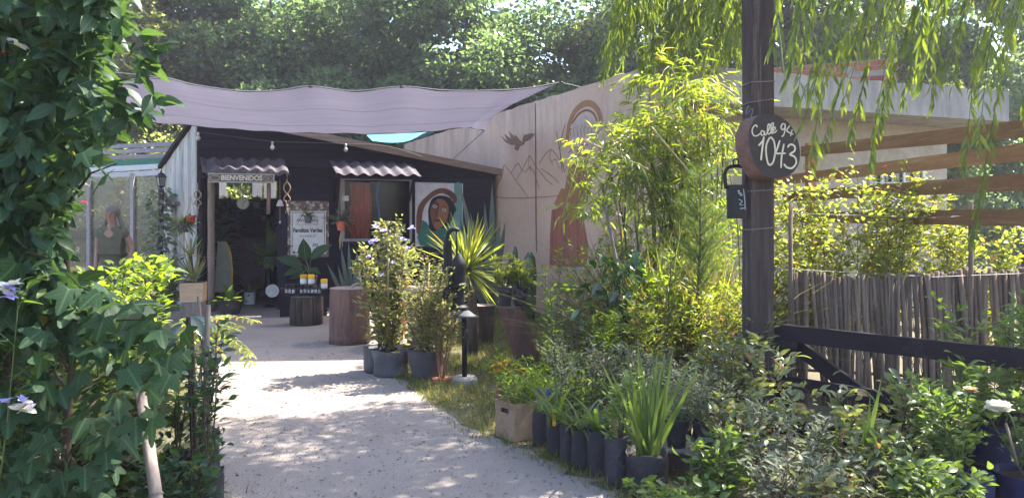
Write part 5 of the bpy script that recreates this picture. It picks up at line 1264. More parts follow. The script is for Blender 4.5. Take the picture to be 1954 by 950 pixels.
swg = thing('star_leaved_tree', 'young dark green tree with large star-shaped leaves beside the stakes', 'tree', (XP(222, 3.2), 3.2, 0))
m = MB(); m.tube(smooth_path([(XP(222, 3.2), 3.2, 0), P(222, 898, 3.2), P(226, 790, 3.2), P(235, 640, 3.25), P(225, 480, 3.3), P(230, 330, 3.3)], 4), [0.026 - 0.0009*k for k in range(21)], 8); m.build('trunk', TWIG, swg, True)
B = []; D = []
def starspot(px, py, d, s=1.0):
    B.append(P(px, py, d)); D.append(Vector((random.gauss(0.1, 0.5), random.gauss(-0.55, 0.35), random.gauss(-0.55, 0.35))))
for k in range(330):
    t = random.random()
    py = random.uniform(450, 940); lim = 425 - 0.10*abs(py-620) if py > 560 else 210 + max(0, py-500)*2.6
    px = random.uniform(40, lim) if py < 750 else random.uniform(40, 310)
    if py > 780 and 340 < px: px -= random.uniform(0, 80)
    starspot(px, py, random.uniform(2.85, 3.6))
for px, py in ((225,320),(250,300),(270,330),(290,300),(310,330),(330,560),(350,590),(380,600),(400,640),(410,670),(330,620),(280,600),(360,700),(340,740),(300,780),(320,660),(240,560),(200,600),(180,640),(260,660),(210,700),(390,580),(370,650),(300,560)):
    starspot(px, py, random.uniform(2.75, 3.0))
for k in range(46):
    i = random.randrange(len(B)); e = B[i]; s0 = Vector((XP(226, 3.22), 3.22, max(0.5, min(2.0, e.z - 0.15)))); m = MB(); m.tube([s0, s0.lerp(e, 0.5) + Vector((0, 0, 0.05)), e], [0.008, 0.005, 0.003], 4, False); m.build('branch', TWIG, swg, True)
s = RG.uniform(0.75, 1.15, len(B)); leaves(swg, B, D, 0.155*s, 0.16*s, T_STAR, L_DEEP, 300, 0.45)
# yellow-green leaves lit from behind, deeper in
lit = thing('sunlit_shrub', 'sunlit yellow green shrub seen through the dark leaves at left', 'shrub', (XP(250, 5.6), 5.6, 0))
st, LB, LD = grow((XP(225, 5.8), 5.8, 0), 1.2, 0.75, 12, 16, 9, 0.3, 0.15); stem_parts(lit, st, 0.008, TWIG); s = RG.uniform(0.6, 1.1, len(LB)); leaves(lit, LB, LD, 0.085*s, 0.04*s, T_OVA, L_FRESH, 80)
shrub('sunlit_shrub', 'bright small-leaved shrub between the person and the star-leaved tree', 'shrub', (XP(322, 6.4), 6.4, 0), 1.08, 0.42, 9, 14, 7, 0.085, 0.038, T_OVA, L_FRESH, big=60, twl=0.25)
sap = thing('broad_leaved_sapling', 'tall sapling with drooping pale oval leaves in front of the person', 'tree', (XP(352, 7.0), 7.0, 0))
m = MB(); m.tube([(XP(365, 7), 7, 0), P(363, 560, 7), P(364, 500, 7)], [0.02, 0.017, 0.012], 7); m.build('trunk', WHITEPLASTIC if False else STAKE, sap, True)
B = []; D = []
for k in range(26):
    a = random.uniform(0, 6.28); c = P(365 + random.uniform(-35, 40), 495 + random.uniform(-8, 22), 7 + random.uniform(-0.2, 0.2)); B.append(c); D.append(Vector((math.cos(a), math.sin(a), random.uniform(-0.9, 0.1))))
s = RG.uniform(0.7, 1.1, len(B)); leaves(sap, B, D, 0.21*s, 0.085*s, T_OVA, L_MID, len(B))
for i in range(10): m = MB(); m.tube([P(364, 505, 7), P(364, 500, 7).lerp(B[i], 0.6) + Vector((0, 0, 0.04)), B[i]], 0.004, 4, False); m.build('twig', GREENSTEM, sap)
for (px, d, h, r, mt, lab) in ((70, 3.6, 1.0, 0.42, L_VINE, 'dense dark undergrowth at the lower left corner'), (170, 3.9, 0.85, 0.42, L_MID, 'leafy undergrowth below the plumbago flowers'), (265, 4.1, 0.7, 0.36, L_OLIVE, 'low dark undergrowth behind the leaning cane'), (330, 4.3, 0.62, 0.34, L_MID, 'low leafy undergrowth right of the leaning cane'), (20, 4.6, 1.3, 0.6, L_VINE, 'tall dark shrub at the left margin'), (130, 5.2, 1.2, 0.6, L_MID, 'mid green shrub behind the plumbago')):
    shrub('undergrowth_shrub', lab, 'shrub', (XP(px, d), d, 0), h, r, 11, 14, 8, 0.085, 0.042, T_OVA, mt, 'undergrowth on the left', 40, 0.005, twl=0.2, t0=0.1)
# bamboo and wooden stakes
def stake(label, p0, p1, r0, r1, mat, nodes=False, name='stake', group='stakes at the left of the path'):
    a = P(*p0); b = P(*p1); o = thing(name, label, 'stake', (a.x, a.y, 0), group); f = a + (a-b)*(a.z/max(1e-3, (b.z-a.z))); f.z = 0
    m = MB(); m.tube([f, f.lerp(b, 0.5), b], [r0, (r0+r1)/2, r1], 9); m.build('pole', mat, o, True)
    if nodes:
        for t in (0.3, 0.55, 0.8): q = f.lerp(b, t); m = MB(); m.tube([q - (b-f)*0.004, q + (b-f)*0.004], r0*1.12, 9); m.build('node', mat, o)
    return o
stake('thick pale cane leaning under the star-shaped leaves', (378, 898, 3.1), (352, 720, 3.25), 0.026, 0.024, STAKE, True)
stake('long grey wooden stake right of the star-leaved tree', (461, 760, 4.4), (465, 570, 4.4), 0.018, 0.016, STAKE)
stake('thin pale stake in the middle of the three stakes', (462, 700, 4.8), (449, 555, 4.8), 0.011, 0.009, PALEWOOD)
stake('dark crooked stake nearest the star-leaved tree', (440, 800, 4.3), (432, 590, 4.3), 0.016, 0.013, POSTWOOD)
# staked saplings in black bags
for i, (px, py, lab) in enumerate(((440, 885, 'black grow bag with a dark-leaved sapling, nearest of those left of the path'), (466, 905, 'black grow bag at the path edge with a small-leaved sapling'), (412, 870, 'black grow bag half hidden under the star-shaped leaves'), (462, 822, 'black grow bag standing farthest back beside the stakes'))):
    w = G(px, py + 24); o = thing('bagged_sapling', lab, 'potted plant', w, 'bagged saplings left of the path'); nursery_bag(o, w, 0.085, 0.25)
    st, LB, LD = grow(w + Vector((0, 0, 0.24)), 0.62 + 0.12*(i % 2), 0.14, 3, 9, 4, 0.13, 0.1); stem_parts(o, st, 0.006, TWIG); s = RG.uniform(0.6, 1.1, len(LB)); leaves(o, LB, LD, 0.07*s, 0.03*s, T_OVA, L_VINE, 60)
big = thing('large_leaved_sapling', 'sapling with large dark drooping leaves tied to the stakes', 'tree', (XP(445, 4.5), 4.5, 0))
m = MB(); m.tube(smooth_path([(XP(447, 4.5), 4.5, 0), P(444, 760, 4.5), P(440, 640, 4.5), P(436, 590, 4.5)], 4), 0.01, 6); m.build('trunk', TWIG, big, True)
B = [P(*p) for p in ((430,578,4.45),(440,590,4.45),(436,590,4.4),(430,640,4.45),(436,655,4.45),(425,600,4.45),(445,700,4.4),(450,720,4.4))]; D = [(-0.8,-0.3,0.2),(0.95,-0.2,-0.35),(0.6,-0.5,-0.5),(-0.3,-0.3,-0.9),(0.1,-0.3,-1),(-0.5,-0.4,-0.6),(0.6,-0.3,-0.4),(0.7,-0.2,0.2)]
leaves(big, B, D, 0.17, 0.075, T_OVA, L_GLOSSY, 8, 0.25)
# pinnate yellow-green sapling catching the sun
jac = thing('feathery_sapling', 'sunlit yellow green feathery-leaved sapling leaning over the path edge', 'tree', (XP(440, 6.4), 6.4, 0))
m = MB(); m.tube(smooth_path([(XP(445, 6.4), 6.4, 0), P(448, 720, 6.4), P(460, 640, 6.4), P(480, 605, 6.4)], 4), [0.014 - 0.0008*k for k in range(13)], 6); m.build('trunk', TWIG, jac, True)
B = []; D = []
for k in range(22):
    s0 = P(455 + random.uniform(-30, 25), 612 + random.uniform(-10, 25), 6.4 + random.uniform(-0.25, 0.25)); e = P(random.uniform(395, 552), random.uniform(595, 680), 6.4 + random.uniform(-0.4, 0.4)); pts = smooth_path([s0, s0.lerp(e, 0.5) + Vector((0, 0, 0.07)), e], 6)
    m = MB(); m.tube(pts, 0.003, 4, False); m.build('leaf_stalk', GREENSTEM, jac)
    for j in range(2, len(pts)):
        tg = (pts[j]-pts[j-1]).normalized(); sd = tg.cross(Vector((0, 0, 1))).normalized()
        for sg in (-1, 1): B.append(pts[j]); D.append(sd*sg + tg*0.5 + Vector((0, 0, -0.25)))
s = RG.uniform(0.75, 1.1, len(B)); leaves(jac, B, D, 0.075*s, 0.032*s, T_OVA, L_YELLOW, len(B), 0.3)

# ------------------------------------------------------------------ left middle distance: nursery shelter, person, planter
gh = thing('nursery_shelter', 'lath-roofed plant shelter with hazy plastic walls left of the shop', 'shelter', (-8.2, 17, 0))
ROOFP = (((300,300),(432,291),GREYLATH),((300,308),(428,301),GREYLATH),((296,318),(424,311),GREYLATH),((296,330),(418,319),GREENSTRIP),((300,341),(408,328),PALELATH),((330,349),(400,340),PALELATH))
for i, (a, b, mt) in enumerate(ROOFP):
    d = 15.2 + i*0.5; m = MB(); m.bar(P(a[0]-120, a[1]+6, d), P(b[0], b[1]+4, d), 0.05, 0.085 if i < 3 else 0.12); m.build('roof_lath', mt, gh)
MILKY = glass('hazy_plastic_sheet', (0.85, 0.85, 0.82), 0.06, 0.12, 0.6)
for i, (a, b) in enumerate(((180, 262), (264, 336), (338, 386))):
    d = 17.2; m = MB(); x0, x1 = XP(a, d), XP(b, d); m.box(x0, x1, d, d+0.01, 0.3, ZP(352, d)); m.build('plastic_panel', MILKY, gh)
for px in (178, 263, 337, 387): d = 17.15; m = MB(); m.box(XP(px, d)-0.035, XP(px, d)+0.035, d-0.04, d+0.03, 0, ZP(346, d)); m.build('upright', GREYLATH, gh)
for px, py in ((430, 291), (180, 318)): d = 15.6; z = ZP(py+6, d)-0.05; m = MB(); m.box(XP(px, d)-0.04, XP(px, d)+0.04, d-0.04, d+0.04, 0, z); m.build('upright', GREYLATH, gh)
tree('shelter_tree', 'small sunlit tree behind the plastic wall of the shelter', (XP(300, 19.2), 19.2, 0), 1.0, (XP(300, 19.2), 19.2, 2.0), (2.4, 1.2, 1.7), 26, 7000, 0.13, 0.08, L_PALE, tr=0.07)
tree('shelter_tree', 'sunlit bush seen through the shop back window', (XP(520, 19), 19.0, 0), 1.2, (XP(520, 19), 19.0, 2.1), (2.2, 0.9, 1.1), 26, 6500, 0.13, 0.08, L_PALE, tr=0.07)
# ivy column and lantern at the back corner of the flank
iv = thing('ivy_column', 'pale variegated ivy climbing a post beside the whitewashed wall', 'climber', (XP(385, 14.6), 14.6, 0))
m = MB(); m.tube([(XP(384, 14.6), 14.6, 0), P(386, 372, 14.6)], 0.05, 8); m.build('post', POSTWOOD, iv, True)
B = []; D = []
for k in range(520):
    a = random.uniform(0, 6.28); z = random.uniform(0.3, 2.15); r = random.uniform(0.08, 0.27); B.append((XP(384, 14.6) + math.cos(a)*r, 14.6 + math.sin(a)*r, z)); D.append((math.cos(a), math.sin(a), random.uniform(-0.9, 0.3)))
leaf_mesh('foliage', B, D, 0.12, 0.09, T_OVA, L_VARIEG, iv)
ln = thing('wall_lantern', 'black four-sided lantern on a bracket at the shelter corner', 'lantern', P(386, 372, 14.2)); c = P(386, 371, 14.2)
m = MB(); m.lathe(c, [(0.03, 0), (0.075, 0.03), (0.075, 0.04)], 4); m.build('base', BLACKIRON, ln)
m = MB(); m.lathe(c + Vector((0, 0, 0.041)), [(0.06, 0), (0.085, 0.15)], 4); m.build('glass', MAT('lantern_glass', (0.16, 0.16, 0.15), (0.1, 0.1, 0.1), 0.15, 4, bump=0, spec=0.6), ln)
m = MB(); m.lathe(c + Vector((0, 0, 0.192)), [(0.11, 0), (0.05, 0.08), (0.02, 0.09), (0.01, 0.14)], 4); m.build('cap', BLACKIRON, ln)
for k in range(4): a = k*math.pi/2; m = MB(); m.tube([c + Vector((math.cos(a)*0.06, math.sin(a)*0.06, 0.04)), c + Vector((math.cos(a)*0.087, math.sin(a)*0.087, 0.19))], 0.006, 4); m.build('rib', BLACKIRON, ln)
m = MB(); m.tube(smooth_path([c, c + Vector((0.03, 0.05, -0.12)), Vector((SW.w(0.25, -0.02, c.z-0.02)))], 4), 0.012, 6); m.build('bracket', BLACKIRON, ln, True)

# the person, walking towards the yard
def person():
    d = 11.0; bx_ = XP(303, d); base = Vector((bx_, d, 0))
    o = thing('person', 'person in khaki T-shirt and jeans walking out of the plant shelter', 'person', base)
    skin = MAT('skin', (0.25, 0.14, 0.10), (0.20, 0.11, 0.08), 0.55, 8, bump=0.1, vary=0.0)
    J = {'pel': (0, 0, 0.95), 'wst': (0, 0.0, 1.08), 'chs': (0.0, -0.01, 1.30), 'nkb': (0, 0.0, 1.47), 'nck': (0, -0.01, 1.52), 'hd1': (0, -0.02, 1.585), 'hd2': (0, -0.012, 1.665), 'hd3': (0, 0.0, 1.725),
         'lsh': (-0.17, 0, 1.41), 'lel': (-0.235, 0.06, 1.15), 'lwr': (-0.20, -0.06, 0.94), 'lhd': (-0.19, -0.10, 0.87), 'rsh': (0.17, 0, 1.41), 'rel': (0.255, 0.05, 1.16), 'rwr': (0.265, -0.08, 0.97), 'rhd': (0.262, -0.12, 0.90),
         'lhp': (-0.095, 0, 0.90), 'lkn': (-0.10, -0.10, 0.50), 'lan': (-0.10, -0.02, 0.09), 'lto': (-0.11, -0.17, 0.045), 'rhp': (0.095, 0, 0.90), 'rkn': (0.10, 0.02, 0.49), 'ran': (0.10, 0.14, 0.10), 'rto': (0.11, 0.0, 0.04)}
    R = {'pel': (0.15, 0.11), 'wst': (0.135, 0.10), 'chs': (0.165, 0.115), 'nkb': (0.08, 0.07), 'nck': (0.052, 0.055), 'hd1': (0.062, 0.075), 'hd2': (0.076, 0.092), 'hd3': (0.05, 0.06),
         'lsh': .062, 'lel': .043, 'lwr': .028, 'lhd': .034, 'rsh': .062, 'rel': .043, 'rwr': .028, 'rhd': .034, 'lhp': .092, 'lkn': .06, 'lan': .042, 'lto': .036, 'rhp': .092, 'rkn': .06, 'ran': .042, 'rto': .036}
    E = [('pel','wst'),('wst','chs'),('chs','nkb'),('nkb','nck'),('nck','hd1'),('hd1','hd2'),('hd2','hd3'),('chs','lsh'),('lsh','lel'),('lel','lwr'),('lwr','lhd'),('chs','rsh'),('rsh','rel'),('rel','rwr'),('rwr','rhd'),
         ('pel','lhp'),('lhp','lkn'),('lkn','lan'),('lan','lto'),('pel','rhp'),('rhp','rkn'),('rkn','ran'),('ran','rto')]
    def skinned(name, keys, edges, mat, grow=0.0, sub=2, extra=None):
        idx = {k: i for i, k in enumerate(keys)}; me = bpy.data.meshes.new(name)
        me.from_pydata([J[k] for k in keys], [(idx[a], idx[b]) for a, b in edges], []); ob = mesh_object(name, me, o)
        me.materials.append(mat); md = ob.modifiers.new('skin', 'SKIN'); md.use_smooth_shade = True
        for i, k in enumerate(keys):
            r = R[k]; r = r if isinstance(r, tuple) else (r, r); me.skin_vertices[0].data[i].radius = (r[0]+grow, r[1]+grow)
        me.skin_vertices[0].data[0].use_root = True
        s_ = ob.modifiers.new('sub', 'SUBSURF'); s_.levels = sub; s_.render_levels = sub
        return ob
    # fingers are short chains rooted in the palm
    for sd, sx in (('l', -1), ('r', 1)):
        hx, hy, hz = J[sd+'hd']
        for fi in range(4):
            n1 = f'{sd}f{fi}a'; n2 = f'{sd}f{fi}b'; n3 = f'{sd}f{fi}c'; q = (fi-1.5)*0.017; ln_ = (0.9, 1.0, 0.95, 0.78)[fi]
            J[n1] = (hx, hy + q - 0.01, hz - 0.035); J[n2] = (hx - sx*0.010, hy + q - 0.018, hz - 0.035 - 0.034*ln_); J[n3] = (hx - sx*0.026, hy + q - 0.02, hz - 0.035 - 0.062*ln_)
            R[n1] = 0.010; R[n2] = 0.009; R[n3] = 0.007; E += [(sd+'hd', n1), (n1, n2), (n2, n3)]
        J[sd+'t1'] = (hx, hy-0.04, hz-0.005); J[sd+'t2'] = (hx - sx*0.012, hy-0.058, hz-0.04); R[sd+'t1'] = 0.011; R[sd+'t2'] = 0.008; E += [(sd+'hd', sd+'t1'), (sd+'t1', sd+'t2')]
    skinned('body', list(J.keys()), E, skin)
    shirt = MAT('khaki_cotton', (0.085, 0.080, 0.050), (0.06, 0.056, 0.036), 0.9, 7, bump=0.4, dist=0.006, vary=0)
    J['lsl'] = tuple(np.array(J['lsh'])*0.5 + np.array(J['lel'])*0.5); J['rsl'] = tuple(np.array(J['rsh'])*0.5 + np.array(J['rel'])*0.5); R['lsl'] = R['rsl'] = 0.052; J['shb'] = (0, 0, 1.42); R['shb'] = (0.11, 0.075); J['hem'] = (0, 0, 0.84); R['hem'] = (0.165, 0.125)
    skinned('t_shirt', ['pel','hem','wst','chs','shb','lsh','lsl','rsh','rsl'], [('pel','hem'),('pel','wst'),('wst','chs'),('chs','shb'),('chs','lsh'),('lsh','lsl'),('chs','rsh'),('rsh','rsl')], shirt, 0.014)
    J['pe2'] = (0, 0, 1.03); R['pe2'] = (0.135, 0.10)
    skinned('jeans', ['pel','pe2','lhp','lkn','lan','rhp','rkn','ran'], [('pel','pe2'),('pel','lhp'),('lhp','lkn'),('lkn','lan'),('pel','rhp'),('rhp','rkn'),('rkn','ran')], MAT('blue_denim', (0.07, 0.09, 0.13), (0.05, 0.065, 0.10), 0.9, 30, vary=0), 0.012)
    hair = MAT('dark_brown_hair', (0.075, 0.055, 0.045), (0.13, 0.11, 0.10), 0.6, 20, (8, 8, 1), 0.5, vary=0)
    m = MB(); vs = []; fs = []
    for j in range(9):
        ph = j/8*math.pi*0.62
        for k in range(16):
            a = 6.2832*k/16; r = 0.098*math.sin(ph); fr_ = 1.0 if math.sin(a) > -0.35 else 0.86
            vs.append((bx_ + r*math.cos(a), d + 0.012 + r*1.12*math.sin(a)*fr_, 1.672 + 0.118*math.cos(ph) + (0.030 if math.sin(a) < -0.5 and j > 5 else 0)))
    for j in range(8):
        for k in range(16): fs.append((j*16+k, j*16+(k+1)%16, (j+1)*16+(k+1)%16, (j+1)*16+k))
    m.add(vs, fs)
    for sx in (-1, 1):
        for k in range(4): q = 0.055 + 0.02*k; m.tube(smooth_path([(bx_+sx*0.07, d+0.03, 1.64), (bx_+sx*(0.08+q*0.3), d+0.035, 1.55), (bx_+sx*(0.09+q*0.7), d+0.01, 1.45 - 0.02*k)], 3), [0.02, 0.022, 0.024, 0.022, 0.02, 0.015, 0.006], 6)
    m.build('hair', hair, o, True)
    for sx in (-1, 1):
        m = MB(); m.lathe((bx_+sx*0.030, d-0.094, 1.655), [(0.002, -0.006), (0.010, 0), (0.002, 0.006)], 8); m.build('eye', BLACKPAINT, o, True)
        m = MB(); m.bar((bx_+sx*0.017, d-0.094, 1.678), (bx_+sx*0.044, d-0.088, 1.676), 0.008, 0.006); m.build('eyebrow', hair, o)
        m = MB(); m.lathe((bx_+sx*0.079, d+0.005, 1.635), [(0.004, 0), (0.013, 0.015), (0.016, 0.035), (0.006, 0.052)], 8, sx=0.6); m.build('ear', skin, o, True)
    m = MB(); m.tube([(bx_, d-0.092, 1.66), (bx_, d-0.112, 1.63), (bx_, d-0.098, 1.618)], [0.007, 0.013, 0.012], 7); m.build('nose', skin, o, True)
    m = MB(); m.bar((bx_-0.022, d-0.094, 1.592), (bx_+0.022, d-0.094, 1.592), 0.010, 0.007); m.build('mouth', MAT('lips', (0.35, 0.12, 0.10), None, 0.5), o)
person()
w = P(338, 432, 11.4)
# planter with yucca beside the door post
pl = thing('plywood_planter', 'square bleached plywood planter with a spiky yucca beside the door post', 'planter', FR.w(FR.hit(441, 560, -1.3)[0], -1.3, 0))
LF = Frame(*FR.w(FR.hit(441, 560, -1.3)[0], -1.3, 0)[:2], 10); (_, zt) = LF.hit(441, 531); (_, zm) = LF.hit(441, 563)
m = MB(LF); hw = 0.165; m.prism([(-hw, zm), (hw, zm), (hw*1.05, zt), (-hw*1.05, zt)], -0.16, 0.16); m.build('box', TANBOX, pl)
m = MB(LF); m.box(-hw*0.96, hw*0.96, -0.15, 0.15, 0, zm-0.004); m.build('plinth', STAKE, pl)
m = MB(LF); m.box(-hw, hw, -0.15, 0.15, zt+0.0, zt+0.004); m.build('soil', SOIL, pl)
c = LF.w(0, 0, zt); rosette(pl, c, 34, 0.55, 0.035, T_STIFF, L_OLIVE, (0.1, 1.4), True); rosette(pl, (c[0]-0.05, c[1], c[2]+0.4), 28, 0.45, 0.032, T_STIFF, L_OLIVE, (-0.2, 1.4), True)
m = MB(); m.tube([c, (c[0]-0.05, c[1], c[2]+0.42)], 0.03, 7); m.build('stem', TWIG, pl)
shrub('dark_shrub', 'dark shrub at the foot of the whitewashed wall beside the planter', 'shrub', (XP(392, 12.2), 12.2, 0), 0.9, 0.5, 9, 10, 6, 0.12, 0.05, T_OVA, L_MID, twl=0.28)
shrub('dark_shrub', 'dark low shrub in front of the plastic shelter wall', 'shrub', (XP(330, 13.2), 13.2, 0), 0.9, 0.6, 9, 10, 6, 0.12, 0.05, T_OVA, L_OLIVE, twl=0.28)
bn = thing('low_bench', 'low brick coloured bench behind the sapling at left', 'bench', (XP(315, 9.6), 9.6, 0))
m = MB(); m.box(XP(290, 9.6), XP(345, 9.6), 9.4, 9.8, 0.36, 0.42); m.build('seat', MAT('pinkish_plank', (0.34, 0.22, 0.18), (0.25, 0.16, 0.13), 0.8, 5), bn)
for px in (296, 340): m = MB(); m.box(XP(px, 9.6)-0.04, XP(px, 9.6)+0.04, 9.45, 9.75, 0, 0.358); m.build('leg', DARKBEAM, bn)
# plants at the doorway
def potplant(name, label, w, r0, r1, h, pm, leaf, group=None, cat='potted plant'):
    o = thing(name, label, cat, w, group); pot(o, w, r0, r1, h, pm); leaf(o, (w[0], w[1], w[2]+h*0.9)); return o
def atf(px, py, y): x, z = FR.hit(px, py, y); return Vector(FR.w(x, y, max(z, 0.007)))
w = atf(503, 583, -0.55); w.z = 0.007; potplant('door_plant', 'leafy plant in a squat black pot on the shop threshold', w, 0.15, 0.20, 0.2, BLACKBAG, lambda o, p: rosette(o, p, 26, 0.36, 0.12, T_OVA, L_MID, (0.0, 1.2), True))
w = atf(537, 537, 1.0); w.z = 0.007; potplant('door_plant', 'spiky plant in a white cylinder pot on the shop floor', w, 0.10, 0.10, 0.2, WHITEPLASTIC, lambda o, p: rosette(o, p, 30, 0.42, 0.05, T_BLADE, L_OLIVE, (0.1, 1.3), True))
w = atf(570, 500, 0.35); w.z = 0.72
st_ = thing('plant_stand', 'tall dark plant stand inside the right door jamb', 'stand', (w.x, w.y, 0)); m = MB(); m.lathe((w.x, w.y, 0.007), [(0.13, 0), (0.13, 0.02), (0.03, 0.05), (0.03, 0.66), (0.14, 0.69), (0.14, 0.71)], 14); m.build('pedestal', DARKBEAM, st_, 'auto')
potplant('door_plant', 'tall broad-leaved plant on the stand inside the right door jamb', w, 0.10, 0.14, 0.18, GREYPOT, lambda o, p: (rosette(o, p, 22, 0.75, 0.12, T_BLADE, L_MID, (0.5, 1.45), True), rosette(o, p, 90, 0.28, 0.09, T_OVA, L_FRESH, (-0.9, 0.8), False)))
w = atf(490, 470, 1.3); w.z = 0.007; potplant('door_plant', 'dark bushy plant in the left shadow of the shop doorway', w, 0.14, 0.18, 0.3, GREYPOT, lambda o, p: [rosette(o, (p[0], p[1], p[2]+0.25*k), 26, 0.4, 0.11, T_OVA, L_MID, (-0.2, 1.2), False) for k in range(6)])
o = thing('round_dish', 'white round enamel dish leaning on the foot of the door jamb', 'dish', atf(575, 556, -0.25)); x, z = FR.hit(575, 545.5, -0.25); z = max(z, 0.13)
m = MB(FR); m.prism(disc(FR, x, z, 0.105, 0, 0), -0.25, -0.235); m.build('plate', MAT('dull_enamel', (0.40, 0.40, 0.38), (0.28, 0.28, 0.27), 0.4, 12), o); m = MB(FR); m.tube([(x+0.105*math.cos(k*0.2618), -0.252, z+0.105*math.sin(k*0.2618)) for k in range(25)], 0.009, 5); m.build('rim', WHITEPLASTIC, o)

# ------------------------------------------------------------------ yard in front of the shop: stumps, rack, chair, table
def log(root, base, top, r0, r1, mat, topmat, wob=0.06, seg=22, flare=0.0, name='trunk_section'):
    b = Vector(base); t = Vector(top); n = 9; w = [1 + random.uniform(-wob, wob) for _ in range(seg)]; vs = []; fs = []
    for i in range(n):
        u = i/(n-1); c = b.lerp(t, u); r = r0 + (r1-r0)*u + flare*max(0, 0.25-u)*4*0.25
        for k in range(seg): a = 6.2832*k/seg; q = r*w[k]*(1+random.uniform(-0.012, 0.012)); vs.append((c.x + q*math.cos(a), c.y + q*math.sin(a), c.z))
    for i in range(n-1):
        for k in range(seg): fs.append((i*seg+k, i*seg+(k+1)%seg, (i+1)*seg+(k+1)%seg, (i+1)*seg+k))
    fs.append(tuple(range(seg))[::-1]); m = MB(); m.add(vs, fs); m.build(name, mat, root, True)
    tv = vs[(n-1)*seg:]; m = MB(); m.add(tv + [(x, y, z+0.006) for x, y, z in tv], [tuple(range(seg, 2*seg))] + [(k, (k+1)%seg, seg+(k+1)%seg, seg+k) for k in range(seg)]); m.build('cut_face', topmat, root)
w = G(706, 634); o = thing('stump_table', 'wide smooth red brown tree stump standing in front of the orange chair', 'stump', w); log(o, w, (w.x, w.y, 0.70), 0.26, 0.245, STUMPW, STUMPTOP, 0.05)
# driftwood figure lying on the stump
dw = thing('driftwood', 'pale forked driftwood piece standing on the wide stump', 'driftwood', (w.x+0.12, w.y, 0.706)); c = Vector((w.x+0.13, w.y, 0.706))
for pts, r in (([(-0.11, -0.02, 0.0), (-0.03, 0, 0.05), (0.05, 0.01, 0.02), (0.09, 0.03, 0.0)], 0.016), ([(0.02, 0, 0.03), (0.01, 0, 0.12), (0.0, 0, 0.2), (0.02, 0, 0.235)], 0.013), ([(-0.03, 0, 0.045), (-0.08, -0.02, 0.03), (-0.10, -0.04, 0.0)], 0.012)):
    m = MB(); m.tube(smooth_path([c + Vector(p) for p in pts], 3), r, 6); m.build('branch', MAT('bleached_driftwood', (0.42, 0.36, 0.30), (0.32, 0.27, 0.22), 0.8, 12), dw, True)
w2 = G(632, 603); o = thing('bark_stump', 'short rough-barked stump carrying the rack of bottles', 'stump', w2); log(o, w2, (w2.x, w2.y, 0.43), 0.225, 0.205, BARK, STUMPTOP, 0.09, 26)
for k in range(26):
    a = 6.2832*k/26; m = MB(); q = 0.222; m.tube([(w2.x+q*math.cos(a+random.uniform(-.05,.05)), w2.y+q*math.sin(a), 0.0+0.01), (w2.x+q*0.99*math.cos(a), w2.y+q*0.99*math.sin(a), 0.2), (w2.x+0.207*math.cos(a+random.uniform(-.05,.05)), w2.y+0.207*math.sin(a), 0.42)], [0.018, 0.02, 0.014], 5); m.build('bark_ridge', BARK, o, True)
tb = thing('display_bench', 'low dark display bench behind the barked stump', 'bench', atf(612, 585, -1.0)); a0 = FR.hit(588, 560, -1.25)[0]; a1 = FR.hit(668, 560, -1.25)[0]
m = MB(FR); m.box(a0, a1, -1.25, -0.75, 0.40, 0.45); m.build('top', BLACKWOOD, tb)
for x in (a0+0.03, a1-0.03):
    for y in (-1.21, -0.79): m = MB(FR); m.box(x-0.03, x+0.03, y-0.03, y+0.03, 0.006, 0.399); m.build('leg', BLACKWOOD, tb)
m = MB(FR); m.box(a0+0.002, a0+0.36, -1.246, -1.23, 0.01, 0.398); m.build('front_board', BLACKWOOD, tb)
rk = thing('bottle_rack', 'wire rack on the barked stump holding small labelled bottles', 'rack', (w2.x, w2.y, 0.436)); rx = w2.x - 0.02; ry = w2.y - 0.02
for x in (-0.30, 0.26):
    for y in (-0.09, 0.09): m = MB(); m.tube([(rx+x, ry+y, 0.438), (rx+x, ry+y, 0.66)], 0.006, 5); m.build('upright', BLACKIRON, rk)
for z, y in ((0.452, -0.09), (0.452, 0.09), (0.56, -0.09), (0.56, 0.09)): m = MB(); m.tube([(rx-0.30, ry+y, z), (rx+0.26, ry+y, z)], 0.005, 5); m.build('rod', BLACKIRON, rk)
m = MB(); m.box(rx-0.30, rx+0.26, ry-0.09, ry+0.09, 0.440, 0.450); m.build('tray', BLACKIRON, rk)
def bottle(x, y, z, r, h, lid, lab, nm, txt, grp):
    o = thing(nm, txt, 'bottle', (x, y, z), grp); m = MB(); m.lathe((x, y, z), [(r, 0), (r, h*0.66), (r*0.45, h*0.8), (r*0.42, h*0.86)], 10); m.build('glass', DARKGLASS, o, True)
    m = MB(); m.lathe((x, y, z+h*0.16), [(r*1.03, 0), (r*1.03, h*0.36)], 10); m.build('paper_label', lab, o, True)
    m = MB(); m.lathe((x, y, z+h*0.861), [(r*0.55, 0), (r*0.55, h*0.15)], 8); m.build('cap', lid, o, True)
BLAB = MAT('pale_bottle_label', (0.50, 0.47, 0.48), (0.40, 0.38, 0.40), 0.7, 9)
GOLDCAP = MAT('dull_gold_cap', (0.25, 0.16, 0.05), None, 0.4, 9, bump=0)
for i in range(10):
    if i == 3: continue
    bottle(rx-0.27+i*0.056, ry+random.uniform(-0.02, 0.02), 0.451, 0.021, 0.15, GOLDCAP, BLAB, 'small_bottle', ('first', 'second', 'third', '', 'fourth', 'fifth', 'sixth', 'seventh', 'eighth', 'ninth')[i] + ' small dark bottle from the door side in the wire rack row', 'bottles on the wire rack')
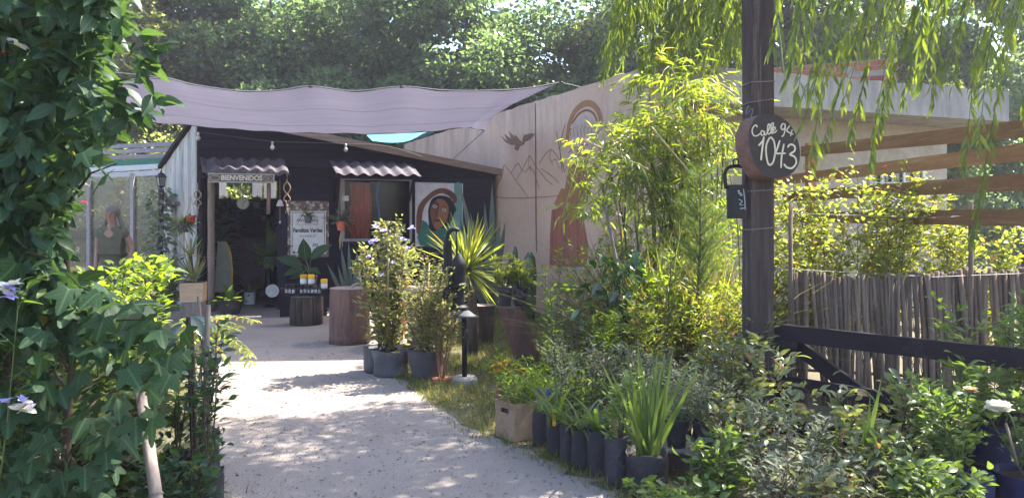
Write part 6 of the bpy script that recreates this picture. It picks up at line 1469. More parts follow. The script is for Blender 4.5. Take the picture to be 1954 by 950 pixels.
for i, (x, z, txt) in enumerate(((-0.01, 0.612, 'white jar with yellow lid, left one on top of the rack'), (0.105, 0.612, 'white jar with yellow lid, middle one on top of the rack'), (0.30, 0.545, 'white jar with yellow lid standing lower at the rack end'))):
    o = thing('lidded_jar', txt, 'jar', (rx+x, ry, z), 'yellow lidded jars'); m = MB(); m.lathe((rx+x, ry, z), [(0.045, 0), (0.05, 0.02), (0.05, 0.07), (0.04, 0.085)], 14); m.build('body', WHITEPLASTIC, o, True)
    m = MB(); m.lathe((rx+x, ry, z+0.0851), [(0.05, 0), (0.052, 0.005), (0.052, 0.05), (0.045, 0.058)], 14); m.build('lid', YELLOWCAP, o, 'auto')
m = MB(); m.box(rx-0.30, rx+0.18, ry-0.08, ry+0.08, 0.603, 0.611); m.build('shelf', BLACKIRON, rk)
m = MB(); m.box(rx+0.262, rx+0.36, ry-0.06, ry+0.06, 0.535, 0.544); m.build('shelf', BLACKIRON, rk)
bb = atf(664, 588, -0.9); o = thing('standing_board', 'pale offcut board standing between the two stumps', 'board', (XP(657, 11.7), 11.7, 0)); m = MB(); m.box(XP(650, 11.7), XP(661, 11.7), 11.68, 11.72, 0.006, 0.42); m.build('board', CARDBOARD, o)
# big philodendron on the bench
w = Vector(FR.w((a0+a1)/2+0.1, -0.95, 0.452)); o = thing('philodendron', 'big dark paddle-leaved plant in a pot on the display bench', 'potted plant', w); pot(o, w, 0.09, 0.12, 0.18, BLACKBAG)
c = w + Vector((0, 0, 0.17)); B = []; D = []
for (px, py, tx, ty, l) in ((632, 495, 628, 462, 0.40), (640, 492, 676, 463, 0.42), (628, 503, 583, 488, 0.42), (628, 508, 602, 515, 0.34), (640, 508, 655, 515, 0.26), (630, 512, 610, 522, 0.26)):
    d = w.y - 0.05; b = P(px, py, d); t = P(tx, ty, d - 0.12); B.append(b); D.append((t-b)); m = MB(); m.tube(smooth_path([c, c.lerp(b, 0.6) + Vector((0, 0, 0.05)), b], 3), 0.008, 6); m.build('leaf_stalk', GREENSTEM, o, True)
leaf_objects('leaf', B, D, [0.38, 0.44, 0.46, 0.34, 0.22, 0.26], [0.23, 0.20, 0.20, 0.18, 0.13, 0.14], T_OVA, L_DEEP, o, 0.12, ref=(0, -0.9, 0.5))
# orange chair
w = G(752, 632); ch = thing('orange_chair', 'orange varnished wooden chair partly behind the flowering shrub', 'chair', (w.x, w.y+0.5, 0)); CF = Frame(w.x, w.y+0.45, -35)
for x in (-0.2, 0.2):
    m = MB(CF); m.bar((x, 0.2, 0.006), (x*1.05, 0.28, 0.92), 0.04, 0.04); m.build('leg', ORANGEWOOD, ch); m = MB(CF); m.bar((x, -0.2, 0.006), (x, -0.2, 0.43), 0.04, 0.04); m.build('leg', ORANGEWOOD, ch)
    m = MB(CF); m.bar((x, -0.2, 0.64), (x, 0.24, 0.66), 0.05, 0.03); m.build('armrest', ORANGEWOOD, ch); m = MB(CF); m.bar((x, -0.19, 0.43), (x, -0.19, 0.625), 0.035, 0.035); m.build('arm_post', ORANGEWOOD, ch)
m = MB(CF); m.box(-0.22, 0.22, -0.22, 0.2, 0.431, 0.455); m.build('seat', ORANGEWOOD, ch)
for z in (0.60, 0.75, 0.88): m = MB(CF); m.bar((-0.19, 0.25, z), (0.19, 0.25, z), 0.02, 0.07); m.build('back_slat', ORANGEWOOD, ch)
# round-top slab table behind the shrubs
tbw = Vector((XP(830, 9.6), 9.6, 0)); o = thing('slab_table', 'thick round wooden slab table behind the potted shrubs', 'table', tbw); m = MB(); zt = ZP(541, 9.6); m.lathe((tbw.x, tbw.y, zt-0.07), [(0.42, 0), (0.44, 0.02), (0.44, 0.06), (0.43, 0.07)], 24, 0.03); m.build('top', STUMPTOP, o, 'auto'); log(o, tbw, (tbw.x, tbw.y, zt-0.072), 0.2, 0.17, STUMPW, STUMPTOP, name='pedestal')
w = Vector((XP(928, 9.9), 9.9, 0)); o = thing('upright_log', 'dark upright log half hidden behind the pump', 'log', w); log(o, w, (w.x+0.02, w.y, 0.48), 0.17, 0.16, BARK, STUMPTOP)
# agaves against the black wall
def agave(label, base, leafspec, W=0.11):
    o = thing('agave', label, 'agave', base); b = Vector(base); B = []; D = []; L = []
    for (tx, ty, d) in leafspec: t = P(tx, ty, d); B.append(b + Vector((0, 0, 0.02))); D.append(t-b); L.append((t-b).length)
    leaf_objects('leaf', B, D, L, W, T_STIFF, L_AGAVE, o, 0.1, ref=(0, -1, 0.3)); return o
ag1 = (XP(945, 12.6), 12.6, 0)
agave('tall grey green agave against the right end of the black wall', ag1, [(893, 370, 12.7), (935, 395, 12.5), (912, 415, 12.4), (962, 425, 12.5), (973, 430, 12.4), (900, 440, 12.3), (985, 480, 12.3), (950, 360, 12.9), (925, 480, 12.0), (880, 470, 12.4)])
agave('agave with long narrow leaves behind the wide stump', (XP(712, 12.4), 12.4, 0), [(690, 470, 12.4), (702, 460, 12.5), (726, 468, 12.4), (740, 500, 12.2), (752, 512, 12.1), (685, 505, 12.2), (668, 500, 12.3), (718, 478, 12.5)], 0.075)
# cacti at the foot of the mural
for px, t, d, lab in ((988, 470, 12.6, 'narrow upright cactus at the foot of the mural'), (1013, 480, 12.0, 'broad dark cactus paddle in front of the mural')):
    o = thing('cactus', lab, 'cactus', (XP(px, d), d, 0)); z = ZP(t, d); m = MB(); r = 0.05 if px < 1000 else 0.10; m.lathe((XP(px, d), d, 0), [(r*0.7, 0), (r, z*0.3), (r*1.05, z*0.7), (r*0.8, z*0.92), (r*0.3, z)], 12, 0.08, sy=0.6); m.build('stem', L_GLOSSY if px > 1000 else L_AGAVE, o, True)
# bright yucca
w = Vector((XP(915, 8.9), 8.9, 0)); o = thing('bright_yucca', 'bright yellow green yucca fan sunlit behind the pump', 'yucca', w)
m = MB(); m.tube([w, w + Vector((0.02, 0, 0.45)), P(905, 495, 8.9)], [0.07, 0.06, 0.05], 9); m.build('trunk', BARK, o, True)
rosette(o, P(905, 510, 8.9), 190, 0.66, 0.024, T_STIFF, L_YELLOW, (-0.7, 1.45), True, 0.3)
# hand pump
pb = Vector((XP(893, 7.4), 7.4, 0)); pu = thing('hand_pump', 'black cast iron hand water pump on a pipe in the grass', 'pump', pb); d = 7.4
def pz(py): return ZP(py, d)
m = MB(); m.lathe((XP(902, d), d, 0.0), [(0.14, 0), (0.13, 0.05), (0.11, 0.07)], 8, 0.08); m.build('concrete_foot', MORTAR, pu)
m = MB(); m.tube([(XP(902, d), d, 0.07), (XP(901, d), d, pz(575))], 0.025, 10); m.build('riser_pipe', BLACKIRON, pu, True)
m = MB(); x = XP(892, d); m.lathe((x, d, pz(578)), [(0.03, 0), (0.09, 0.01), (0.09, 0.03), (0.058, 0.05), (0.055, 0.20), (0.075, 0.22), (0.075, 0.245), (0.062, 0.26), (0.066, 0.38), (0.075, 0.42), (0.07, 0.46), (0.03, 0.52), (0.016, 0.54)], 18); m.build('barrel', BLACKIRON, pu, 'auto')
m = MB(); m.tube(smooth_path([(x, d, pz(545)), (x-0.09, d-0.02, pz(542)), (x-0.12, d-0.03, pz(552)), (x-0.125, d-0.03, pz(566))], 4), [0.035]*9 + [0.03]*4, 10); m.build('spout', BLACKIRON, pu, True)
m = MB(); m.tube(smooth_path([(XP(893, d), d, pz(443)), (XP(882, d), d, pz(441)), (XP(873, d), d, pz(450)), (XP(869, d), d, pz(475)), (XP(870, d), d, pz(500)), (XP(864, d), d, pz(520)), (XP(858, d), d, pz(530))], 4), [0.014, 0.016] + [0.022]*18 + [0.018]*5, 8); m.build('lever', BLACKIRON, pu, True)
m = MB(); m.tube([(XP(888, d), d, pz(443)), (XP(889, d), d, pz(490))], 0.010, 7); m.build('piston_rod', BLACKIRON, pu, True)
m = MB(); m.bar((XP(878, d), d, pz(540)), (XP(876, d), d, pz(460)), 0.035, 0.045, (1, 0, 0)); m.build('fulcrum_arm', BLACKIRON, pu)
m = MB(); m.lathe((XP(905, d), d-0.05, pz(588)), [(0.03, 0.055), (0.08, 0.02), (0.12, 0.0)], 16); m.build('drip_plate', GREYPOT, pu, True)
# brick lying on the grass
w = G(858, 700); o = MB(Frame(w.x+0.42, w.y-0.05, 12)); 
w = G(868, 702); m = MB(Frame(w.x, w.y, 14)); m.box(-0.12, 0.12, -0.06, 0.06, 0.004, 0.05); m.build('loose_brick', BRICKM, None, label='loose red brick lying in the grass beside the grey pot', cat='brick')
# two grow bags and the conical pot with shrubs
def bagshrub(label, px, py, r, h, bagmat, hs, rs, nst, ntw, npl, L, W, leafm, big=0, flowers=None, coni=False, lean=(0, 0), canes=0, tw=0.16):
    w = G(px, py); w.y += r; w.x = XP(px, w.y); o = thing('bagged_shrub', label, 'potted plant', w, 'shrubs in grey grow bags by the path')
    if coni: pot(o, w, r*0.66, r, h, bagmat, 20, 0.02, 'conical_pot', rim=False)
    else: nursery_bag(o, w, r, h, bagmat)
    st, LB, LD = grow(w + Vector((0, 0, h*0.85)), hs-h, rs, nst, ntw, npl, tw, 0.06, lean); stem_parts(o, st, 0.007, TWIG); s = RG.uniform(0.6, 1.15, len(LB)); leaves(o, LB, LD, L*s, W*s, T_OVA, leafm, big)
    for k in range(canes): a = w + Vector((random.uniform(-0.05, 0.05), 0, h*0.8)); m = MB(); m.tube([a, a + Vector((random.uniform(-0.06, 0.06), 0, hs*0.72))], 0.008, 6); m.build('cane', CANE, o, True)
    for (fx, fy, mt) in flowers or (): blossom(o, P(fx, fy, w.y-0.12), 0.045, 7, mt)
    return o
bagshrub('tall shrub with lilac flowers in the front left grey grow bag', 776, 695, 0.185, 0.26, GREYBAG, 1.36, 0.34, 9, 26, 7, 0.064, 0.036, L_FADED, 140, [(743, 467, LILACPETAL), (748, 462, LILACPETAL), (797, 460, LILACPETAL), (750, 437, LILACPETAL), (765, 445, LILACPETAL), (805, 475, LILACPETAL), (738, 490, LILACPETAL), (780, 500, LILACPETAL), (760, 520, LILACPETAL), (812, 440, LILACPETAL)], canes=2, tw=0.22)
bagshrub('thin-stemmed flowering shrub in the rear left grey grow bag', 757, 688, 0.16, 0.26, GREYBAG, 1.62, 0.16, 5, 26, 7, 0.06, 0.032, L_FADED, 80, [(752, 440, LILACPETAL)], lean=(0.10, 0.0), canes=1)
bagshrub('brownish bushy shrub in the conical grey pot beside the pump', 838, 703, 0.20, 0.30, GREYBAG, 1.25, 0.42, 13, 26, 8, 0.045, 0.018, L_FADED, 0, None, True, canes=1, tw=0.26)
shrub('reddish_twiggy_shrub', 'reddish twiggy bush with bare lower stems in front of the pump', 'shrub', tuple(G(862, 703)), 0.95, 0.20, 8, 24, 8, 0.045, 0.016, T_DIA, L_FADED, sr=0.008, smat=MAT('reddish_bark', (0.20, 0.10, 0.065), (0.13, 0.065, 0.045), 0.8, 8), t0=0.35)
# leaning log with two pots of succulents
lb = G(1012, 672); lo = thing('leaning_log', 'red brown log leaning in the grass with two black pots on top', 'log', lb); lt = P(983, 572, lb.y); log(lo, lb, (lt.x - 0.03, lb.y, lt.z), 0.15, 0.14, STUMPW, STUMPTOP, 0.07)
for px, lab in ((971, 'succulent in the left black pot on top of the leaning log'), (997, 'succulent in the right black pot on top of the leaning log')):
    w = Vector((XP(px, lb.y), lb.y + random.uniform(-0.03, 0.03), lt.z + 0.008)); o = thing('log_top_pot', lab, 'potted plant', w, 'succulents on the leaning log'); pot(o, w, 0.065, 0.082, 0.17, BLACKBAG)
    for k in range(12):
        a = random.uniform(0, 6.28); e = Vector((math.cos(a)*0.13, math.sin(a)*0.13, random.uniform(0.10, 0.38))); s0 = w + Vector((0, 0, 0.15)); m = MB(); m.tube([s0, s0 + e*0.6 + Vector((0, 0, 0.03)), s0 + e], 0.005, 5); m.build('stem', GREENSTEM, o, True)
        [rosette(o, tuple(s0 + e*q), 14, 0.075, 0.030, T_OVA, L_YELLOW, (-0.2, 1.4), False) for q in (0.6, 1.0)]
# ------------------------------------------------------------------ row of pots along the path
bx_w = G(1000, 792); cb = thing('cardboard_box', 'brown cardboard box with a hand hole at the path edge', 'box', bx_w); KF = Frame(bx_w.x, bx_w.y, 38); bh = 0.27
for q in ((-0.16, 0.16, -0.11, -0.104), (-0.16, 0.16, 0.104, 0.11)): m = MB(KF); m.box(q[0], q[1], q[2], q[3], 0.006, bh); m.build('side_panel', CARDBOARD, cb)
KE = Frame(*KF.w(-0.16, 0, 0)[:2], 38-90); hole = [(-0.04, bh-0.075), (0.04, bh-0.075), (0.04, bh-0.045), (-0.04, bh-0.045)]
for q in (-0.161, 0.155):
    for (u0, u1, z0, z1) in ((-0.104, 0.104, 0.006, bh-0.08), (-0.104, 0.104, bh-0.045, bh), (-0.104, -0.045, bh-0.08, bh-0.045), (0.045, 0.104, bh-0.08, bh-0.045)): m = MB(KF); m.box(q, q+0.006, u0, u1, z0, z1); m.build('end_panel', CARDBOARD, cb)
m = MB(KF); m.box(-0.15, 0.15, -0.10, 0.10, 0.008, 0.2); m.build('contents', SOIL, cb)
def patch(name, label, cat, w, n, r, h, L, W, tpl, mat, flowers=(), fm=None, group=None, pots=None):
    o = thing(name, label, cat, w, group)
    if pots: pots(o)
    st, LB, LD = grow(w + Vector((0, 0, 0.02 if not pots else 0.15)), h, r, n, 6, 5, h*0.35, 0.25); stem_parts(o, st, 0.004, GREENSTEM); s = RG.uniform(0.6, 1.1, len(LB)); leaves(o, LB, LD, L*s, W*s, tpl, mat)
    for c in flowers: blossom(o, P(*c), 0.032, 9, fm)
    return o
w = G(972, 742); patch('marigold', 'yellow marigolds in a small clay pot behind the cardboard box', 'flower', w, 9, 0.2, 0.26, 0.05, 0.016, T_DIA, L_FRESH, [(x, y, w.y-0.05) for x, y in ((953,674),(962,672),(958,682),(970,677),(978,681),(948,686),(985,672),(995,684),(1000,680),(1008,686),(972,668),(966,684))], YELLOWPETAL, pots=lambda o: pot(o, w, 0.07, 0.095, 0.16, MAT('clay_pot', (0.22, 0.10, 0.07), None, 0.8, 8)))
w = Vector(KF.w(0, 0, 0.15)); patch('feathery_seedlings', 'feathery green seedlings growing out of the cardboard box', 'plant', w, 26, 0.22, 0.30, 0.055, 0.012, T_DIA, L_FRESH)
w = G(1075, 765); patch('blue_flower_patch', 'leafy patch with small blue flowers behind the grow bags', 'flower', w, 22, 0.35, 0.34, 0.06, 0.02, T_DIA, L_FRESH, [(x, y, w.y-0.1) for x, y in ((1028,716),(1042,718),(1045,722),(1080,718),(1086,715),(1060,722))], BLUEPETAL)
bags = [(1034, 812, 0.068, 0.25, 'strap'), (1058, 830, 0.070, 0.25, 'strap'), (1081, 842, 0.064, 0.25, 'bulb'), (1101, 853, 0.068, 0.26, 'strap'), (1130, 862, 0.072, 0.28, 'leaf'), (1163, 885, 0.080, 0.29, 'small'), (1211, 903, 0.125, 0.24, 'iris')]
DESC = ['black grow bag of strappy leaves next to the cardboard box', 'black grow bag of strappy leaves with a yellow plant tag, second from the box', 'black grow bag of bulbs, third from the cardboard box', 'black grow bag of arching straps, fourth from the cardboard box', 'black grow bag of pale-edged leaves, fifth from the cardboard box', 'wide wrinkled grow bag with a small-leaved shrub beside the iris', 'slumped black grow bag of tall sword-leaved iris']
for (px, py, r, h, kd), lab in zip(bags, DESC):
    w = G(px, py); w.y += r; w.x = XP(px, w.y); o = thing('grow_bag_plant', lab, 'potted plant', w, 'black grow bags along the path'); nursery_bag(o, w, r, h); c = (w.x, w.y, h*0.86)
    if kd == 'strap': rosette(o, c, 16, 0.42, 0.020, T_STRAP, L_MID, (0.5, 1.35), True, 0.15)
    elif kd == 'bulb': rosette(o, c, 14, 0.36, 0.018, T_STRAP, L_FRESH, (0.5, 1.35), True, 0.15)
    elif kd == 'leaf': rosette(o, c, 22, 0.34, 0.03, T_STRAP, L_MID, (0.5, 1.4), True, 0.2)
    elif kd == 'small':
        st, LB, LD = grow(c, 0.45, 0.16, 6, 10, 6, 0.14, 0.1); stem_parts(o, st, 0.004, TWIG); s = RG.uniform(0.6, 1.1, len(LB)); leaves(o, LB, LD, 0.045*s, 0.02*s, T_OVA, L_MID)
    else:
        B = []; D = []; L = []
        for k in range(34):
            a = random.uniform(0, 6.28); q = random.uniform(0, 0.07); e = Vector((random.gauss(0, 0.30), random.gauss(0, 0.15), 1)); B.append((c[0]+q*math.cos(a), c[1]+q*math.sin(a)*0.7, c[2]-0.02)); D.append(e); L.append(random.uniform(0.34, 0.66))
        leaf_objects('leaf', B, D, L, 0.021, T_STIFF, L_MID, o, 0.5, ref=(0.2, -1, 0))
    if 'tag' in lab: m = MB(); m.box(w.x-0.03, w.x-0.008, w.y-0.07, w.y-0.068, h*0.85, h*0.85+0.11); m.build('plant_tag', YELLOWCAP, o)
# pallet step with pots
pc = G(1290, 868); pa = thing('pallet_step', 'low weathered wooden crate carrying black pots below the silver shrub', 'crate', pc); AF = Frame(pc.x, pc.y, -14)
for k in range(3): m = MB(AF); m.box(-0.19, 0.19, 0.0+k*0.075, 0.068+k*0.075, 0.155, 0.17); m.build('slat', STAKE, pa)
for x in (-0.17, 0.17): m = MB(AF); m.box(x-0.015, x+0.015, 0.002, 0.215, 0.006, 0.154); m.build('side_board', STAKE, pa)
m = MB(AF); m.box(-0.153, 0.153, 0.004, 0.02, 0.06, 0.15); m.build('front_board', POSTWOOD, pa)
for k, (x, lab) in enumerate(((-0.10, 'black pot of silvery foliage, left one on the low crate'), (0.07, 'black pot of silvery foliage, right one on the low crate'))):
    w = Vector(AF.w(x, 0.10, 0.172)); o = thing('silver_pot_plant', lab, 'potted plant', w, 'silvery plants on the crate'); pot(o, w, 0.055, 0.075, 0.15, BLACKBAG); st, LB, LD = grow(w + Vector((0, 0, 0.13)), 0.32, 0.16, 9, 9, 7, 0.10, 0.05); stem_parts(o, st, 0.003, GREENSTEM); s = RG.uniform(0.6, 1.1, len(LB)); leaves(o, LB, LD, 0.045*s, 0.010*s, T_DIA, L_GREY)
# ------------------------------------------------------------------ border plants between path and post
def S(name, label, px, py, *a, **k):
    w = G(px, py); return shrub(name, label, k.pop('cat', 'shrub'), tuple(w), *a, **k)
S('silver_shrub', 'low silvery shrub behind the row of grow bags', 1110, 770, 0.62, 0.34, 16, 9, 8, 0.05, 0.012, T_DIA, L_GREY, twl=0.15)
S('silver_shrub', 'silvery lavender mound behind the low crate', 1290, 792, 0.58, 0.36, 18, 9, 8, 0.05, 0.010, T_DIA, L_GREY, twl=0.15)
S('silver_shrub', 'pale grey shrub behind the tall iris', 1195, 775, 0.60, 0.34, 16, 9, 8, 0.05, 0.014, T_DIA, L_GREY, twl=0.15)
S('fresh_shrub', 'low bright green shrub behind the blue flowers', 1065, 735, 0.45, 0.4, 14, 8, 8, 0.055, 0.022, T_DIA, L_FRESH, twl=0.18)
S('umbel_plant', 'thin tall plant with pale lacy heads beside the leaning log', 1058, 745, 1.2, 0.14, 4, 10, 6, 0.05, 0.024, T_OVA, L_FRESH, sr=0.007, smat=GREENSTEM, cat='plant')
S('yellow_green_bush', 'sunlit yellow green bush below the pine sapling', 1250, 715, 1.05, 0.42, 8, 11, 6, 0.105, 0.052, T_OVA, L_FRESH, big=90, twl=0.24)
S('yellow_green_bush', 'sunlit broad-leaved bush just left of the tall post', 1345, 700, 1.0, 0.36, 9, 13, 6, 0.095, 0.045, T_OVA, L_FRESH, big=90, twl=0.24)
S('yellow_green_bush', 'loose sunlit bush left of the glossy ficus', 1098, 690, 1.15, 0.32, 8, 10, 6, 0.07, 0.03, T_OVA, L_FADED, twl=0.24)
S('yellow_green_bush', 'bright leaves between the ficus and the pine sapling', 1205, 690, 0.9, 0.32, 8, 11, 6, 0.085, 0.038, T_OVA, L_FRESH, big=60, twl=0.22)
S('thin_sapling', 'thin dark-stemmed sapling left of the pine sapling', 1235, 740, 1.5, 0.12, 1, 14, 5, 0.05, 0.014, T_OVA, L_OLIVE, sr=0.012, t0=0.3, cat='tree')
S('grey_green_shrub', 'grey green leafy shrub at the foot of the tall post', 1352, 800, 0.85, 0.30, 11, 12, 7, 0.06, 0.024, T_OVA, L_OLIVE, big=60, twl=0.2)
for px, py, h, mt, lab in ((1150, 735, 0.75, L_FRESH, 'feathery fresh plant right of the blue flowers'), (1215, 745, 0.85, L_YELLOW, 'feathery golden plant behind the iris'), (1330, 745, 0.95, L_YELLOW, 'feathery golden plant at the left foot of the post'), (1275, 700, 1.35, L_FRESH, 'tall feathery plant around the pine trunk'), (1170, 665, 1.35, L_YELLOW, 'tall feathery golden plant behind the ficus')):
    S('feathery_plant', lab, px, py, h, 0.26, 9, 14, 9, 0.062, 0.016, T_DIA, mt, smat=GREENSTEM, twl=0.2, cat='plant')
# ficus with broad shining leaves
fw = G(1165, 712); fi = thing('glossy_ficus', 'staked plant with broad glossy dark leaves in front of the bamboo', 'tree', fw); m = MB(); m.tube([fw, P(1165, 520, fw.y), P(1140, 400, fw.y)], [0.02, 0.018, 0.012], 7); m.build('stake', STAKE, fi, True)
B = []; D = []
for k in range(150):
    t = random.random(); px = 1165 + random.gauss(0, 26); py = 478 + t*150; B.append(P(px, py, fw.y + random.uniform(-0.25, 0.25))); a = random.uniform(0, 6.28); D.append((math.cos(a)*0.7, math.sin(a)*0.7, -random.uniform(0.1, 0.9)))
s = RG.uniform(0.7, 1.15, len(B)); leaves(fi, B, D, 0.15*s, 0.065*s, T_OVA, L_GLOSSY, len(B), 0.4)
for k in range(12): m = MB(); s0 = P(1165, 500 + k*11, fw.y); m.tube([s0, s0.lerp(B[k*9], 0.5) + Vector((0, 0, 0.05)), B[k*9]], 0.005, 4, False); m.build('twig', GREENSTEM, fi)
# soft pine sapling
pw = G(1298, 722); pi_ = thing('pine_sapling', 'slender pine sapling with soft long needles left of the bell', 'pine', pw); d = pw.y; m = MB(); m.tube([pw, P(1296, 600, d), P(1302, 480, d), P(1304, 345, d)], [0.018, 0.015, 0.012, 0.005], 7); m.build('trunk', TWIG, pi_, True)
B = []; D = []
for k in range(78):
    t = random.random(); py = 345 + 200*t; s0 = P(1303 - 4*t, py, d); a = random.uniform(0, 6.28); L = (0.10 + 0.22*t)*random.uniform(0.6, 1.2); e = s0 + Vector((math.cos(a)*L, math.sin(a)*L, L*0.75)); m = MB(); m.tube([s0, s0.lerp(e, 0.5) - Vector((0, 0, 0.01)), e], 0.003, 4, False); m.build('branch', GREENSTEM, pi_)
    tg = (e-s0).normalized()
    for j in range(80):
        u = random.random(); b_ = random.uniform(0, 6.28); B.append(s0.lerp(e, 0.15+0.85*u)); D.append(tg*0.9 + Vector((random.gauss(0, 0.55), random.gauss(0, 0.55), random.gauss(0.05, 0.45))))
leaf_mesh('needles', B, D, RG.uniform(0.07, 0.13, len(B)), 0.0028, T_GRASS, L_NEEDLE, pi_, 0.8)
# dry sedge clump behind
def sedge(px, d, n, h, lab, mat):
    b = Vector((XP(px, d), d, 0)); o = thing('sedge_clump', lab, 'grass clump', b); a = RG.uniform(0, 6.28, n); q = 0.22*np.sqrt(RG.random(n)); e = RG.uniform(0.75, 1.5, n)
    base = np.stack([b.x + q*np.cos(a), b.y + q*np.sin(a), np.zeros(n)], 1); D_ = np.stack([np.cos(a)*np.cos(e), np.sin(a)*np.cos(e), np.sin(e)], 1); leaf_mesh('blades', base, D_, h*RG.uniform(0.6, 1.1, n), 0.010, T_STRAP, mat, o, 0.3, kind='stuff')
sedge(1345, 7.4, 900, 1.35, 'dense dry sedge clump beside the tall post', L_SEDGE); sedge(1200, 7.9, 800, 1.5, 'arching dry sedge clump under the bamboo', L_SEDGE); sedge(1275, 7.7, 600, 1.3, 'greener sedge clump behind the pine sapling', L_BAMBOO)
S('dense_understorey', 'dense dark bush under the bamboo beside the mural skirt', 1110, 640, 1.3, 0.45, 10, 11, 6, 0.08, 0.03, T_OVA, L_FRESH, twl=0.28)
S('dense_understorey', 'dense green bush filling the space behind the ficus', 1190, 640, 1.6, 0.6, 11, 12, 7, 0.09, 0.035, T_OVA, L_FRESH, twl=0.3)
S('dense_understorey', 'dense green bush behind the pine sapling and the bell', 1320, 640, 1.9, 0.7, 16, 15, 8, 0.09, 0.036, T_OVA, L_FRESH, twl=0.32)
# ------------------------------------------------------------------ right side shrubs
shrub('golden_shrub', 'large golden yellow sunlit shrub above the stick fence', 'shrub', (XP(1560, 7.3), 7.3, 0), 1.95, 0.9, 32, 30, 8, 0.055, 0.034, T_OVA, L_YELLOW, big=0, twl=0.34, t0=0.35)
for px, py in ((1617, 335), (1720, 330), (1768, 355), (1850, 340), (1640, 375), (1565, 440), (1785, 465), (1505, 390)): pass
shrub('golden_shrub', 'small golden shrub at the right end of the stick fence', 'shrub', (XP(1770, 7.0), 7.0, 0), 1.5, 0.55, 18, 24, 9, 0.055, 0.034, T_OVA, L_YELLOW, twl=0.3, t0=0.3)
shrub('golden_shrub', 'yellow green shrub right behind the tall post', 'shrub', (XP(1450, 6.9), 6.9, 0), 1.25, 0.4, 14, 20, 9, 0.06, 0.034, T_OVA, L_YELLOW, twl=0.26)
bnn = thing('bare_twig_bush', 'grey tangle of bare twigs between the golden shrubs', 'shrub', (XP(1690, 7.0), 7.0, 0)); st, LB, LD = grow((XP(1690, 7.0), 7.0, 0), 1.45, 0.5, 16, 18, 1, 0.35, 0.3); stem_parts(bnn, st, 0.005, STICK)
fr_ = thing('red_flowered_salvia', 'sparse twigs with small red flowers above the golden shrub', 'flower', (XP(1620, 6.8), 6.8, 0))
for px, py in ((1617, 335), (1768, 355), (1640, 378), (1785, 465), (1552, 455)):
    t = P(px, py, 6.8); b = Vector((XP(1620, 6.8) + random.uniform(-0.3, 0.3), 6.8, 0)); m = MB(); m.tube(smooth_path([b, b.lerp(t, 0.6) + Vector((random.uniform(-0.05, 0.05), 0, 0.08)), t], 4), 0.004, 4, False); m.build('stem', GREENSTEM, fr_, True); blossom(fr_, t, 0.022, 6, REDPETAL)
# dark foreground shrubs
def FS(label, px, d, h, r, nst, ntw, npl, L, W, mat, big, tw=0.15, name='shady_shrub', tpl=T_OVA, **k):
    return shrub(name, label, 'shrub', (XP(px, d), d, 0), h, r, nst, ntw, npl, L, W, tpl, mat, 'shady shrubs in front of the gate', big, 0.005, twl=tw, **k)
FS('olive shrub with reddish tips directly below the plaque', 1425, 4.9, 0.80, 0.18, 5, 9, 6, 0.078, 0.033, L_OLIVE, 150)
FS('olive shrub with tall red-tipped shoots before the diagonal brace', 1505, 4.45, 0.60, 0.22, 5, 8, 6, 0.076, 0.033, L_OLIVE, 150)
FS('bushy olive shrub in front of the middle of the gate', 1595, 4.4, 0.60, 0.24, 6, 9, 6, 0.074, 0.032, L_OLIVE, 150)
FS('leafy green shrub left of the white rose', 1720, 4.3, 0.72, 0.24, 8, 11, 6, 0.072, 0.032, L_MID, 120)
FS('low mixed shrub at the bottom edge under the crate', 1350, 4.15, 0.42, 0.26, 8, 9, 6, 0.065, 0.03, L_MID, 100)
FS('small grey leaved shrub left of the gate foot', 1440, 4.2, 0.55, 0.28, 9, 10, 7, 0.045, 0.016, L_GREY, 0)
FS('sparse shrub in the gap under the gate brace', 1640, 4.1, 0.50, 0.26, 6, 9, 6, 0.066, 0.030, L_OLIVE, 100)
FS('tall green shrub at the right edge behind the roses', 1815, 4.75, 1.02, 0.34, 12, 13, 7, 0.062, 0.028, L_MID, 120, 0.2)
FS('tall green shrub beyond the blue pots at the far right', 1925, 4.6, 1.15, 0.34, 12, 13, 7, 0.062, 0.028, L_MID, 80, 0.2)
FS('low leafy shrub at the bottom between the iris and the gate', 1265, 3.9, 0.22, 0.22, 7, 7, 6, 0.06, 0.034, L_MID, 60, 0.12)
FS('low dark shrub at the bottom edge below the gate', 1545, 3.8, 0.34, 0.28, 7, 8, 6, 0.062, 0.028, L_OLIVE, 60)
FS('knee-high olive shrub between the tall post and the crate', 1390, 4.55, 0.58, 0.22, 6, 9, 6, 0.070, 0.030, L_OLIVE, 80)
FS('dense olive shrub under the far end of the gate', 1670, 4.55, 0.55, 0.26, 6, 9, 6, 0.070, 0.030, L_OLIVE, 100)
FS('pale leaved shrub at the bottom edge right of the low crate', 1480, 3.95, 0.40, 0.30, 10, 10, 7, 0.05, 0.020, L_GREY, 0)
FS('green shrub at the bottom edge beside the left blue pot', 1660, 3.75, 0.40, 0.28, 10, 10, 7, 0.058, 0.028, L_MID, 60)
FS('olive shrub at the bottom edge beneath the iris leaves', 1600, 4.0, 0.42, 0.26, 6, 9, 6, 0.062, 0.028, L_OLIVE, 60)
FS('green shrub hiding the foot of the front blue pots', 1690, 3.62, 0.36, 0.24, 9, 9, 6, 0.062, 0.030, L_MID, 60)
FS('small dark shrub before the black bags left of the path', 430, 3.75, 0.42, 0.2, 8, 9, 6, 0.06, 0.028, L_VINE, 60)
iw = Vector((XP(1565, 4.15), 4.15, 0)); o = thing('sword_iris', 'tall sword leaves rising among the dark foreground shrubs', 'iris', iw); B = []; D = []; L = []
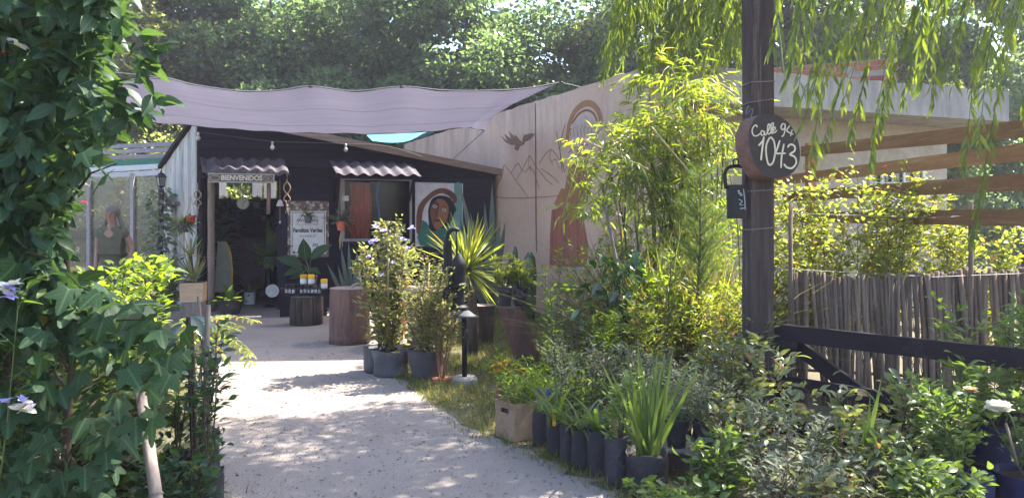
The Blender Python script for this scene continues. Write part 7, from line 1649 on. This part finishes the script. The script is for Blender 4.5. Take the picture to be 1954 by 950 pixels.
for (tx, ty, bx2) in ((1615, 690, 1560), (1540, 735, 1535), (1600, 720, 1570), (1585, 745, 1575), (1490, 800, 1470), (1560, 770, 1548), (1640, 800, 1590)):
    b = Vector((XP(bx2, 4.15), 4.15 + random.uniform(-0.05, 0.05), 0)); t = P(tx, ty, 4.1); B.append(b); D.append(t-b); L.append((t-b).length)
leaf_objects('leaf', B, D, L, 0.028, T_STIFF, L_MID, o, 0.3, ref=(0.2, -1, 0))
# blue pots with roses
for k, (px, d, r, lab) in enumerate(((1745, 3.95, 0.155, 'deep blue pot holding a faded cream rose'), (1862, 3.95, 0.165, 'deep blue pot holding a white rose'), (1800, 4.45, 0.16, 'deep blue pot behind the two front blue pots'))):
    w = Vector((XP(px, d), d, 0)); o = thing('blue_pot_rose', lab, 'potted plant', w, 'deep blue pots at the right'); h = 0.27 if k < 2 else 0.40
    pot(o, w, r*0.9, r, h, BLUEPOT, 22, 0.025, rim=False)
    st, LB, LD = grow(w + Vector((0, 0, h*0.9)), 0.42, 0.22, 6, 10, 6, 0.16, 0.1); stem_parts(o, st, 0.005, GREENSTEM); s = RG.uniform(0.6, 1.1, len(LB)); leaves(o, LB, LD, 0.06*s, 0.030*s, T_OVA, L_MID, 60)
    if k < 2:
        c = P(1810, 750, 3.95) if k == 1 else P(1762, 718, 3.95); mt = WHITEPETAL if k == 1 else CREAMPETAL; r_ = 0.064 if k == 1 else 0.036
        m = MB(); m.tube(smooth_path([w + Vector((0, 0, h)), w.lerp(c, 0.6) + Vector((0, 0, 0.2)), c], 4), 0.005, 5); m.build('rose_stem', GREENSTEM, o, True)
        for ring, (rr, ee, nn) in enumerate(((0.6, 1.35, 5), (0.85, 1.1, 6), (1.0, 0.75, 7), (0.95, 0.35, 7))):
            B = []; D = []
            for j in range(nn): a = j*6.2832/nn + ring; B.append(c); D.append((math.cos(a)*math.cos(ee), math.sin(a)*math.cos(ee), math.sin(ee)))
            leaf_objects('petal', B, D, r_*rr*1.2, r_*rr*1.5, T_OVA, mt, o, 0.15)
    if k == 1: m = MB(); a = P(1822, 770, 3.9); b = P(1842, 842, 3.9); m.tube([b, a], 0.007, 7); m.build('stake', PALEWOOD, o, True)
w = Vector((XP(1900, 3.7), 3.7, 0))

# ------------------------------------------------------------------ thin haze volume added as lens veil, lifting the shadows
def haze():
    m = bpy.data.materials.new('lens_veil_haze'); m.use_nodes = True; nt = m.node_tree; nt.nodes.remove(nt.nodes['Principled BSDF'])
    v = nt.nodes.new('ShaderNodeVolumePrincipled'); v.inputs['Color'].default_value = (0.84, 0.80, 1.0, 1); v.inputs['Density'].default_value = 0.0012; v.inputs['Anisotropy'].default_value = 0.3
    nt.links.new(v.outputs[0], nt.nodes['Material Output'].inputs['Volume'])
    b = MB(); b.box(-401, 401, -61, 701, -1.0, 12.5); b.build('haze', m, None, kind='stuff', origin=(0, 0, 0), label='thin violet haze added over the whole yard as lens veil')
haze()
